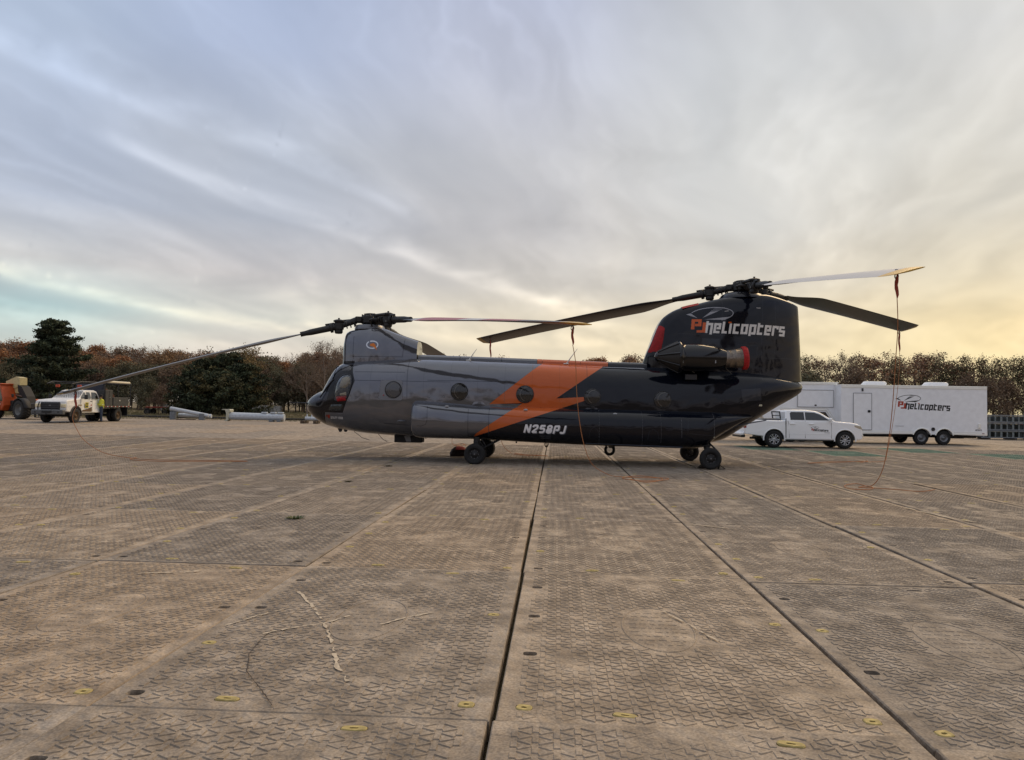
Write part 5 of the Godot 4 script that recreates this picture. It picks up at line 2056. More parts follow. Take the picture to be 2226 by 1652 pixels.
# ---------------------------------------------------------------- white trailers
func make_trailers():
	var d = 41.6
	var p0 = dpt(1828, 843, d)
	var p1 = dpt(2143, 843, d)
	var bot = 0.52
	var top = 3.16
	var w = p1.x - p0.x
	var t = thing("cargo_trailer", "long white enclosed trailer with helicopter lettering and two roof air conditioners", "trailer", Vector3(p0.x, 0, p0.z), deg_to_rad(-0.6))
	var skin = worn(240, 243, 247, 0.42, 0.35, 0.05)
	var trim = paint(236, 236, 230, 0.35)
	var dark = paint(26, 26, 28, 0.7)
	var black_ink = paint(24, 24, 30, 0.5)
	var red_ink = paint(168, 58, 36, 0.5)
	var dep = 2.5
	var wx1 = w * 0.553
	var wx2 = w * 0.706
	var r = 0.385
	# side wall with the two wheel cut-outs, then the rest of the box
	var out = [[0.0, bot], [0.0, top], [w, top], [w, bot]]
	for p in arch(Vector2(wx2, r), 0.50, 20, 160, 12): out.append(p)
	for p in arch(Vector2(wx1, r), 0.50, 20, 160, 12): out.append(p)
	var mb = MB.new()
	mb.prism(vec2s(out), -dep, 0.0)
	obj("body", mb, skin, t)
	mb = MB.new()
	mb.box(Vector3(w * 0.5, top + 0.01, -dep * 0.5), Vector3(w + 0.03, 0.05, dep + 0.06), 0.02)
	obj("roof", mb, trim, t)
	mb = MB.new()
	mb.box(Vector3(w * 0.5, top - 0.07, 0.012), Vector3(w - 0.02, 0.12, 0.03), 0.01)
	obj("top_rail", mb, trim, t)
	for seg in [[0.0, wx1 - 0.47], [wx2 + 0.47, w]]:
		mb = MB.new()
		mb.box(Vector3((seg[0] + seg[1]) * 0.5, bot + 0.09, 0.012), Vector3(seg[1] - seg[0], 0.10, 0.03), 0.01)
		mb.box(Vector3((seg[0] + seg[1]) * 0.5, bot + 0.19, 0.008), Vector3(seg[1] - seg[0], 0.03, 0.022), 0.006)
		obj("bottom_rail", mb, trim, t)
	for x in [wx1, wx2]:
		mb = MB.new()
		var path = []
		for p in arch(Vector2(x, r), 0.50, 16, 164, 16): path.append(Vector3(p.x, p.y, 0.02))
		mb.tube(path, 0.035, 8)
		obj("fender", mb, trim, t)
		mb = MB.new()
		mb.prism(vec2s(arch(Vector2(x, r), 0.49, 10, 170)), -0.9, -0.30)
		obj("wheel_housing", mb, dark, t)
		road_wheel(t, Vector3(x, r, -0.16), r, 0.25, 1, paint(120, 122, 126, 0.4, 0.6))
		road_wheel(t, Vector3(x - 0.02, r, -dep + 0.16), r, 0.25, -1, paint(120, 122, 126, 0.4, 0.6))
	# entry door with frame, latch and light
	var dx0 = w * 0.083
	var dx1 = w * 0.208
	mb = MB.new()
	mb.box(Vector3((dx0 + dx1) * 0.5, 1.74, 0.012), Vector3(dx1 - dx0, 1.98, 0.024), 0.01)
	var door = obj("door", mb, skin, t)
	mb = MB.new()
	for q in [[dx0, 0.76, dx0, 2.74], [dx0, 2.74, dx1, 2.74], [dx1, 2.74, dx1, 0.76], [dx1, 0.76, dx0, 0.76]]:
		mb.tube([Vector3(q[0], q[1], 0.022), Vector3(q[2], q[3], 0.022)], 0.018, 6)
	obj("door_frame", mb, paint(150, 152, 156, 0.4), door)
	mb = MB.new()
	mb.box(Vector3(dx1 - 0.14, 1.76, 0.04), Vector3(0.15, 0.13, 0.05), 0.015)
	obj("latch", mb, dark, door)
	mb = MB.new()
	mb.box(Vector3((dx0 + dx1) * 0.5, 2.92, 0.03), Vector3(0.09, 0.17, 0.06), 0.015)
	obj("porch_light", mb, paint(60, 60, 62, 0.5), t)
	# small fittings
	mb = MB.new()
	mb.lathe([[0.10, 0.0], [0.10, 0.03], [0.07, 0.035], [0.06, 0.01], [0.0, 0.01]], 16, ax(Vector3((wx1 + wx2) * 0.5, 0.84, 0.0), Vector3(0, 0, 1)))
	obj("power_inlet", mb, paint(44, 42, 42, 0.6), t)
	mb = MB.new()
	mb.box(Vector3(w * 0.945, 1.06, 0.03), Vector3(0.15, 0.26, 0.06), 0.02)
	obj("outlet_cover", mb, trim, t)
	mb = MB.new()
	mb.box(Vector3(w * 0.97, bot + 0.12, 0.03), Vector3(0.13, 0.035, 0.02), 0.006)
	obj("marker_light", mb, paint(120, 40, 30, 0.4), t)
	mb = MB.new()
	mb.box(Vector3(w * 0.40, 0.99, 0.008), Vector3(0.46, 0.02, 0.016), 0.004)
	obj("vent_slot", mb, paint(150, 152, 156, 0.5), t)
	mb = MB.new()
	mb.box(Vector3(w * 0.8, 0.42, -0.8), Vector3(1.3, 0.16, 0.5), 0.02)
	obj("storage_box", mb, dark, t)
	mb = MB.new()
	mb.box(Vector3(w * 0.5, 0.44, -dep * 0.5), Vector3(w * 0.96, 0.14, 1.1), 0.02)
	obj("chassis", mb, dark, t)
	flat_logo(t, Vector3(w * 0.388, 1.92, 0.004), Vector3(1, 0, 0), Vector3(0, 1, 0), w * 0.362, black_ink, red_ink)
	words_on(t, "intech", Vector3(w * 0.918, 0.78, 0.004), Vector3(1, 0, 0), Vector3(0, 1, 0), 0.085, black_ink, 0.10)
	for x in [w * 0.265, w * 0.693]:
		mb = MB.new()
		mb.smooth(true)
		var rings = []
		for q in [[0.0, 0.60, 0.34], [0.05, 0.62, 0.36], [0.12, 0.60, 0.34], [0.20, 0.54, 0.31], [0.22, 0.50, 0.28]]:
			var ring = []
			for k in 24:
				var a = TAU * k / 24.0
				ring.append(Vector3(x + sup(cos(a), 5.0) * q[1] + (0.05 if q[0] > 0.1 else 0.0), top + 0.03 + q[0], -0.75 + sup(sin(a), 5.0) * q[2]))
			rings.append(ring)
		mb.loft(rings, true, false, true)
		obj("air_conditioner", mb, paint(236, 238, 240, 0.4), t)
	# the second trailer, standing nose to tail with the first
	var q1 = dpt(1822, 838, 42.4)
	var u = thing("command_trailer", "white trailer with a side hatch and slanted window behind the pickup", "trailer", Vector3(q1.x, 0, q1.z), deg_to_rad(-0.6))
	var len = 6.6
	mb = MB.new()
	mb.prism(vec2s([[-len, 1.55], [-len, 3.30], [0.0, 3.30], [0.0, 0.62], [-3.6, 0.62], [-4.3, 1.55]]), -2.5, 0.0)
	obj("body", mb, skin, u)
	mb = MB.new()
	mb.box(Vector3(-len * 0.5, 3.31, -1.25), Vector3(len + 0.03, 0.05, 2.56), 0.02)
	obj("roof", mb, trim, u)
	mb = MB.new()
	mb.box(Vector3(-len * 0.5, 3.24, 0.012), Vector3(len, 0.10, 0.03), 0.01)
	obj("top_rail", mb, trim, u)
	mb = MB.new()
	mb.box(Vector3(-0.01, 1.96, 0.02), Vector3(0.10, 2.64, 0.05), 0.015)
	obj("gap_shade_strip", mb, worn(104, 84, 66, 0.6, 1.0, 0.3), u)  # brown strip colours in the shaded gap between the trailers, trees beyond
	mb = MB.new()
	mb.box(Vector3(-1.27, 2.42, 0.012), Vector3(1.98, 0.94, 0.024), 0.01)
	var hatch = obj("side_hatch", mb, skin, u)
	mb = MB.new()
	for s in [[-2.26, 1.95, -2.26, 2.89], [-2.26, 2.89, -0.28, 2.89], [-0.28, 2.89, -0.28, 1.95], [-0.28, 1.95, -2.26, 1.95]]:
		mb.tube([Vector3(s[0], s[1], 0.02), Vector3(s[2], s[3], 0.02)], 0.025, 6)
	obj("hatch_frame", mb, paint(168, 170, 174, 0.4), hatch)
	mb = MB.new()
	mb.box(Vector3(-1.27, 2.05, 0.04), Vector3(0.11, 0.07, 0.04), 0.01)
	obj("latch", mb, dark, hatch)
	mb = MB.new()
	mb.prism(vec2s([[-1.35, 1.68], [-0.72, 1.68], [-0.38, 1.20], [-1.35, 1.20]]), 0.0, 0.02)
	obj("window", mb, glass(30, 26, 28, 0.92), u)
	mb = MB.new()
	mb.tube([Vector3(-3.2, 1.80, 0.02), Vector3(-0.68, 1.80, 0.02), Vector3(-0.18, 1.08, 0.02)], 0.03, 6)
	mb.tube([Vector3(-3.2, 1.88, 0.02), Vector3(-0.6, 1.88, 0.02), Vector3(-0.08, 1.10, 0.02)], 0.015, 6)
	obj("trim_line", mb, trim, u)
	mb = MB.new()
	mb.tube([Vector3(-2.0, 3.32, -0.4), Vector3(-2.0, 3.52, -0.4), Vector3(-1.93, 3.56, -0.4)], 0.04, 8)
	obj("roof_vent", mb, trim, u)
	mb = MB.new()
	mb.box(Vector3(-0.8, 0.45, -0.9), Vector3(1.0, 0.34, 0.5), 0.02)
	mb.box(Vector3(-1.6, 0.30, -1.2), Vector3(0.3, 0.6, 0.3), 0.02)
	obj("landing_leg", mb, paint(110, 112, 116, 0.6), u)
	for z in [-0.16, -2.34]:
		road_wheel(u, Vector3(-2.6, 0.385, z), 0.385, 0.25, 1 if z > -1 else -1, paint(120, 122, 126, 0.4, 0.6))

# ---------------------------------------------------------------- utility truck
func make_utility_truck():
	var nf = gpt(160.8, 918.9)
	var at = Vector3(nf.x - 0.88, nf.y, nf.z)
	# x runs forward; the front axle is at x = 0
	var t = thing("utility_truck", "white utility truck with black grille, flat bed, tool lockers and ladder rack", "truck", at, deg_to_rad(-90.0 - 2.0))
	var white = worn(234, 234, 232, 0.4, 0.6, 0.10)
	var black = paint(26, 27, 30, 0.5)
	var steel = worn(64, 65, 65, 0.6, 0.9, 0.25)
	var mud = worn(120, 96, 68, 0.85, 1.2, 0.4)
	var hw = func(y): return 0.98 if y < 1.30 else lerp(0.98, 0.74, clamp((y - 1.30) / 0.74, 0.0, 1.0))
	var out = [[1.00, 0.72], [1.00, 1.10], [0.96, 1.32], [0.80, 1.42], [-0.30, 1.50], [-0.48, 1.53], [-1.18, 2.02], [-1.45, 2.07], [-2.30, 2.07], [-2.56, 2.00], [-2.72, 1.50], [-2.72, 0.62], [-0.52, 0.62]]
	for p in arch(Vector2(0, 0.46), 0.54, 170, 20, 10): out.append(p)
	var mb = MB.new()
	shell(mb, vec2s(out), hw, 0.06)
	obj("cab", mb, white, t)
	mb = MB.new()
	mb.prism(vec2s(arch(Vector2(0, 0.46), 0.53, 0, 180)), -0.86, 0.86)
	obj("wheel_housing", mb, black, t)
	# front: grille, lamps, steel bumper with winch
	mb = MB.new()
	mb.box(Vector3(1.01, 1.05, 0), Vector3(0.10, 0.46, 1.22), 0.05)
	var gr = obj("grille", mb, black, t)
	for y in [0.93, 1.05, 1.17]:
		mb = MB.new()
		mb.box(Vector3(1.055, y, 0), Vector3(0.03, 0.035, 1.10), 0.01)
		obj("grille_bar", mb, paint(44, 46, 50, 0.4), gr)
	mb = MB.new()
	mb.box(Vector3(1.065, 1.07, 0), Vector3(0.02, 0.06, 0.14), 0.01)
	obj("badge", mb, paint(120, 122, 126, 0.3, 0.7), gr)
	for s in [1, -1]:
		mb = MB.new()
		mb.box(Vector3(0.99, 1.06, 0.79 * s), Vector3(0.10, 0.24, 0.34), 0.04)
		obj("headlight", mb, paint(232, 220, 184, 0.15, 0.2), t)
		mb = MB.new()
		mb.tube([Vector3(1.16, 0.75, 0.66 * s), Vector3(1.20, 1.0, 0.66 * s), Vector3(1.12, 1.28, 0.62 * s)], 0.035, 8)
		obj("brush_guard", mb, black, t)
		mb = MB.new()
		var path = []
		for p in arch(Vector2(0, 0.46), 0.57, -5, 185, 16): path.append(Vector3(p.x, p.y, 0.985 * s))
		mb.tube(path, 0.06, 6)
		obj("wheel_flare", mb, paint(70, 66, 62, 0.7), t)
		pane([[-1.20, 1.52], [-1.20, 1.92], [-1.06, 1.92], [-0.62, 1.60], [-0.60, 1.52]], hw, 0.006, s, glass(40, 46, 50, 0.7), t)
		pane([[-1.72, 1.52], [-1.72, 1.93], [-1.30, 1.93], [-1.30, 1.52]], hw, 0.006, s, glass(36, 40, 44, 0.8), t)
		pane([[-2.56, 1.52], [-2.50, 1.80], [-2.34, 1.93], [-1.86, 1.93], [-1.86, 1.52]], hw, 0.006, s, glass(18, 19, 22, 0.93), t)
		for x in [-0.56, -1.78]:
			mb = MB.new()
			mb.tube([Vector3(x, 0.70, 0.982 * s), Vector3(x, 1.49, 0.925 * s)], 0.008, 4)
			obj("door_seam", mb, paint(120, 118, 112, 0.6), t)
		mb = MB.new()
		mb.box(Vector3(-1.62, 1.34, 0.985 * s), Vector3(0.22, 0.05, 0.04), 0.015)
		obj("door_handle", mb, black, t)
		mb = MB.new()
		mb.box(Vector3(-0.74, 1.62, 1.16 * s), Vector3(0.12, 0.30, 0.20), 0.03)
		mb.tube([Vector3(-0.74, 1.56, 0.92 * s), Vector3(-0.74, 1.56, 1.10 * s)], 0.025, 6)
		obj("mirror", mb, black, t)
		mb = MB.new()
		mb.box(Vector3(-1.2, 0.52, 0.92 * s), Vector3(1.5, 0.07, 0.20), 0.02)
		obj("step_bar", mb, steel, t)
		mb = MB.new()
		mb.prism(vec2s([[-1.70, 0.68], [-0.62, 0.68], [-0.70, 0.80], [-1.20, 0.86], [-1.62, 0.98], [-1.70, 0.98]]), 0.981 * s, 0.984 * s)
		obj("mud_splash", mb, mud, t)
		road_wheel(t, Vector3(0, 0.44, 0.88 * s), 0.44, 0.30, s, mud, 46)
		road_wheel(t, Vector3(-4.75, 0.44, 0.90 * s), 0.44, 0.30, s, mud, 46)
		road_wheel(t, Vector3(-4.75, 0.44, 0.56 * s), 0.44, 0.28, s, mud, 40)
	mb = MB.new()
	mb.box(Vector3(1.20, 0.66, 0), Vector3(0.34, 0.30, 1.98), 0.05)
	var bump = obj("front_bumper", mb, worn(92, 94, 96, 0.45, 1.0, 0.3), t)
	mb = MB.new()
	mb.box(Vector3(1.38, 0.70, 0), Vector3(0.06, 0.14, 0.62), 0.02)
	mb.tube([Vector3(1.40, 0.60, 0.0), Vector3(1.44, 0.50, 0.0), Vector3(1.36, 0.50, 0.0)], 0.03, 6)
	obj("winch", mb, black, bump)
	for z in [0.72, -0.72]:
		mb = MB.new()
		mb.box(Vector3(1.372, 0.67, z), Vector3(0.02, 0.10, 0.08), 0.01)
		obj("recess", mb, black, bump)
	mb = MB.new()
	mb.smooth(false)
	mb.quad(Vector3(-0.53, 1.565, 0.84), Vector3(-1.13, 1.985, 0.72), Vector3(-1.13, 1.985, -0.72), Vector3(-0.53, 1.565, -0.84))
	obj("windscreen", mb, glass(40, 46, 54, 0.8), t)
	for z in [-0.5, -0.25, 0.0, 0.25, 0.5]:
		mb = MB.new()
		mb.box(Vector3(-1.36, 2.085, z), Vector3(0.10, 0.04, 0.10), 0.012)
		obj("roof_light", mb, paint(206, 190, 150, 0.3), t)
	# door decals on the driver's side
	mb = MB.new()
	mb.box(Vector3(-1.15, 1.10, -0.984), Vector3(0.34, 0.36, 0.006), 0.002)
	var dec = obj("door_decal", mb, paint(196, 176, 40, 0.5), t)
	mb = MB.new()
	mb.box(Vector3(-1.15, 1.10, -0.989), Vector3(0.26, 0.27, 0.004), 0.001)
	obj("decal_field", mb, paint(60, 66, 40, 0.5), dec)
	for x in [-1.22, -1.09]:
		mb = MB.new()
		mb.box(Vector3(x, 1.12, -0.992), Vector3(0.05, 0.15, 0.003), 0.001)
		obj("decal_bar", mb, paint(206, 186, 50, 0.5), dec)
	mb = MB.new()
	mb.box(Vector3(-0.42, 1.10, -0.984), Vector3(0.40, 0.07, 0.006), 0.002)
	obj("fender_badge", mb, paint(150, 130, 100, 0.5), t)
	mb = MB.new()
	mb.box(Vector3(-1.62, 1.10, -0.984), Vector3(0.10, 0.10, 0.006), 0.002)
	obj("red_sticker", mb, paint(160, 40, 30, 0.5), t)
	# flat bed
	mb = MB.new()
	mb.box(Vector3(-4.55, 1.02, 0), Vector3(3.4, 0.12, 2.30), 0.02)
	var bed = obj("flat_bed", mb, paint(52, 50, 46, 0.7), t)
	for k in 14:
		mb = MB.new()
		mb.box(Vector3(-2.98 - k * 0.236, 1.02, -1.155), Vector3(0.118, 0.06, 0.012), 0.003)
		obj("reflector", mb, paint(200, 196, 188, 0.4) if k % 2 else paint(150, 44, 36, 0.4), bed)
	mb = MB.new()
	mb.box(Vector3(-3.6, 0.72, 0), Vector3(5.2, 0.26, 0.9), 0.03)
	mb.tube([Vector3(-4.75, 0.44, 1.0), Vector3(-4.75, 0.44, -1.0)], 0.09, 10)
	mb.tube([Vector3(0.0, 0.44, 0.9), Vector3(0.0, 0.44, -0.9)], 0.08, 10)
	obj("chassis", mb, black, t)
	for s in [1, -1]:
		mb = MB.new()
		mb.box(Vector3(-5.75, 0.68, 0.86 * s), Vector3(0.03, 0.56, 0.5), 0.01)
		obj("mud_flap", mb, black, t)
		mb = MB.new()
		mb.box(Vector3(-3.40, 1.60, 0.84 * s), Vector3(0.84, 1.04, 0.58), 0.02)
		var lk = obj("tool_locker", mb, steel, t)
		mb = MB.new()
		mb.box(Vector3(-3.40, 1.62, 1.136 * s), Vector3(0.02, 0.90, 0.01), 0.003)
		obj("locker_seam", mb, black, lk)
		mb = MB.new()
		mb.box(Vector3(-3.46, 1.62, 1.14 * s), Vector3(0.04, 0.06, 0.03), 0.008)
		obj("latch", mb, paint(190, 190, 186, 0.3, 0.7), lk)
		mb = MB.new()
		mb.box(Vector3(-4.88, 1.36, 0.84 * s), Vector3(1.90, 0.55, 0.58), 0.02)
		var lk2 = obj("tool_chest", mb, steel, t)
		mb = MB.new()
		mb.lathe([[0.0, 0.02], [0.06, 0.015], [0.07, 0.0]], 3, ax(Vector3(-4.70, 1.42, 1.135 * s), Vector3(0, 0, s)))
		obj("latch", mb, paint(214, 214, 210, 0.3), lk2)
		# rack posts and rails
		for x in [-2.95, -4.55, -6.15]:
			mb = MB.new()
			mb.tube([Vector3(x, 1.08, 1.08 * s), Vector3(x, 2.58, 1.08 * s)], 0.035, 8)
			obj("rack_post", mb, black, t)
		mb = MB.new()
		mb.tube([Vector3(0.2, 2.42, 0.80 * s), Vector3(-0.6, 2.58, 0.95 * s), Vector3(-2.95, 2.58, 1.08 * s), Vector3(-6.2, 2.58, 1.08 * s)], 0.035, 8)
		obj("rack_rail", mb, black, t)
	for x in [0.1, -0.6, -1.5, -2.4, -3.3, -4.4, -6.1]:
		mb = MB.new()
		var zz = 0.80 if x > -0.3 else 1.0
		mb.tube([Vector3(x, 2.45 if x > -0.3 else 2.56, zz), Vector3(x, 2.45 if x > -0.3 else 2.56, -zz)], 0.025, 6)
		obj("rack_bar", mb, black, t)
	for s in [0.55, -0.85]:
		mb = MB.new()
		mb.box(Vector3(-0.5, 2.30, s), Vector3(0.16, 0.16, 0.24), 0.03)
		obj("amber_beacon", mb, paint(168, 62, 30, 0.35), t)
	mb = MB.new()
	mb.tube([Vector3(-2.9, 2.66, -1.0), Vector3(-6.1, 2.66, -1.0)], 0.085, 12)
	obj("conduit_tube", mb, paint(206, 196, 170, 0.5), t)
	mb = MB.new()
	mb.smooth(true)
	mb.prism(vec2s([[-3.9, 1.08], [-3.9, 2.20], [-4.4, 2.22], [-5.3, 1.80], [-5.5, 1.08]]), -0.40, 0.40)
	obj("tarp_load", mb, worn(120, 76, 56, 0.85, 0.8, 0.4), t)
	mb = MB.new()
	mb.box(Vector3(-3.15, 2.0, 0.0), Vector3(0.30, 1.0, 1.9), 0.05)
	obj("headboard", mb, paint(34, 40, 56, 0.6), t)

# ---------------------------------------------------------------- telehandler
func make_telehandler():
	var g = gpt(44.6, 911.6)
	# x runs forward; the near front wheel stands at (0, 0, 0.85)
	var turn = deg_to_rad(-28.0)
	var off = Basis(Vector3.UP, turn) * Vector3(0.0, 0, 0.95)
	var t = thing("telehandler", "orange telescopic handler with a big treaded wheel and cream boom head", "loader", g - off, turn)
	var org = worn(196, 82, 26, 0.45, 0.7, 0.15)
	var black = paint(28, 28, 30, 0.7)
	var cream = worn(206, 190, 138, 0.5, 0.8, 0.12)
	var rimm = worn(120, 120, 118, 0.55, 1.0, 0.2)
	for x in [0.0, -3.0]:
		for s in [1, -1]:
			var c = Vector3(x, 0.68, 0.95 * s)
			var axis = ax(c, Vector3(0, 0, s))
			var mb = MB.new()
			var r = 0.68
			var h2 = 0.24
			mb.lathe([[r * 0.58, -h2 * 0.9], [r * 0.85, -h2], [r * 0.96, -h2 * 0.8], [r * 0.97, h2 * 0.8], [r * 0.85, h2], [r * 0.58, h2 * 0.9]], 32, axis)
			for k in 22:
				var a = TAU * k / 22.0
				for q in [-1, 1]:
					var aa = a + (0.14 if q > 0 else 0.0)
					mb.tube([axis * Vector3(cos(aa) * r * 0.98, 0.0, sin(aa) * r * 0.98), axis * Vector3(cos(aa + 0.16) * r * 0.97, h2 * 0.98 * q, sin(aa + 0.16) * r * 0.97)], 0.035, 4)
			var w = obj("wheel", mb, worn(52, 51, 50, 0.9, 2.0, 0.3), t)
			mb = MB.new()
			mb.lathe([[r * 0.60, h2 * 0.9], [r * 0.56, h2 * 0.8], [r * 0.52, h2 * 0.1], [r * 0.30, -h2 * 0.1], [r * 0.24, h2 * 0.3], [0.0, h2 * 0.34]], 28, axis)
			obj("rim", mb, rimm, w)
	var mb = MB.new()
	shell(mb, vec2s([[-4.1, 0.62], [-4.1, 1.30], [-3.4, 1.45], [-0.9, 1.20], [0.55, 1.10], [0.60, 0.70], [-0.8, 0.58], [-2.2, 0.52]]), func(_y): return 0.62, 0.05)
	obj("chassis", mb, black, t)
	# cab on the near side
	mb = MB.new()
	shell(mb, vec2s([[-2.25, 0.60], [-2.30, 2.05], [-2.15, 2.30], [-1.15, 2.30], [-0.80, 1.50], [-0.72, 0.95], [-0.95, 0.60]]), func(_y): return 0.44, 0.05)
	var cab = obj("cab", mb, org, t)
	cab.transform = Transform3D(Basis.IDENTITY.scaled(Vector3(1.06, 1.06, 1.06)), Vector3(-1.15, -0.04, 0.62))
	for s in [1, -1]:
		pane([[-2.15, 1.25], [-2.15, 2.10], [-1.70, 2.14], [-1.70, 1.25]], func(_y): return 0.44, 0.008, s, glass(22, 26, 22, 0.9), cab)
		pane([[-1.58, 1.20], [-1.58, 2.14], [-1.22, 2.14], [-0.92, 1.45], [-0.88, 1.20]], func(_y): return 0.44, 0.008, s, glass(46, 56, 40, 0.85), cab)
		mb = MB.new()
		mb.tube([Vector3(-1.64, 0.7, 0.45 * s), Vector3(-1.64, 2.2, 0.45 * s)], 0.03, 6)
		obj("door_post", mb, org, cab)
	mb = MB.new()
	mb.box(Vector3(-1.70, 2.37, 0.0), Vector3(1.30, 0.10, 0.98), 0.04)
	obj("cab_roof", mb, org, cab)
	for q in [[-1.25, 1.02, 0.30, 0.10, 200, 196, 190], [-1.30, 0.84, 0.22, 0.14, 190, 170, 60], [-1.20, 1.12, 0.34, 0.05, 60, 58, 56]]:
		mb = MB.new()
		mb.box(Vector3(q[0], q[1], 0.443), Vector3(q[2], q[3], 0.006), 0.002)
		obj("sticker", mb, paint(q[4], q[5], q[6], 0.5), cab)
	# engine pod on the other side, fenders, mirrors
	mb = MB.new()
	mb.box(Vector3(-1.8, 1.12, -0.66), Vector3(2.0, 0.62, 0.56), 0.08)
	obj("engine_pod", mb, org, t)
	for s in [1, -1]:
		mb = MB.new()
		var rings = []
		for p in arch(Vector2(0, 0.68), 0.80, 10, 170, 12): rings.append([Vector3(p.x, p.y, 0.70 * s), Vector3(p.x, p.y, 1.20 * s), Vector3(p.x * 0.97, p.y - 0.04, 1.20 * s), Vector3(p.x * 0.97, p.y - 0.04, 0.70 * s)])
		mb.loft(rings, true, true, true)
		obj("fender", mb, black, t)
	mb = MB.new()
	mb.tube([Vector3(-0.85, 1.55, 1.05), Vector3(-0.62, 1.62, 1.20)], 0.02, 6)
	mb.box(Vector3(-0.60, 1.66, 1.22), Vector3(0.05, 0.22, 0.16), 0.02)
	obj("mirror", mb, black, t)
	mb = MB.new()
	mb.box(Vector3(-0.10, 1.36, 0.92), Vector3(0.10, 0.16, 0.14), 0.03)
	obj("work_lamp", mb, paint(190, 186, 170, 0.3), t)
	# boom, lowered along the middle, with its head and coupler
	mb = MB.new()
	mb.xf = Transform3D(Basis(Vector3.BACK, deg_to_rad(4.0)), Vector3(-3.7, 1.85, 0))
	mb.box(Vector3(1.7, 0, 0), Vector3(3.5, 0.42, 0.40), 0.03)
	var boom = obj("boom", mb, cream, t)
	boom.position.x = -0.95
	mb = MB.new()
	mb.prism(vec2s([[-2.3, 2.70], [-1.05, 3.02], [-0.58, 2.95], [-0.55, 2.42], [-1.0, 2.22], [-2.3, 2.15]]), -0.26, 0.26)
	obj("boom_head", mb, cream, boom)
	mb = MB.new()
	mb.prism(vec2s([[-0.75, 2.45], [-0.25, 2.30], [0.40, 1.62], [0.62, 1.05], [0.55, 0.85], [0.30, 0.95], [0.05, 1.45], [-0.65, 1.95]]), -0.30, 0.30)
	obj("coupler", mb, black, boom)
	mb = MB.new()
	mb.tube([Vector3(-1.2, 1.72, 0.16), Vector3(0.25, 1.55, 0.16)], 0.06, 8)
	obj("tilt_ram", mb, paint(150, 150, 146, 0.3, 0.7), boom)
	for s in [1, -1]:
		mb = MB.new()
		mb.box(Vector3(1.20, 0.16, 0.34 * s), Vector3(1.15, 0.05, 0.13), 0.015)
		mb.box(Vector3(0.64, 0.52, 0.34 * s), Vector3(0.06, 0.72, 0.13), 0.015)
		obj("fork", mb, black, t)
	mb = MB.new()
	mb.box(Vector3(0.60, 0.66, 0), Vector3(0.06, 0.40, 1.2), 0.015)
	obj("fork_carriage", mb, black, t)

# ---------------------------------------------------------------- the person by the truck
func sd_capsule(p, a, b, ra, rb):
	var ab = b - a
	var t = clamp((p - a).dot(ab) / max(ab.length_squared(), 1e-6), 0.0, 1.0)
	return (p - a - ab * t).length() - lerp(ra, rb, t)

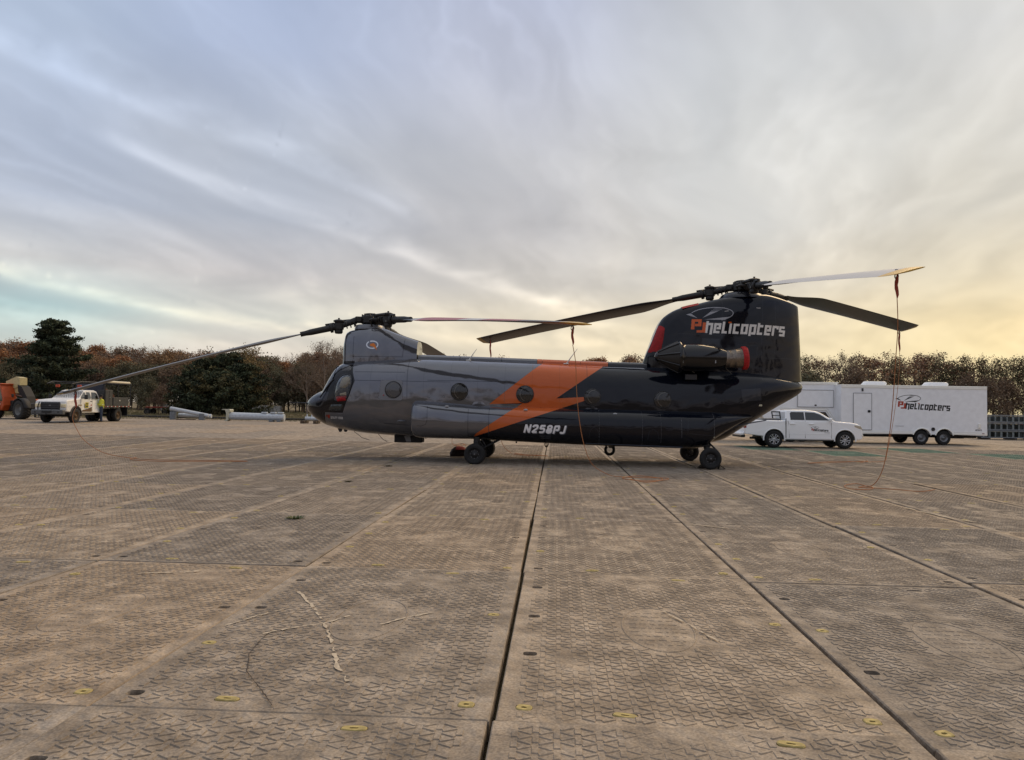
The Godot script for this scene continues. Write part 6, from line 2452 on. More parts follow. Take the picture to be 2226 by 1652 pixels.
func make_person():
	# stands half turned to the truck, looking down at something held in both hands; faces -x, a little towards +z
	var skin = Color(0.36, 0.22, 0.15)
	var coat = Color(0.62, 0.66, 0.08)
	var jean = Color(0.045, 0.065, 0.11)
	var boot = Color(0.05, 0.04, 0.03)
	var B = [
		[Vector3(0.09, 0.98, 0), Vector3(0.10, 0.54, 0.0), 0.105, 0.075, jean, 0], [Vector3(0.10, 0.54, 0.0), Vector3(0.10, 0.10, -0.03), 0.072, 0.058, jean, 0],
		[Vector3(-0.09, 0.98, 0), Vector3(-0.11, 0.54, 0.03), 0.105, 0.075, jean, 0], [Vector3(-0.11, 0.54, 0.03), Vector3(-0.11, 0.10, 0.0), 0.072, 0.058, jean, 0],
		[Vector3(0.10, 0.055, -0.04), Vector3(0.11, 0.045, 0.13), 0.055, 0.045, boot, 1], [Vector3(-0.11, 0.055, -0.01), Vector3(-0.12, 0.045, 0.16), 0.055, 0.045, boot, 1],
		[Vector3(0, 0.98, 0), Vector3(0, 1.12, 0.0), 0.155, 0.16, coat, 2], [Vector3(0.05, 1.12, 0), Vector3(0.08, 1.36, 0.0), 0.155, 0.15, coat, 2], [Vector3(-0.05, 1.12, 0), Vector3(-0.08, 1.36, 0.0), 0.155, 0.15, coat, 2],
		[Vector3(-0.15, 1.43, 0), Vector3(0.15, 1.43, 0.0), 0.085, 0.085, coat, 2],
		[Vector3(0.20, 1.42, 0), Vector3(0.26, 1.14, 0.03), 0.075, 0.06, coat, 2], [Vector3(0.26, 1.14, 0.03), Vector3(0.11, 1.16, 0.26), 0.06, 0.048, coat, 2],
		[Vector3(-0.20, 1.42, 0), Vector3(-0.26, 1.14, 0.03), 0.075, 0.06, coat, 2], [Vector3(-0.26, 1.14, 0.03), Vector3(-0.09, 1.18, 0.26), 0.06, 0.048, coat, 2],
		[Vector3(0, 1.46, 0.01), Vector3(0, 1.56, 0.04), 0.058, 0.055, skin, 3],
		[Vector3(0, 1.64, 0.05), Vector3(0, 1.70, 0.03), 0.092, 0.098, skin, 3], [Vector3(0, 1.585, 0.09), Vector3(0, 1.60, 0.09), 0.055, 0.058, skin, 3], [Vector3(0, 1.635, 0.155), Vector3(0, 1.655, 0.145), 0.015, 0.012, skin, 3],
		[Vector3(0.092, 1.65, 0.04), Vector3(0.094, 1.67, 0.035), 0.022, 0.022, skin, 3], [Vector3(-0.092, 1.65, 0.04), Vector3(-0.094, 1.67, 0.035), 0.022, 0.022, skin, 3],
		[Vector3(0.085, 1.165, 0.29), Vector3(0.055, 1.17, 0.335), 0.038, 0.032, skin, 4], [Vector3(-0.07, 1.185, 0.29), Vector3(-0.045, 1.185, 0.335), 0.038, 0.032, skin, 4]]
	for s in [1, -1]:
		for k in 4:
			var p0 = Vector3(0.062 * s + 0.008, 1.162 + k * 0.014, 0.345)
			B.append([p0, p0 + Vector3(-0.03 * s, 0.004, 0.035), 0.0095, 0.009, skin, 4])
			B.append([p0 + Vector3(-0.03 * s, 0.004, 0.035), p0 + Vector3(-0.055 * s, 0.004, 0.02 + 0.004 * k), 0.009, 0.008, skin, 4])
		B.append([Vector3(0.06 * s, 1.20, 0.315), Vector3(0.02 * s, 1.215, 0.35), 0.011, 0.009, skin, 4])
	var c = 0.022
	var nx = 34; var ny = 82; var nz = 34
	var org = Vector3(-0.37, -0.01, -0.23)
	var F = PackedFloat32Array()
	var W = PackedInt32Array()
	F.resize(nx * ny * nz); F.fill(1.0)
	W.resize(nx * ny * nz)
	for bi in B.size():
		var b = B[bi]
		var rr = max(b[2], b[3]) + 0.07
		var lo = (b[0].min(b[1]) - Vector3.ONE * rr - org) / c
		var hi = (b[0].max(b[1]) + Vector3.ONE * rr - org) / c
		for i in range(max(0, int(lo.x)), min(nx - 1, int(hi.x) + 1) + 1):
			for j in range(max(0, int(lo.y)), min(ny - 1, int(hi.y) + 1) + 1):
				for k in range(max(0, int(lo.z)), min(nz - 1, int(hi.z) + 1) + 1):
					var q = (i * ny + j) * nz + k
					var d = sd_capsule(org + Vector3(i, j, k) * c, b[0], b[1], b[2], b[3])
					var old = F[q]
					var kk = 0.035 if b[5] < 3 else 0.012
					var h = clamp(0.5 + 0.5 * (old - d) / kk, 0.0, 1.0)
					if d < old: W[q] = bi
					F[q] = lerp(old, d, h) - kk * h * (1.0 - h)
	var verts = {}
	var mb = MB.new()
	mb.use_col = true
	mb.smooth(true)
	var at = func(i, j, k): return (i * ny + j) * nz + k
	for i in nx - 1:
		for j in ny - 1:
			for k in nz - 1:
				var s = 0
				var sum = Vector3.ZERO
				var cnt = 0
				var f = []
				for q in 8: f.append(F[at.call(i + (q & 1), j + ((q >> 1) & 1), k + (q >> 2))])
				for q in 8: s += 1 if f[q] < 0 else 0
				if s == 0 or s == 8: continue
				for e in [[0, 1], [2, 3], [4, 5], [6, 7], [0, 2], [1, 3], [4, 6], [5, 7], [0, 4], [1, 5], [2, 6], [3, 7]]:
					var a = f[e[0]]; var b2 = f[e[1]]
					if (a < 0) == (b2 < 0): continue
					var t = a / (a - b2)
					var pa = Vector3(e[0] & 1, (e[0] >> 1) & 1, e[0] >> 2)
					var pb = Vector3(e[1] & 1, (e[1] >> 1) & 1, e[1] >> 2)
					sum += pa.lerp(pb, t)
					cnt += 1
				var best = 0
				var bv = 9.0
				for q in 8:
					if abs(f[q]) < bv:
						bv = abs(f[q])
						best = W[at.call(i + (q & 1), j + ((q >> 1) & 1), k + (q >> 2))]
				verts[at.call(i, j, k)] = [org + (Vector3(i, j, k) + sum / cnt) * c, B[best][4]]
	var face = func(a, b2, c2, d2):
		if not (verts.has(a) and verts.has(b2) and verts.has(c2) and verts.has(d2)): return
		mb.col = verts[a][1]
		mb.quad(verts[a][0], verts[b2][0], verts[c2][0], verts[d2][0])
	for i in range(1, nx - 1):
		for j in range(1, ny - 1):
			for k in range(1, nz - 1):
				var f0 = F[at.call(i, j, k)] < 0
				if f0 != (F[at.call(i + 1, j, k)] < 0): face.call(at.call(i, j, k), at.call(i, j - 1, k), at.call(i, j - 1, k - 1), at.call(i, j, k - 1))
				if f0 != (F[at.call(i, j + 1, k)] < 0): face.call(at.call(i, j, k), at.call(i - 1, j, k), at.call(i - 1, j, k - 1), at.call(i, j, k - 1))
				if f0 != (F[at.call(i, j, k + 1)] < 0): face.call(at.call(i, j, k), at.call(i - 1, j, k), at.call(i - 1, j - 1, k), at.call(i, j - 1, k))
	var g = gpt(218.9, 917.0)
	var t = thing("person", "person in a yellow high-visibility jacket and jeans looking down beside the utility truck", "person", g, deg_to_rad(-62.0))
	var pm := StandardMaterial3D.new()
	pm.vertex_color_use_as_albedo = true
	pm.roughness = 0.85
	pm.cull_mode = BaseMaterial3D.CULL_DISABLED
	obj("body", mb, pm, t)
	var hat = MB.new()
	hat.lathe([[0.104, -0.01], [0.108, 0.02], [0.104, 0.06], [0.085, 0.10], [0.05, 0.125], [0.0, 0.132]], 20, Transform3D(Basis(Vector3.RIGHT, 0.12), Vector3(0, 1.685, 0.032)))
	hat.lathe([[0.105, -0.035], [0.112, -0.03], [0.112, 0.01], [0.105, 0.015]], 20, Transform3D(Basis(Vector3.RIGHT, 0.12), Vector3(0, 1.685, 0.032)))
	obj("knit_cap", hat, paint(30, 30, 34, 0.9), t)
	for s in [1, -1]:
		var eye = MB.new()
		eye.lathe([[0.0, 0.012], [0.009, 0.008], [0.012, 0.0], [0.0, -0.01]], 10, ax(Vector3(0.033 * s, 1.648, 0.128), Vector3(0, 0, 1)))
		obj("eye", eye, paint(40, 32, 28, 0.3), t)
	var mo = MB.new()
	mo.box(Vector3(0, 1.597, 0.146), Vector3(0.045, 0.008, 0.012), 0.003)
	obj("mouth", mo, paint(120, 70, 62, 0.6), t)
	var st = MB.new()
	st.lathe([[0.208, -0.025], [0.215, -0.02], [0.215, 0.02], [0.208, 0.025]], 28, Transform3D(Basis.IDENTITY.scaled(Vector3(1.04, 1, 0.76)), Vector3(0, 1.14, 0.0)))
	obj("reflective_band", st, paint(190, 192, 180, 0.4), t)
	var ph = MB.new()
	ph.box(Vector3(0, 1.205, 0.375), Vector3(0.085, 0.012, 0.15), 0.004)
	lone("phone", ph, paint(20, 20, 22, 0.3), "dark phone held in the hands of the person in yellow", "phone")
	get_node("phone").transform = t.transform


# ---------------------------------------------------------------- things standing about
func make_site_things():
	var galv = worn(196, 204, 212, 0.42, 0.8, 0.15)
	var galv_dark = worn(120, 126, 132, 0.5, 0.8, 0.2)
	var rough_wood = worn(96, 82, 66, 0.9, 2.0, 0.4)
	# bag under the nose half
	var g = gpt(996, 991.5)
	var t = thing("kit_bag", "red and black kit bag on the mats behind the front wheels", "bag", g, 0.2)
	var mb = MB.new()
	mb.smooth(true)
	var rings = []
	for q in [[0.0, 0.27, 0.20], [0.03, 0.30, 0.22], [0.14, 0.28, 0.20], [0.22, 0.23, 0.16], [0.28, 0.17, 0.10], [0.31, 0.10, 0.05]]:
		var r = []
		for k in 20:
			var a = TAU * k / 20.0
			var n = 1.0 + 0.06 * sin(a * 5.0 + q[0] * 20.0)
			r.append(Vector3(sup(cos(a), 3.0) * q[1] * n, q[0] + (0.02 * sin(a * 3.0) if q[0] > 0.05 else 0.0), sup(sin(a), 3.0) * q[2] * n))
		rings.append(r)
	mb.loft(rings, true, true, true)
	obj("body", mb, worn(40, 26, 28, 0.85, 3.0, 0.3), t)
	mb = MB.new()
	mb.smooth(true)
	rings = []
	for q in [[0.215, 0.245, 0.17], [0.25, 0.22, 0.14], [0.30, 0.16, 0.09], [0.325, 0.08, 0.04]]:
		var r = []
		for k in 20:
			var a = TAU * k / 20.0
			r.append(Vector3(0.05 + sup(cos(a), 3.0) * q[1] * 0.85, q[0] + 0.012, sup(sin(a), 3.0) * q[2] * 1.08))
		rings.append(r)
	mb.loft(rings, true, false, true)
	obj("flap", mb, worn(150, 28, 36, 0.8, 3.0, 0.3), t)
	# chocks at the near rear wheel
	for q in [[1524, 1017, 1], [1568, 1019, -1]]:
		g = gpt(q[0], q[1])
		mb = MB.new()
		mb.prism(vec2s([[-0.10, 0.0], [0.10, 0.0], [0.10 * q[2], 0.13], [0.06 * q[2], 0.13]]), -0.11, 0.11)
		lone("wheel_chock", mb, worn(52, 40, 30, 0.8, 3.0, 0.3), "small dark wedge chock %s the single rear wheel" % ("ahead of" if q[2] > 0 else "behind"), "chock", g, "chocks at the rear wheel")
	# galvanised pole sections laid at the edge of the mats
	var p0 = dpt(497, 906, 58.2)
	var p1 = dpt(623, 913, 58.8)
	var gy = gh(-20.0, -58.0)
	p0.y = gy + 0.40; p1.y = gy + 0.34
	t = thing("steel_pole", "big tapered galvanised pole section lying with a flanged bracket at its end", "pole", Vector3(p0.x, gy, p0.z), 0.0, "steel pole sections at the edge of the mats")
	mb = MB.new()
	mb.smooth(false)
	rings = []
	var ln = p1.x - p0.x
	for q in [[0.0, 0.29], [ln, 0.25]]:
		var r = []
		for k in 12:
			var a = TAU * (k + 0.5) / 12.0
			r.append(Vector3(q[0], 0.40 - q[0] * 0.012 + sin(a) * q[1], cos(a) * q[1]))
		rings.append(r)
	for k in 12:
		mb.quad(rings[0][k], rings[0][(k + 1) % 12], rings[1][(k + 1) % 12], rings[1][k])
	mb.fan(rings[0]); mb.fan(rings[1])
	obj("shaft", mb, galv, t)
	mb = MB.new()
	mb.prism(vec2s([[-0.42, 0.86], [-0.40, 0.90], [0.16, 0.90], [0.22, 0.84], [0.20, 0.70], [0.10, 0.66], [0.08, 0.10], [-0.02, 0.0], [-0.22, 0.02], [-0.22, 0.06], [-0.08, 0.10], [-0.08, 0.62], [-0.16, 0.82], [-0.30, 0.86]]), -0.38, 0.38)
	obj("bracket", mb, worn(196, 196, 178, 0.5, 0.8, 0.15), t)
	for x in [ln * 0.78, ln * 0.92]:
		mb = MB.new()
		mb.box(Vector3(x, 0.06, 0), Vector3(0.28, 0.14, 0.9), 0.02)
		obj("support", mb, galv_dark, t)
	for x in [ln * 0.64, ln * 0.80, ln * 0.93]:
		mb = MB.new()
		mb.box(Vector3(x, 0.68, 0), Vector3(0.42, 0.10, 0.30), 0.02)
		obj("lug", mb, galv, t)
	var a0 = dpt(374, 893, 60.0)
	var a1 = dpt(451, 906, 60.0)
	var gb = gh(-26.0, -60.0)
	t = thing("steel_pole", "thin galvanised arm resting aslant on two grey stands", "pole", Vector3(a0.x, gb, a0.z), 0.0, "steel pole sections at the edge of the mats")
	ln = a1.x - a0.x
	mb = MB.new()
	mb.tube([Vector3(-0.1, 0.86, 0.1), Vector3(ln + 0.1, 0.36, 0.1)], [0.17, 0.13], 8)
	obj("shaft", mb, galv, t)
	mb = MB.new()
	mb.tube([Vector3(0.3, 0.36, -0.5), Vector3(ln + 0.1, 0.30, -0.5)], [0.16, 0.16], 8)
	obj("rear_shaft", mb, galv, t)
	for q in [[0.12, 0.62], [ln - 0.4, 0.52]]:
		mb = MB.new()
		mb.lathe([[0.0, q[1]], [0.22, q[1]], [0.24, q[1] - 0.02], [0.25, 0.0]], 14, Transform3D(Basis.IDENTITY, Vector3(q[0], 0, 0.1)), true)
		obj("stand", mb, galv_dark, t)
	mb = MB.new()
	mb.box(Vector3(ln * 0.45, 0.04, 0.4), Vector3(1.5, 0.06, 0.2), 0.01)
	lone("timber_plank", mb, worn(84, 62, 50, 0.9, 2.0, 0.35), "flat brown plank lying in front of the thin slanting pole", "plank", Vector3(a0.x, gb, a0.z))
	var c0 = gpt(657, 920)
	t = thing("pole_fitting", "short galvanised fitting with upright studs on timber blocks by the nose", "fitting", c0)
	mb = MB.new()
	mb.tube([Vector3(0.2, 0.36, 0), Vector3(1.9, 0.34, 0)], 0.14, 10)
	obj("shaft", mb, galv, t)
	for k in 3:
		mb = MB.new()
		mb.tube([Vector3(0.35 + k * 0.33, 0.42, 0), Vector3(0.33 + k * 0.33, 0.68, 0)], [0.07, 0.03], 8)
		obj("stud", mb, galv, t)
	for x in [0.0, 0.9]:
		mb = MB.new()
		mb.box(Vector3(x + 0.15, 0.10, 0.0), Vector3(0.30 if x == 0 else 0.22, 0.20, 1.3), 0.02)
		lone("timber_block", mb, rough_wood, "square timber block under the %s of the studded steel fitting" % ("end" if x == 0 else "middle"), "timber", c0, "timber blocks under the steel fitting")
	# black filter sock along the far edge of the mats
	var line = []
	for q in [[268, 905.5], [300, 907], [340, 908], [380, 909], [430, 910], [480, 911], [560, 912.5], [640, 914], [700, 915]]:
		line.append(gpt(q[0], q[1]) + Vector3(0, 0.06, 0))
	mb = MB.new()
	mb.tube(wander(line, 0.5, 0.1, 3), 0.13, 8)
	lone("filter_sock", mb, worn(28, 28, 30, 0.9, 1.0, 0.3), "long black filter sock along the grass edge of the mats", "barrier")
	# concrete blocks far out on the field
	var blocks = [[1098, 1215, 0], [1222, 1300, 0], [1305, 1364, 0], [1367, 1450, 0], [185, 262, 1], [266, 340, 1], [20, 108, 1], [112, 180, 2]]
	for i in blocks.size():
		var q = blocks[i]
		var u0 = (600 + q[0] * 0.31446) / 1.7285
		var u1 = (600 + q[1] * 0.31446) / 1.7285
		var d = 122.0 + (i % 3) * 0.8
		var e0 = dpt(u0, 890, d)
		var e1 = dpt(u1, 890, d)
		var hgt = [1.25, 1.12, 1.02, 1.08, 1.0, 0.96, 1.1, 0.95][i]
		var y = gh(e0.x, e0.z) - 0.13
		mb = MB.new()
		mb.box(Vector3(0, hgt * 0.5, 0), Vector3(e1.x - e0.x, hgt, 0.8), 0.04)
		lone("concrete_block", mb, worn(172, 170, 164, 0.9, 0.5, 0.35), "pale concrete block in the row %s" % ("right of the dark cedar clump" if q[2] == 0 else "left of the dark cedar clump"), "block", Vector3((e0.x + e1.x) * 0.5, y, e0.z), "concrete blocks on the field")
	# red flat trailer far off
	var fa = dpt(328, 890, 88.0)
	t = thing("flat_trailer", "small rusty red flat trailer standing on the field", "trailer", Vector3(fa.x, gh(fa.x, fa.z) - 0.13, fa.z))
	mb = MB.new()
	mb.box(Vector3(1.0, 0.85, 0), Vector3(2.6, 0.14, 1.6), 0.03)
	obj("deck", mb, worn(150, 62, 44, 0.8, 0.8, 0.3), t)
	mb = MB.new()
	mb.tube([Vector3(-0.3, 0.75, 0), Vector3(-1.6, 0.5, 0)], 0.06, 6)
	obj("drawbar", mb, paint(60, 44, 38, 0.8), t)
	for x in [-0.1, 1.9]:
		for s in [1, -1]:
			road_wheel(t, Vector3(x, 0.36, 0.7 * s), 0.36, 0.2, s, paint(70, 66, 62, 0.7))
	# pale silver barrier sections behind the loader
	var ra = dpt(66, 892, 60.0)
	t = thing("guard_rail", "silver rail section standing between the loader and the utility truck", "barrier", Vector3(ra.x, gh(ra.x, ra.z), ra.z))
	for y in [0.25, 0.55, 0.95]:
		mb = MB.new()
		mb.box(Vector3(0.6, y, 0), Vector3(2.6, 0.09, 0.06), 0.015)
		obj("rail", mb, galv, t)
	for x in [-0.5, 0.6, 1.7]:
		mb = MB.new()
		mb.box(Vector3(x, 0.5, -0.05), Vector3(0.09, 1.0, 0.05), 0.015)
		obj("post", mb, galv_dark, t)
	# stacked steel racks behind the trailer's tail
	var k0 = dpt(2136, 952, 52.0)
	for tier in 3:
		t = thing("steel_rack", "open galvanised steel rack %s behind the trailer" % ["at the bottom of the stack", "in the middle of the stack", "on top of the stack"][tier], "rack", Vector3(k0.x, 0.10 + tier * 0.53, k0.z), 0.0, "steel racks stacked behind the trailer")
		for y in [0.0, 0.44]:
			for z in [0.0, -1.1]:
				mb = MB.new()
				mb.box(Vector3(2.2, y + 0.03, z), Vector3(4.6, 0.07, 0.07), 0.01)
				obj("rail", mb, galv_dark, t)
		for k in 12:
			for z in [0.0, -1.1]:
				mb = MB.new()
				mb.box(Vector3(0.05 + k * 0.4, 0.235, z), Vector3(0.14 if k % 2 else 0.08, 0.36, 0.05), 0.01)
				obj("upright", mb, worn(130, 140, 142, 0.6, 0.9, 0.35), t)
		for k in 6:
			mb = MB.new()
			mb.box(Vector3(0.3 + k * 0.8, 0.22, -0.55), Vector3(0.45, 0.36, 0.9), 0.02)
			obj("crosspiece", mb, worn(70, 76, 76, 0.8, 0.9, 0.3), t)
	for x in [0.4, 2.2, 4.0]:
		mb = MB.new()
		mb.box(Vector3(x, 0.05, -0.55), Vector3(0.14, 0.10, 1.3), 0.01)
		lone("timber_bearer", mb, rough_wood, "timber bearer under the stack of steel racks", "timber", Vector3(k0.x, 0, k0.z), "timber bearers under the racks")
	# red tractor at the edge of the place
	var tr = gpt(2236, 955)
	t = thing("small_tractor", "red compact tractor with a black tyre and grey seat beside the racks", "tractor", tr, deg_to_rad(168.0))
	for q in [[0.0, 0.48, 0.55], [-1.5, 0.30, 0.5]]:
		for s in [1, -1]:
			road_wheel(t, Vector3(q[0], q[1], q[2] * s), q[1], 0.28, s, paint(150, 148, 140, 0.5))
	mb = MB.new()
	shell(mb, vec2s([[-2.0, 0.5], [-2.0, 0.95], [-1.8, 1.05], [-0.6, 1.05], [-0.3, 0.8], [0.4, 0.8], [0.4, 0.5]]), func(_y): return 0.30, 0.05)
	obj("hood", mb, worn(150, 34, 34, 0.5, 0.8, 0.2), t)
	for s in [1, -1]:
		mb = MB.new()
		mb.box(Vector3(0.05, 1.02, 0.5 * s), Vector3(0.8, 0.10, 0.30), 0.03)
		obj("fender", mb, worn(150, 34, 34, 0.5, 0.8, 0.2), t)
	mb = MB.new()
	mb.box(Vector3(0.1, 1.12, 0), Vector3(0.45, 0.12, 0.45), 0.04)
	mb.box(Vector3(0.32, 1.38, 0), Vector3(0.10, 0.45, 0.45), 0.04)
	obj("seat", mb, paint(120, 122, 120, 0.7), t)
	mb = MB.new()
	mb.tube([Vector3(0.5, 0.9, 0.45), Vector3(0.5, 1.9, 0.45), Vector3(0.5, 1.9, -0.45), Vector3(0.5, 0.9, -0.45)], 0.03, 8)
	obj("roll_bar", mb, paint(30, 30, 32, 0.6), t)
	mb = MB.new()
	var wheel_path = []
	for k in 17: wheel_path.append(Vector3(-0.55 + 0.06 * sin(TAU * k / 16.0), 1.25 + 0.12 * sin(TAU * k / 16.0), 0.18 * cos(TAU * k / 16.0)))
	mb.tube(wheel_path, 0.014, 6)
	obj("steering_wheel", mb, paint(30, 30, 32, 0.6), t)
	# weeds growing up between mats
	var wm = paint(255, 255, 255, 0.85).duplicate()
	wm.vertex_color_use_as_albedo = true
	var wr := RandomNumberGenerator.new()
	wr.seed = 33
	for q in [[641, 1129, 0.95, "green weed clump growing through a seam of the mats"], [843, 1014, 0.8, "dry brown weed tuft in a seam ahead of the front wheels"], [757, 1048, 0.6, "small dry weed tuft in a seam of the mats below the nose"]]:
		g = gpt(q[0], q[1])
		mb = MB.new()
		mb.use_col = true
		mb.smooth(false)
		for k in 60:
			var a = wr.randf() * TAU
			var rr = wr.randf() * 0.085 * q[2]
			var p = Vector3(cos(a) * rr * 1.5, 0, sin(a) * rr)
			var up = Vector3(cos(a) * 0.05, wr.randf_range(0.02, 0.055), sin(a) * 0.05) * q[2]
			var side = Vector3(-sin(a), 0, cos(a)) * 0.010
			mb.col = Color(0.05, 0.085, 0.025).lerp(Color(0.10, 0.10, 0.04), wr.randf()) if q[2] > 0.9 else Color(0.11, 0.09, 0.05).lerp(Color(0.07, 0.07, 0.035), wr.randf())
			mb.quad(p - side, p + up * 0.6 - side * 1.6, p + up, p + up * 0.6 + side * 1.6)
		lone("weed", mb, wm, q[3], "weed", g + Vector3(0, 0.0, 0))


# ---------------------------------------------------------------- trees
var tr_rng := RandomNumberGenerator.new()

func limb(mb, a, dir, length, rad, depth, tips, spread_k, up_k, sides):
	var segs = 3 if depth > 1 else 2
	var path = [a]
	var rads = [rad]
	var d = dir
	var p = a
	for k in segs:
		d = (d + Vector3(tr_rng.randf_range(-1, 1), tr_rng.randf_range(-0.6, 1) * up_k, tr_rng.randf_range(-1, 1)) * 0.22).normalized()
		p += d * length / segs
		path.append(p)
		rads.append(rad * lerp(1.0, 0.55, (k + 1.0) / segs))
	mb.tube(path, rads, sides, false)
	if depth == 0:
		tips.append(p)
		return
	var n = tr_rng.randi_range(3, 4) if depth > 1 else tr_rng.randi_range(3, 5)
	for k in n:
		var f = tr_rng.randf_range(0.35, 1.0) if k > 0 else 1.0
		var q = path[int(round(f * segs))]
		var az = tr_rng.randf() * TAU
		var ax1 = d.cross(Vector3(cos(az), 0.3, sin(az))).normalized()
		var nd = d.rotated(ax1, tr_rng.randf_range(0.35, 0.95) * spread_k)
		nd = (nd + Vector3(0, 0.18 * up_k, 0)).normalized()
		limb(mb, q, nd, length * tr_rng.randf_range(0.55, 0.78), rad * 0.52, depth - 1, tips, spread_k, up_k, max(3, sides - 1))
		if depth <= 2: tips.append(q.lerp(path[segs], 0.5))

func leaf(mb, p, size, flatness = 0.0):
	var n = Vector3(tr_rng.randf_range(-1, 1), tr_rng.randf_range(-1, 1) + flatness, tr_rng.randf_range(-1, 1)).normalized()
	var t = n.cross(Vector3(tr_rng.randf_range(-1, 1), tr_rng.randf_range(-1, 1), tr_rng.randf_range(-1, 1))).normalized() * size
	var b = n.cross(t).normalized() * size * 0.7
	mb.quad(p - t, p + b * 0.6, p + t, p - b * 0.6)

func build_tree(called, spec):
	# spec: height, crown base, spread, depth, leaves per tip, leaf size, leaf colours, bark colour
	var root := Node3D.new()
	root.name = called
	var mb = MB.new()
	mb.smooth(true)
	var tips = []
	var hh = spec.h
	var trunk = []
	var rad = []
	var p = Vector3(0, -0.2, 0)
	for k in 7:
		var f = k / 6.0
		p = Vector3(sin(f * 3.0 + spec.sd) * 0.02 * hh, hh * 0.78 * f - 0.2, cos(f * 2.3 + spec.sd) * 0.02 * hh)
		trunk.append(p)
		rad.append(lerp(spec.r, spec.r * 0.25, f))
	mb.tube(trunk, rad, 7, false)
	for k in spec.limbs:
		var f = lerp(spec.base, 1.0, pow((k + 0.5) / spec.limbs, 0.85))
		var i = int(f * 6.0)
		var q = trunk[min(i, 6)].lerp(trunk[min(i + 1, 6)], f * 6.0 - i)
		var az = k * 2.4 + tr_rng.randf_range(-0.5, 0.5)
		var rise = lerp(spec.rise0, spec.rise1, (f - spec.base) / (1.0 - spec.base))
		var d = Vector3(cos(az), rise, sin(az)).normalized()
		var reach = hh * spec.spread * lerp(1.0, spec.top, (f - spec.base) / (1.0 - spec.base)) * tr_rng.randf_range(0.8, 1.15)
		limb(mb, q, d, reach * 0.55, spec.r * 0.34 * (1.2 - f * 0.5), spec.depth, tips, spec.get("sk", 1.0), spec.get("uk", 1.0), 4)
	obj("trunk", mb, paint(spec.bark[0], spec.bark[1], spec.bark[2], 0.95), root)
	if spec.leaves > 0.0:
		var lm = MB.new()
		lm.use_col = true
		lm.smooth(false)
		for tp in tips:
			var n = int(spec.leaves) + (1 if tr_rng.randf() < fmod(spec.leaves, 1.0) else 0)
			if tr_rng.randf() < spec.get("bald", 0.0): continue
			var c0 = spec.tints[tr_rng.randi() % spec.tints.size()]
			for k in n:
				var o = Vector3(clamp(tr_rng.randfn(0, 1), -1.5, 1.5), clamp(tr_rng.randfn(0, 0.7), -1.0, 1.0), clamp(tr_rng.randfn(0, 1), -1.5, 1.5)) * spec.clump
				lm.col = c0 * tr_rng.randf_range(0.7, 1.3)
				lm.col.a = 1.0
				leaf(lm, tp + o, spec.leaf * tr_rng.randf_range(0.6, 1.2), spec.get("flat", 0.0))
		var fm = paint(255, 255, 255, 0.9).duplicate()
		fm.vertex_color_use_as_albedo = true
		fm.backlight_enabled = true
		fm.backlight = Color(0.25, 0.2, 0.12)
		obj("crown", lm, fm, root)
	return root

func conifer(called, hh, wid, lobes, tints, sd, leafs, round_top = false):
	# a cedar: dense sprays of scale foliage in ragged layers round a hidden stem
	tr_rng.seed = sd
	var root := Node3D.new()
	root.name = called
	var mb = MB.new()
	mb.tube([Vector3(0, -0.2, 0), Vector3(0.1, hh * 0.5, 0), Vector3(0, hh * 0.97, 0)], [wid * 0.05, wid * 0.03, 0.03], 7, false)
	var lm = MB.new()
	lm.use_col = true
	lm.smooth(false)
	for k in lobes:
		var f = pow((k + 0.5) / lobes, 0.9)
		var y = lerp(0.05, 1.0, f) * hh
		var prof = pow(1.0 - f, 0.62) * (0.62 + 0.38 * min(1.0, f * 5.0))
		if round_top: prof = sqrt(max(0.02, 1.0 - pow((f - 0.35) / 0.66, 2.0)))
		var az = k * 2.39996 + tr_rng.randf_range(-0.4, 0.4)
		var reach = wid * 0.5 * prof * tr_rng.randf_range(0.55, 1.25) + 0.35
		var d = Vector3(cos(az), tr_rng.randf_range(0.05, 0.45), sin(az))
		var a = Vector3(0, y - reach * 0.2, 0)
		var e = a + d * reach
		mb.tube([a, a.lerp(e, 0.6), e], [0.05, 0.03, 0.012], 3, false)
		var tint = tints[tr_rng.randi() % tints.size()]
		for q in leafs:
			var u = pow(tr_rng.randf(), 0.6)
			var wd = 0.08 + 0.16 * (1.0 - u) * reach * 0.5
			var c = a.lerp(e, u * 1.04) + Vector3(tr_rng.randfn(0, 1), tr_rng.randfn(0, 0.42), tr_rng.randfn(0, 1)) * (wd + 0.12)
			lm.col = tint * tr_rng.randf_range(0.6, 1.35)
			lm.col.a = 1.0
			leaf(lm, c, tr_rng.randf_range(0.10, 0.22), 0.3)
	obj("trunk", mb, paint(78, 64, 54, 0.95), root)
	var fm = paint(255, 255, 255, 0.95).duplicate()
	fm.vertex_color_use_as_albedo = true
	obj("crown", lm, fm, root)
	return root

func plant(proto, at, turn, sc, called, label, category, group):
	var o = proto.duplicate()
	o.name = numbered(called)
	add_child(o)
	var fat = 1.0
	if called == "oak_tree": fat = 0.85 + 0.5 * abs(sin(at.x * 3.1 + at.z))
	o.transform = Transform3D(Basis(Vector3.UP, turn).scaled(Vector3(sc * fat, sc, sc * fat)), at)
	tag(o, label, category, group)
	return o

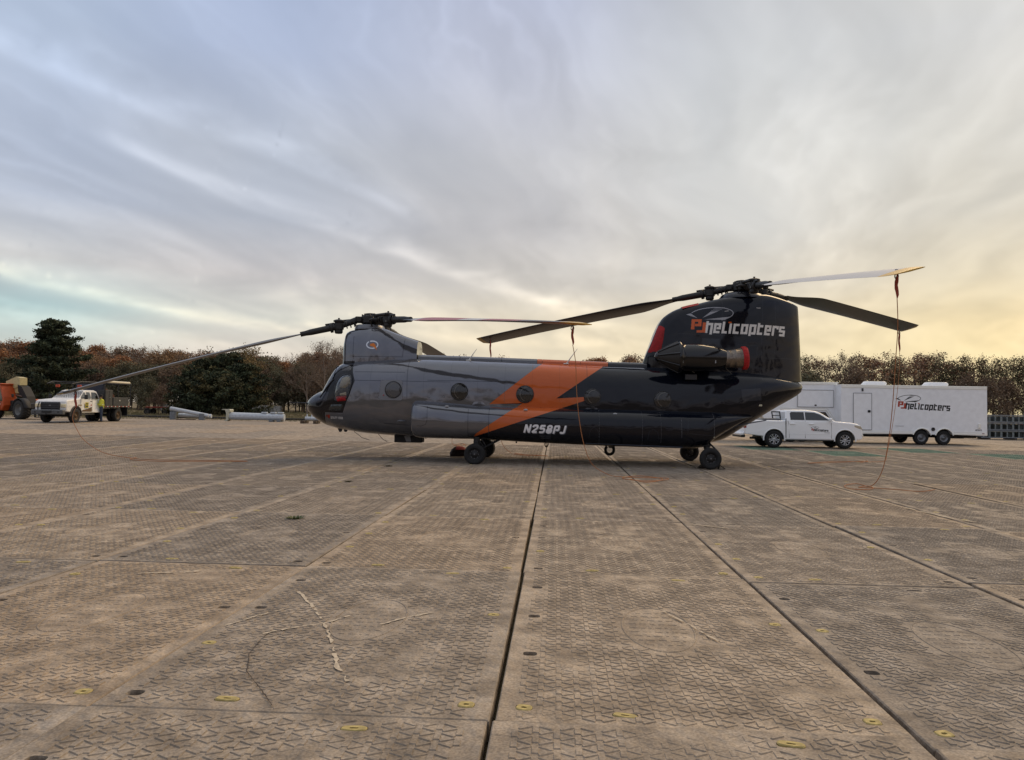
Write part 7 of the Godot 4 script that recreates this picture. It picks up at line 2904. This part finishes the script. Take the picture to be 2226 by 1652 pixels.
func make_trees():
	var russet = [Color(0.29, 0.15, 0.08), Color(0.23, 0.13, 0.08), Color(0.33, 0.17, 0.08), Color(0.18, 0.12, 0.085), Color(0.16, 0.12, 0.09)]
	var brown = [Color(0.17, 0.12, 0.08), Color(0.14, 0.105, 0.075), Color(0.20, 0.13, 0.08)]
	var olive = [Color(0.12, 0.115, 0.065), Color(0.15, 0.12, 0.07), Color(0.10, 0.105, 0.065)]
	var pine_c = [Color(0.08, 0.09, 0.045), Color(0.10, 0.10, 0.05), Color(0.20, 0.10, 0.06), Color(0.14, 0.11, 0.06)]
	var bark = [112, 100, 90]
	tr_rng.seed = 100
	var oaks = []
	var palettes = [russet, [Color(0.26, 0.16, 0.08), Color(0.22, 0.15, 0.09), Color(0.30, 0.18, 0.09)], [Color(0.20, 0.15, 0.10), Color(0.17, 0.13, 0.09), Color(0.24, 0.16, 0.10)], [Color(0.36, 0.17, 0.07), Color(0.30, 0.15, 0.07), Color(0.24, 0.13, 0.075)]]
	for k in 4:
		tr_rng.seed = 100 + k
		oaks.append(build_tree("oak_tree", {h = 12.0, base = 0.30, spread = 0.34, limbs = 13, depth = 3, leaves = [6.0, 4.0, 2.5, 7.0][k], leaf = 0.18, clump = 0.42, tints = palettes[k], bark = bark, r = 0.20, sd = k * 1.7, rise0 = 0.35, rise1 = 1.3, top = 0.65, bald = 0.10}))
	var bares = []
	for k in 2:
		tr_rng.seed = 200 + k
		bares.append(build_tree("bare_tree", {h = 11.5, base = 0.25, spread = 0.36, limbs = 13, depth = 4 if k == 0 else 3, leaves = 0.35, leaf = 0.12, clump = 0.25, tints = brown, bark = [128, 114, 102], r = 0.19, sd = k * 2.1, rise0 = 0.8, rise1 = 2.0, top = 0.6, sk = 0.75}))
	var thick = []
	for k in 2:
		tr_rng.seed = 300 + k
		thick.append(build_tree("thicket_tree", {h = 6.0, base = 0.06, spread = 0.52, limbs = 14, depth = 3, leaves = 5.0, leaf = 0.13, clump = 0.40, tints = brown if k else olive, bark = [84, 76, 68], r = 0.10, sd = k * 1.1, rise0 = 0.5, rise1 = 1.6, top = 0.6}))
	var pines = []
	for k in 2:
		tr_rng.seed = 400 + k
		pines.append(build_tree("pine_tree", {h = 11.0, base = 0.42, spread = 0.30, limbs = 17, depth = 2, leaves = 4.5, leaf = 0.15, clump = 0.34, tints = pine_c, bark = [82, 66, 54], r = 0.17, sd = k * 1.9, rise0 = 0.05, rise1 = 0.7, top = 0.5, flat = 0.8, bald = 0.05, uk = 0.5}))
	var sparse = []
	for k in 2:
		tr_rng.seed = 500 + k
		sparse.append(build_tree("oak_tree", {h = 12.0, base = 0.35, spread = 0.33, limbs = 12, depth = 3, leaves = 2.0, leaf = 0.17, clump = 0.35, tints = russet, bark = bark, r = 0.18, sd = k * 1.3, rise0 = 0.35, rise1 = 1.3, top = 0.65, bald = 0.25}))
	var g_left = "trees of the wood beyond the field"
	var L = {oak = "russet autumn oak in the wood beyond the field", bare = "leafless grey-brown tree in the wood beyond the field", low = "low grey-brown thicket tree under the wood's edge"}
	var r := RandomNumberGenerator.new()
	r.seed = 77
	# the wood across the left: tops of the crowns follow the photograph's skyline
	var sky = [[-260, 745], [-120, 742], [0, 738], [40, 745], [170, 752], [240, 757], [285, 762], [330, 758], [380, 760], [430, 766], [500, 772], [560, 768], [620, 775], [680, 772], [740, 768], [800, 778], [900, 790], [1010, 790], [1070, 776], [1140, 792], [1260, 790], [1345, 772], [1400, 776], [1480, 788], [1600, 790], [1720, 790]]
	for row in 3:
		var u = -250.0 + row * 14.0
		while u < 1720.0:
			var k = 0
			while k < sky.size() - 2 and u > sky[k + 1][0]: k += 1
			var top = lerp(float(sky[k][1]), float(sky[k + 1][1]), clamp((u - sky[k][0]) / float(sky[k + 1][0] - sky[k][0]), 0.0, 1.0))
			var d = 138.0 + row * 9.0 + r.randf_range(-3, 3)
			var tip = dpt(u, top + r.randf_range(-9, 16) + (6 if row == 0 else 0), d)
			var y = gh(tip.x, tip.z) - 0.13
			var kind = r.randf()
			var ht = tip.y - y
			if u > 760 and row > 0 and not (u > 1020 and u < 1110 or u > 1290 and u < 1420):
				u += 60.0
				continue
			if kind < 0.62 or u > 1000: plant(oaks[r.randi() % 4], Vector3(tip.x, y, tip.z), r.randf() * TAU, ht / 12.0, "oak_tree", L.oak, "tree", g_left)
			else: plant(bares[r.randi() % 2], Vector3(tip.x, y, tip.z), r.randf() * TAU, ht / 11.2, "bare_tree", L.bare, "tree", g_left)
			u += r.randf_range(34, 50) if u < 760 else 75.0
	var u2 = -240.0
	while u2 < 1000.0:
		var d = 131.0 + r.randf_range(-3, 4)
		var b = dpt(u2, 890, d)
		plant(thick[r.randi() % 2], Vector3(b.x, gh(b.x, b.z) - 0.13, b.z), r.randf() * TAU, r.randf_range(0.95, 1.45), "thicket_tree", L.low, "tree", g_left)
		u2 += r.randf_range(24, 36)
	u2 = 540.0
	while u2 < 780.0:
		var b = dpt(u2, 890, 126.0 + r.randf_range(-2, 2))
		plant(thick[r.randi() % 2], Vector3(b.x, gh(b.x, b.z) - 0.13, b.z), r.randf() * TAU, r.randf_range(0.85, 1.25), "thicket_tree", "low thicket tree between the cedar clump and the nose", "tree", g_left)
		u2 += r.randf_range(16, 24)
	u2 = -240.0
	while u2 < 1000.0:
		var d = 166.0 + r.randf_range(-3, 4)
		var b = dpt(u2, 890, d)
		plant(thick[r.randi() % 2], Vector3(b.x, gh(b.x, b.z) - 0.13, b.z), r.randf() * TAU, r.randf_range(1.5, 1.9), "thicket_tree", "dense brown thicket tree deep inside the wood beyond the field", "tree", g_left)
		u2 += r.randf_range(30, 42)
	# a bare tree that stands out behind the nose, and a taller one beside it
	for q in [[705, 741, 118.0], [740, 752, 122.0], [668, 765, 120.0]]:
		var tip = dpt(q[0], q[1], q[2])
		var y = gh(tip.x, tip.z) - 0.13
		plant(bares[0], Vector3(tip.x, y, tip.z), q[0], (tip.y - y) / 11.2, "bare_tree", "leafless fine-twigged tree rising above the wood behind the nose", "tree", "bare trees behind the nose")
	# dry shrub behind the utility truck
	for q in [[325, 835, 92.0, 0], [345, 850, 90.0, 1]]:
		var tip = dpt(q[0], q[1], q[2])
		var y = gh(tip.x, tip.z) - 0.13
		plant(thick[q[3]], Vector3(tip.x, y, tip.z), q[0], (tip.y - y) / 5.6, "shrub", "rounded olive-brown shrub behind the utility truck's rack", "shrub", "shrubs behind the utility truck")
	# the big cedar behind the loader, and the cedar clump beyond the poles
	var green = [Color(0.038, 0.052, 0.026), Color(0.050, 0.064, 0.032), Color(0.066, 0.070, 0.036), Color(0.030, 0.042, 0.024)]
	var tipc = dpt(118, 697, 78.0)
	var yc = gh(tipc.x, tipc.z) - 0.13
	var cedar = conifer("cedar_tree", tipc.y - yc, 9.4, 120, green, 900, 260)
	plant(cedar, Vector3(tipc.x, yc, tipc.z), 0.4, 1.0, "cedar_tree", "tall ragged dark green cedar behind the orange loader", "tree", "")
	cedar.free()
	var clump_c = green + [Color(0.085, 0.075, 0.03)]
	for q in [[452, 782, 90.0, 6.0, 901], [500, 768, 92.0, 6.0, 902], [424, 806, 88.0, 4.8, 903], [530, 792, 90.0, 5.2, 904], [474, 812, 87.0, 6.0, 905]]:
		var tp = dpt(q[0], q[1], q[2])
		var y = gh(tp.x, tp.z) - 0.13
		var c = conifer("cedar_bush", tp.y - y, q[3], 120, clump_c, q[4], 120, true)
		plant(c, Vector3(tp.x, y, tp.z), q[0], 1.0, "cedar_bush", "dark green cedar in the rounded clump beyond the steel poles", "tree", "cedars of the clump beyond the poles")
		c.free()
	for q in [[533, 752, 93.0], [550, 775, 91.0]]:
		var tp = dpt(q[0], q[1], q[2])
		var y = gh(tp.x, tp.z) - 0.13
		tr_rng.seed = int(q[0])
		var o = build_tree("yellowing_tree", {h = 9.0, base = 0.2, spread = 0.34, limbs = 12, depth = 3, leaves = 3.5, leaf = 0.13, clump = 0.3, tints = [Color(0.24, 0.16, 0.06), Color(0.19, 0.14, 0.055), Color(0.14, 0.11, 0.05)], bark = [110, 98, 84], r = 0.14, sd = 1.0, rise0 = 0.8, rise1 = 1.6, top = 0.7, bald = 0.2})
		plant(o, Vector3(tp.x, y, tp.z), q[0], (tp.y - y) / 9.0, "yellowing_tree", "yellow-brown thinly leaved tree at the side of the cedar clump", "tree", "yellowing trees by the cedar clump")
		o.free()
	# the tall wood on the right, behind the trailers, with the dawn showing through it
	var rsky = [[1700, 775], [1760, 764], [1800, 767], [1850, 762], [1900, 766], [1950, 770], [2000, 764], [2050, 768], [2100, 766], [2150, 770], [2230, 772], [2400, 770], [2640, 768]]
	for row in 2:
		var u = 1690.0 + row * 13.0
		while u < 2640.0:
			var k = 0
			while k < rsky.size() - 2 and u > rsky[k + 1][0]: k += 1
			var top = lerp(float(rsky[k][1]), float(rsky[k + 1][1]), clamp((u - rsky[k][0]) / float(rsky[k + 1][0] - rsky[k][0]), 0.0, 1.0))
			var d = 92.0 + row * 8.0 + r.randf_range(-2, 2)
			var tip = dpt(u, top + r.randf_range(-3, 12), d)
			var y = -0.13
			var ht = tip.y - y
			var kind = r.randf()
			if u > 2120 and u < 2200 and kind > 0.3 or kind > 0.86: plant(bares[r.randi() % 2], Vector3(tip.x, y, tip.z), r.randf() * TAU, ht / 11.2, "bare_tree", "leafless tree in the wood behind the white trailers", "tree", "trees behind the trailers")
			elif kind < 0.55: plant(pines[r.randi() % 2], Vector3(tip.x, y, tip.z), r.randf() * TAU, ht / 10.2, "pine_tree", "dark gappy pine in the wood behind the white trailers", "tree", "trees behind the trailers")
			else: plant(sparse[r.randi() % 2], Vector3(tip.x, y, tip.z), r.randf() * TAU, ht / 12.0, "oak_tree", "reddish-brown oak in the wood behind the white trailers", "tree", "trees behind the trailers")
			u += r.randf_range(38, 56)
	u2 = 1700.0
	while u2 < 2600.0:
		var d = 86.0 + r.randf_range(-2, 3)
		var b = dpt(u2, 905, d)
		plant(thick[r.randi() % 2], Vector3(b.x, -0.13, b.z), r.randf() * TAU, r.randf_range(0.7, 1.0), "thicket_tree", "low thicket tree at the foot of the wood behind the trailers", "tree", "trees behind the trailers")
		u2 += r.randf_range(42, 60)
	# the tree line behind the camera, seen mirrored in the helicopter's glossy side
	for k in 26:
		var a = lerp(-1.25, 1.25, k / 25.0)
		var d = r.randf_range(70, 88)
		plant(oaks[r.randi() % 3] if k % 3 else pines[k % 2], Vector3(sin(a) * d, -0.13, cos(a) * d), r.randf() * TAU, r.randf_range(0.75, 1.0), "oak_tree" if k % 3 else "pine_tree", "autumn tree of the line behind the photographer" if k % 3 else "pine of the line behind the photographer", "tree", "trees behind the photographer")
	for o in oaks + bares + thick + pines + sparse: o.free()
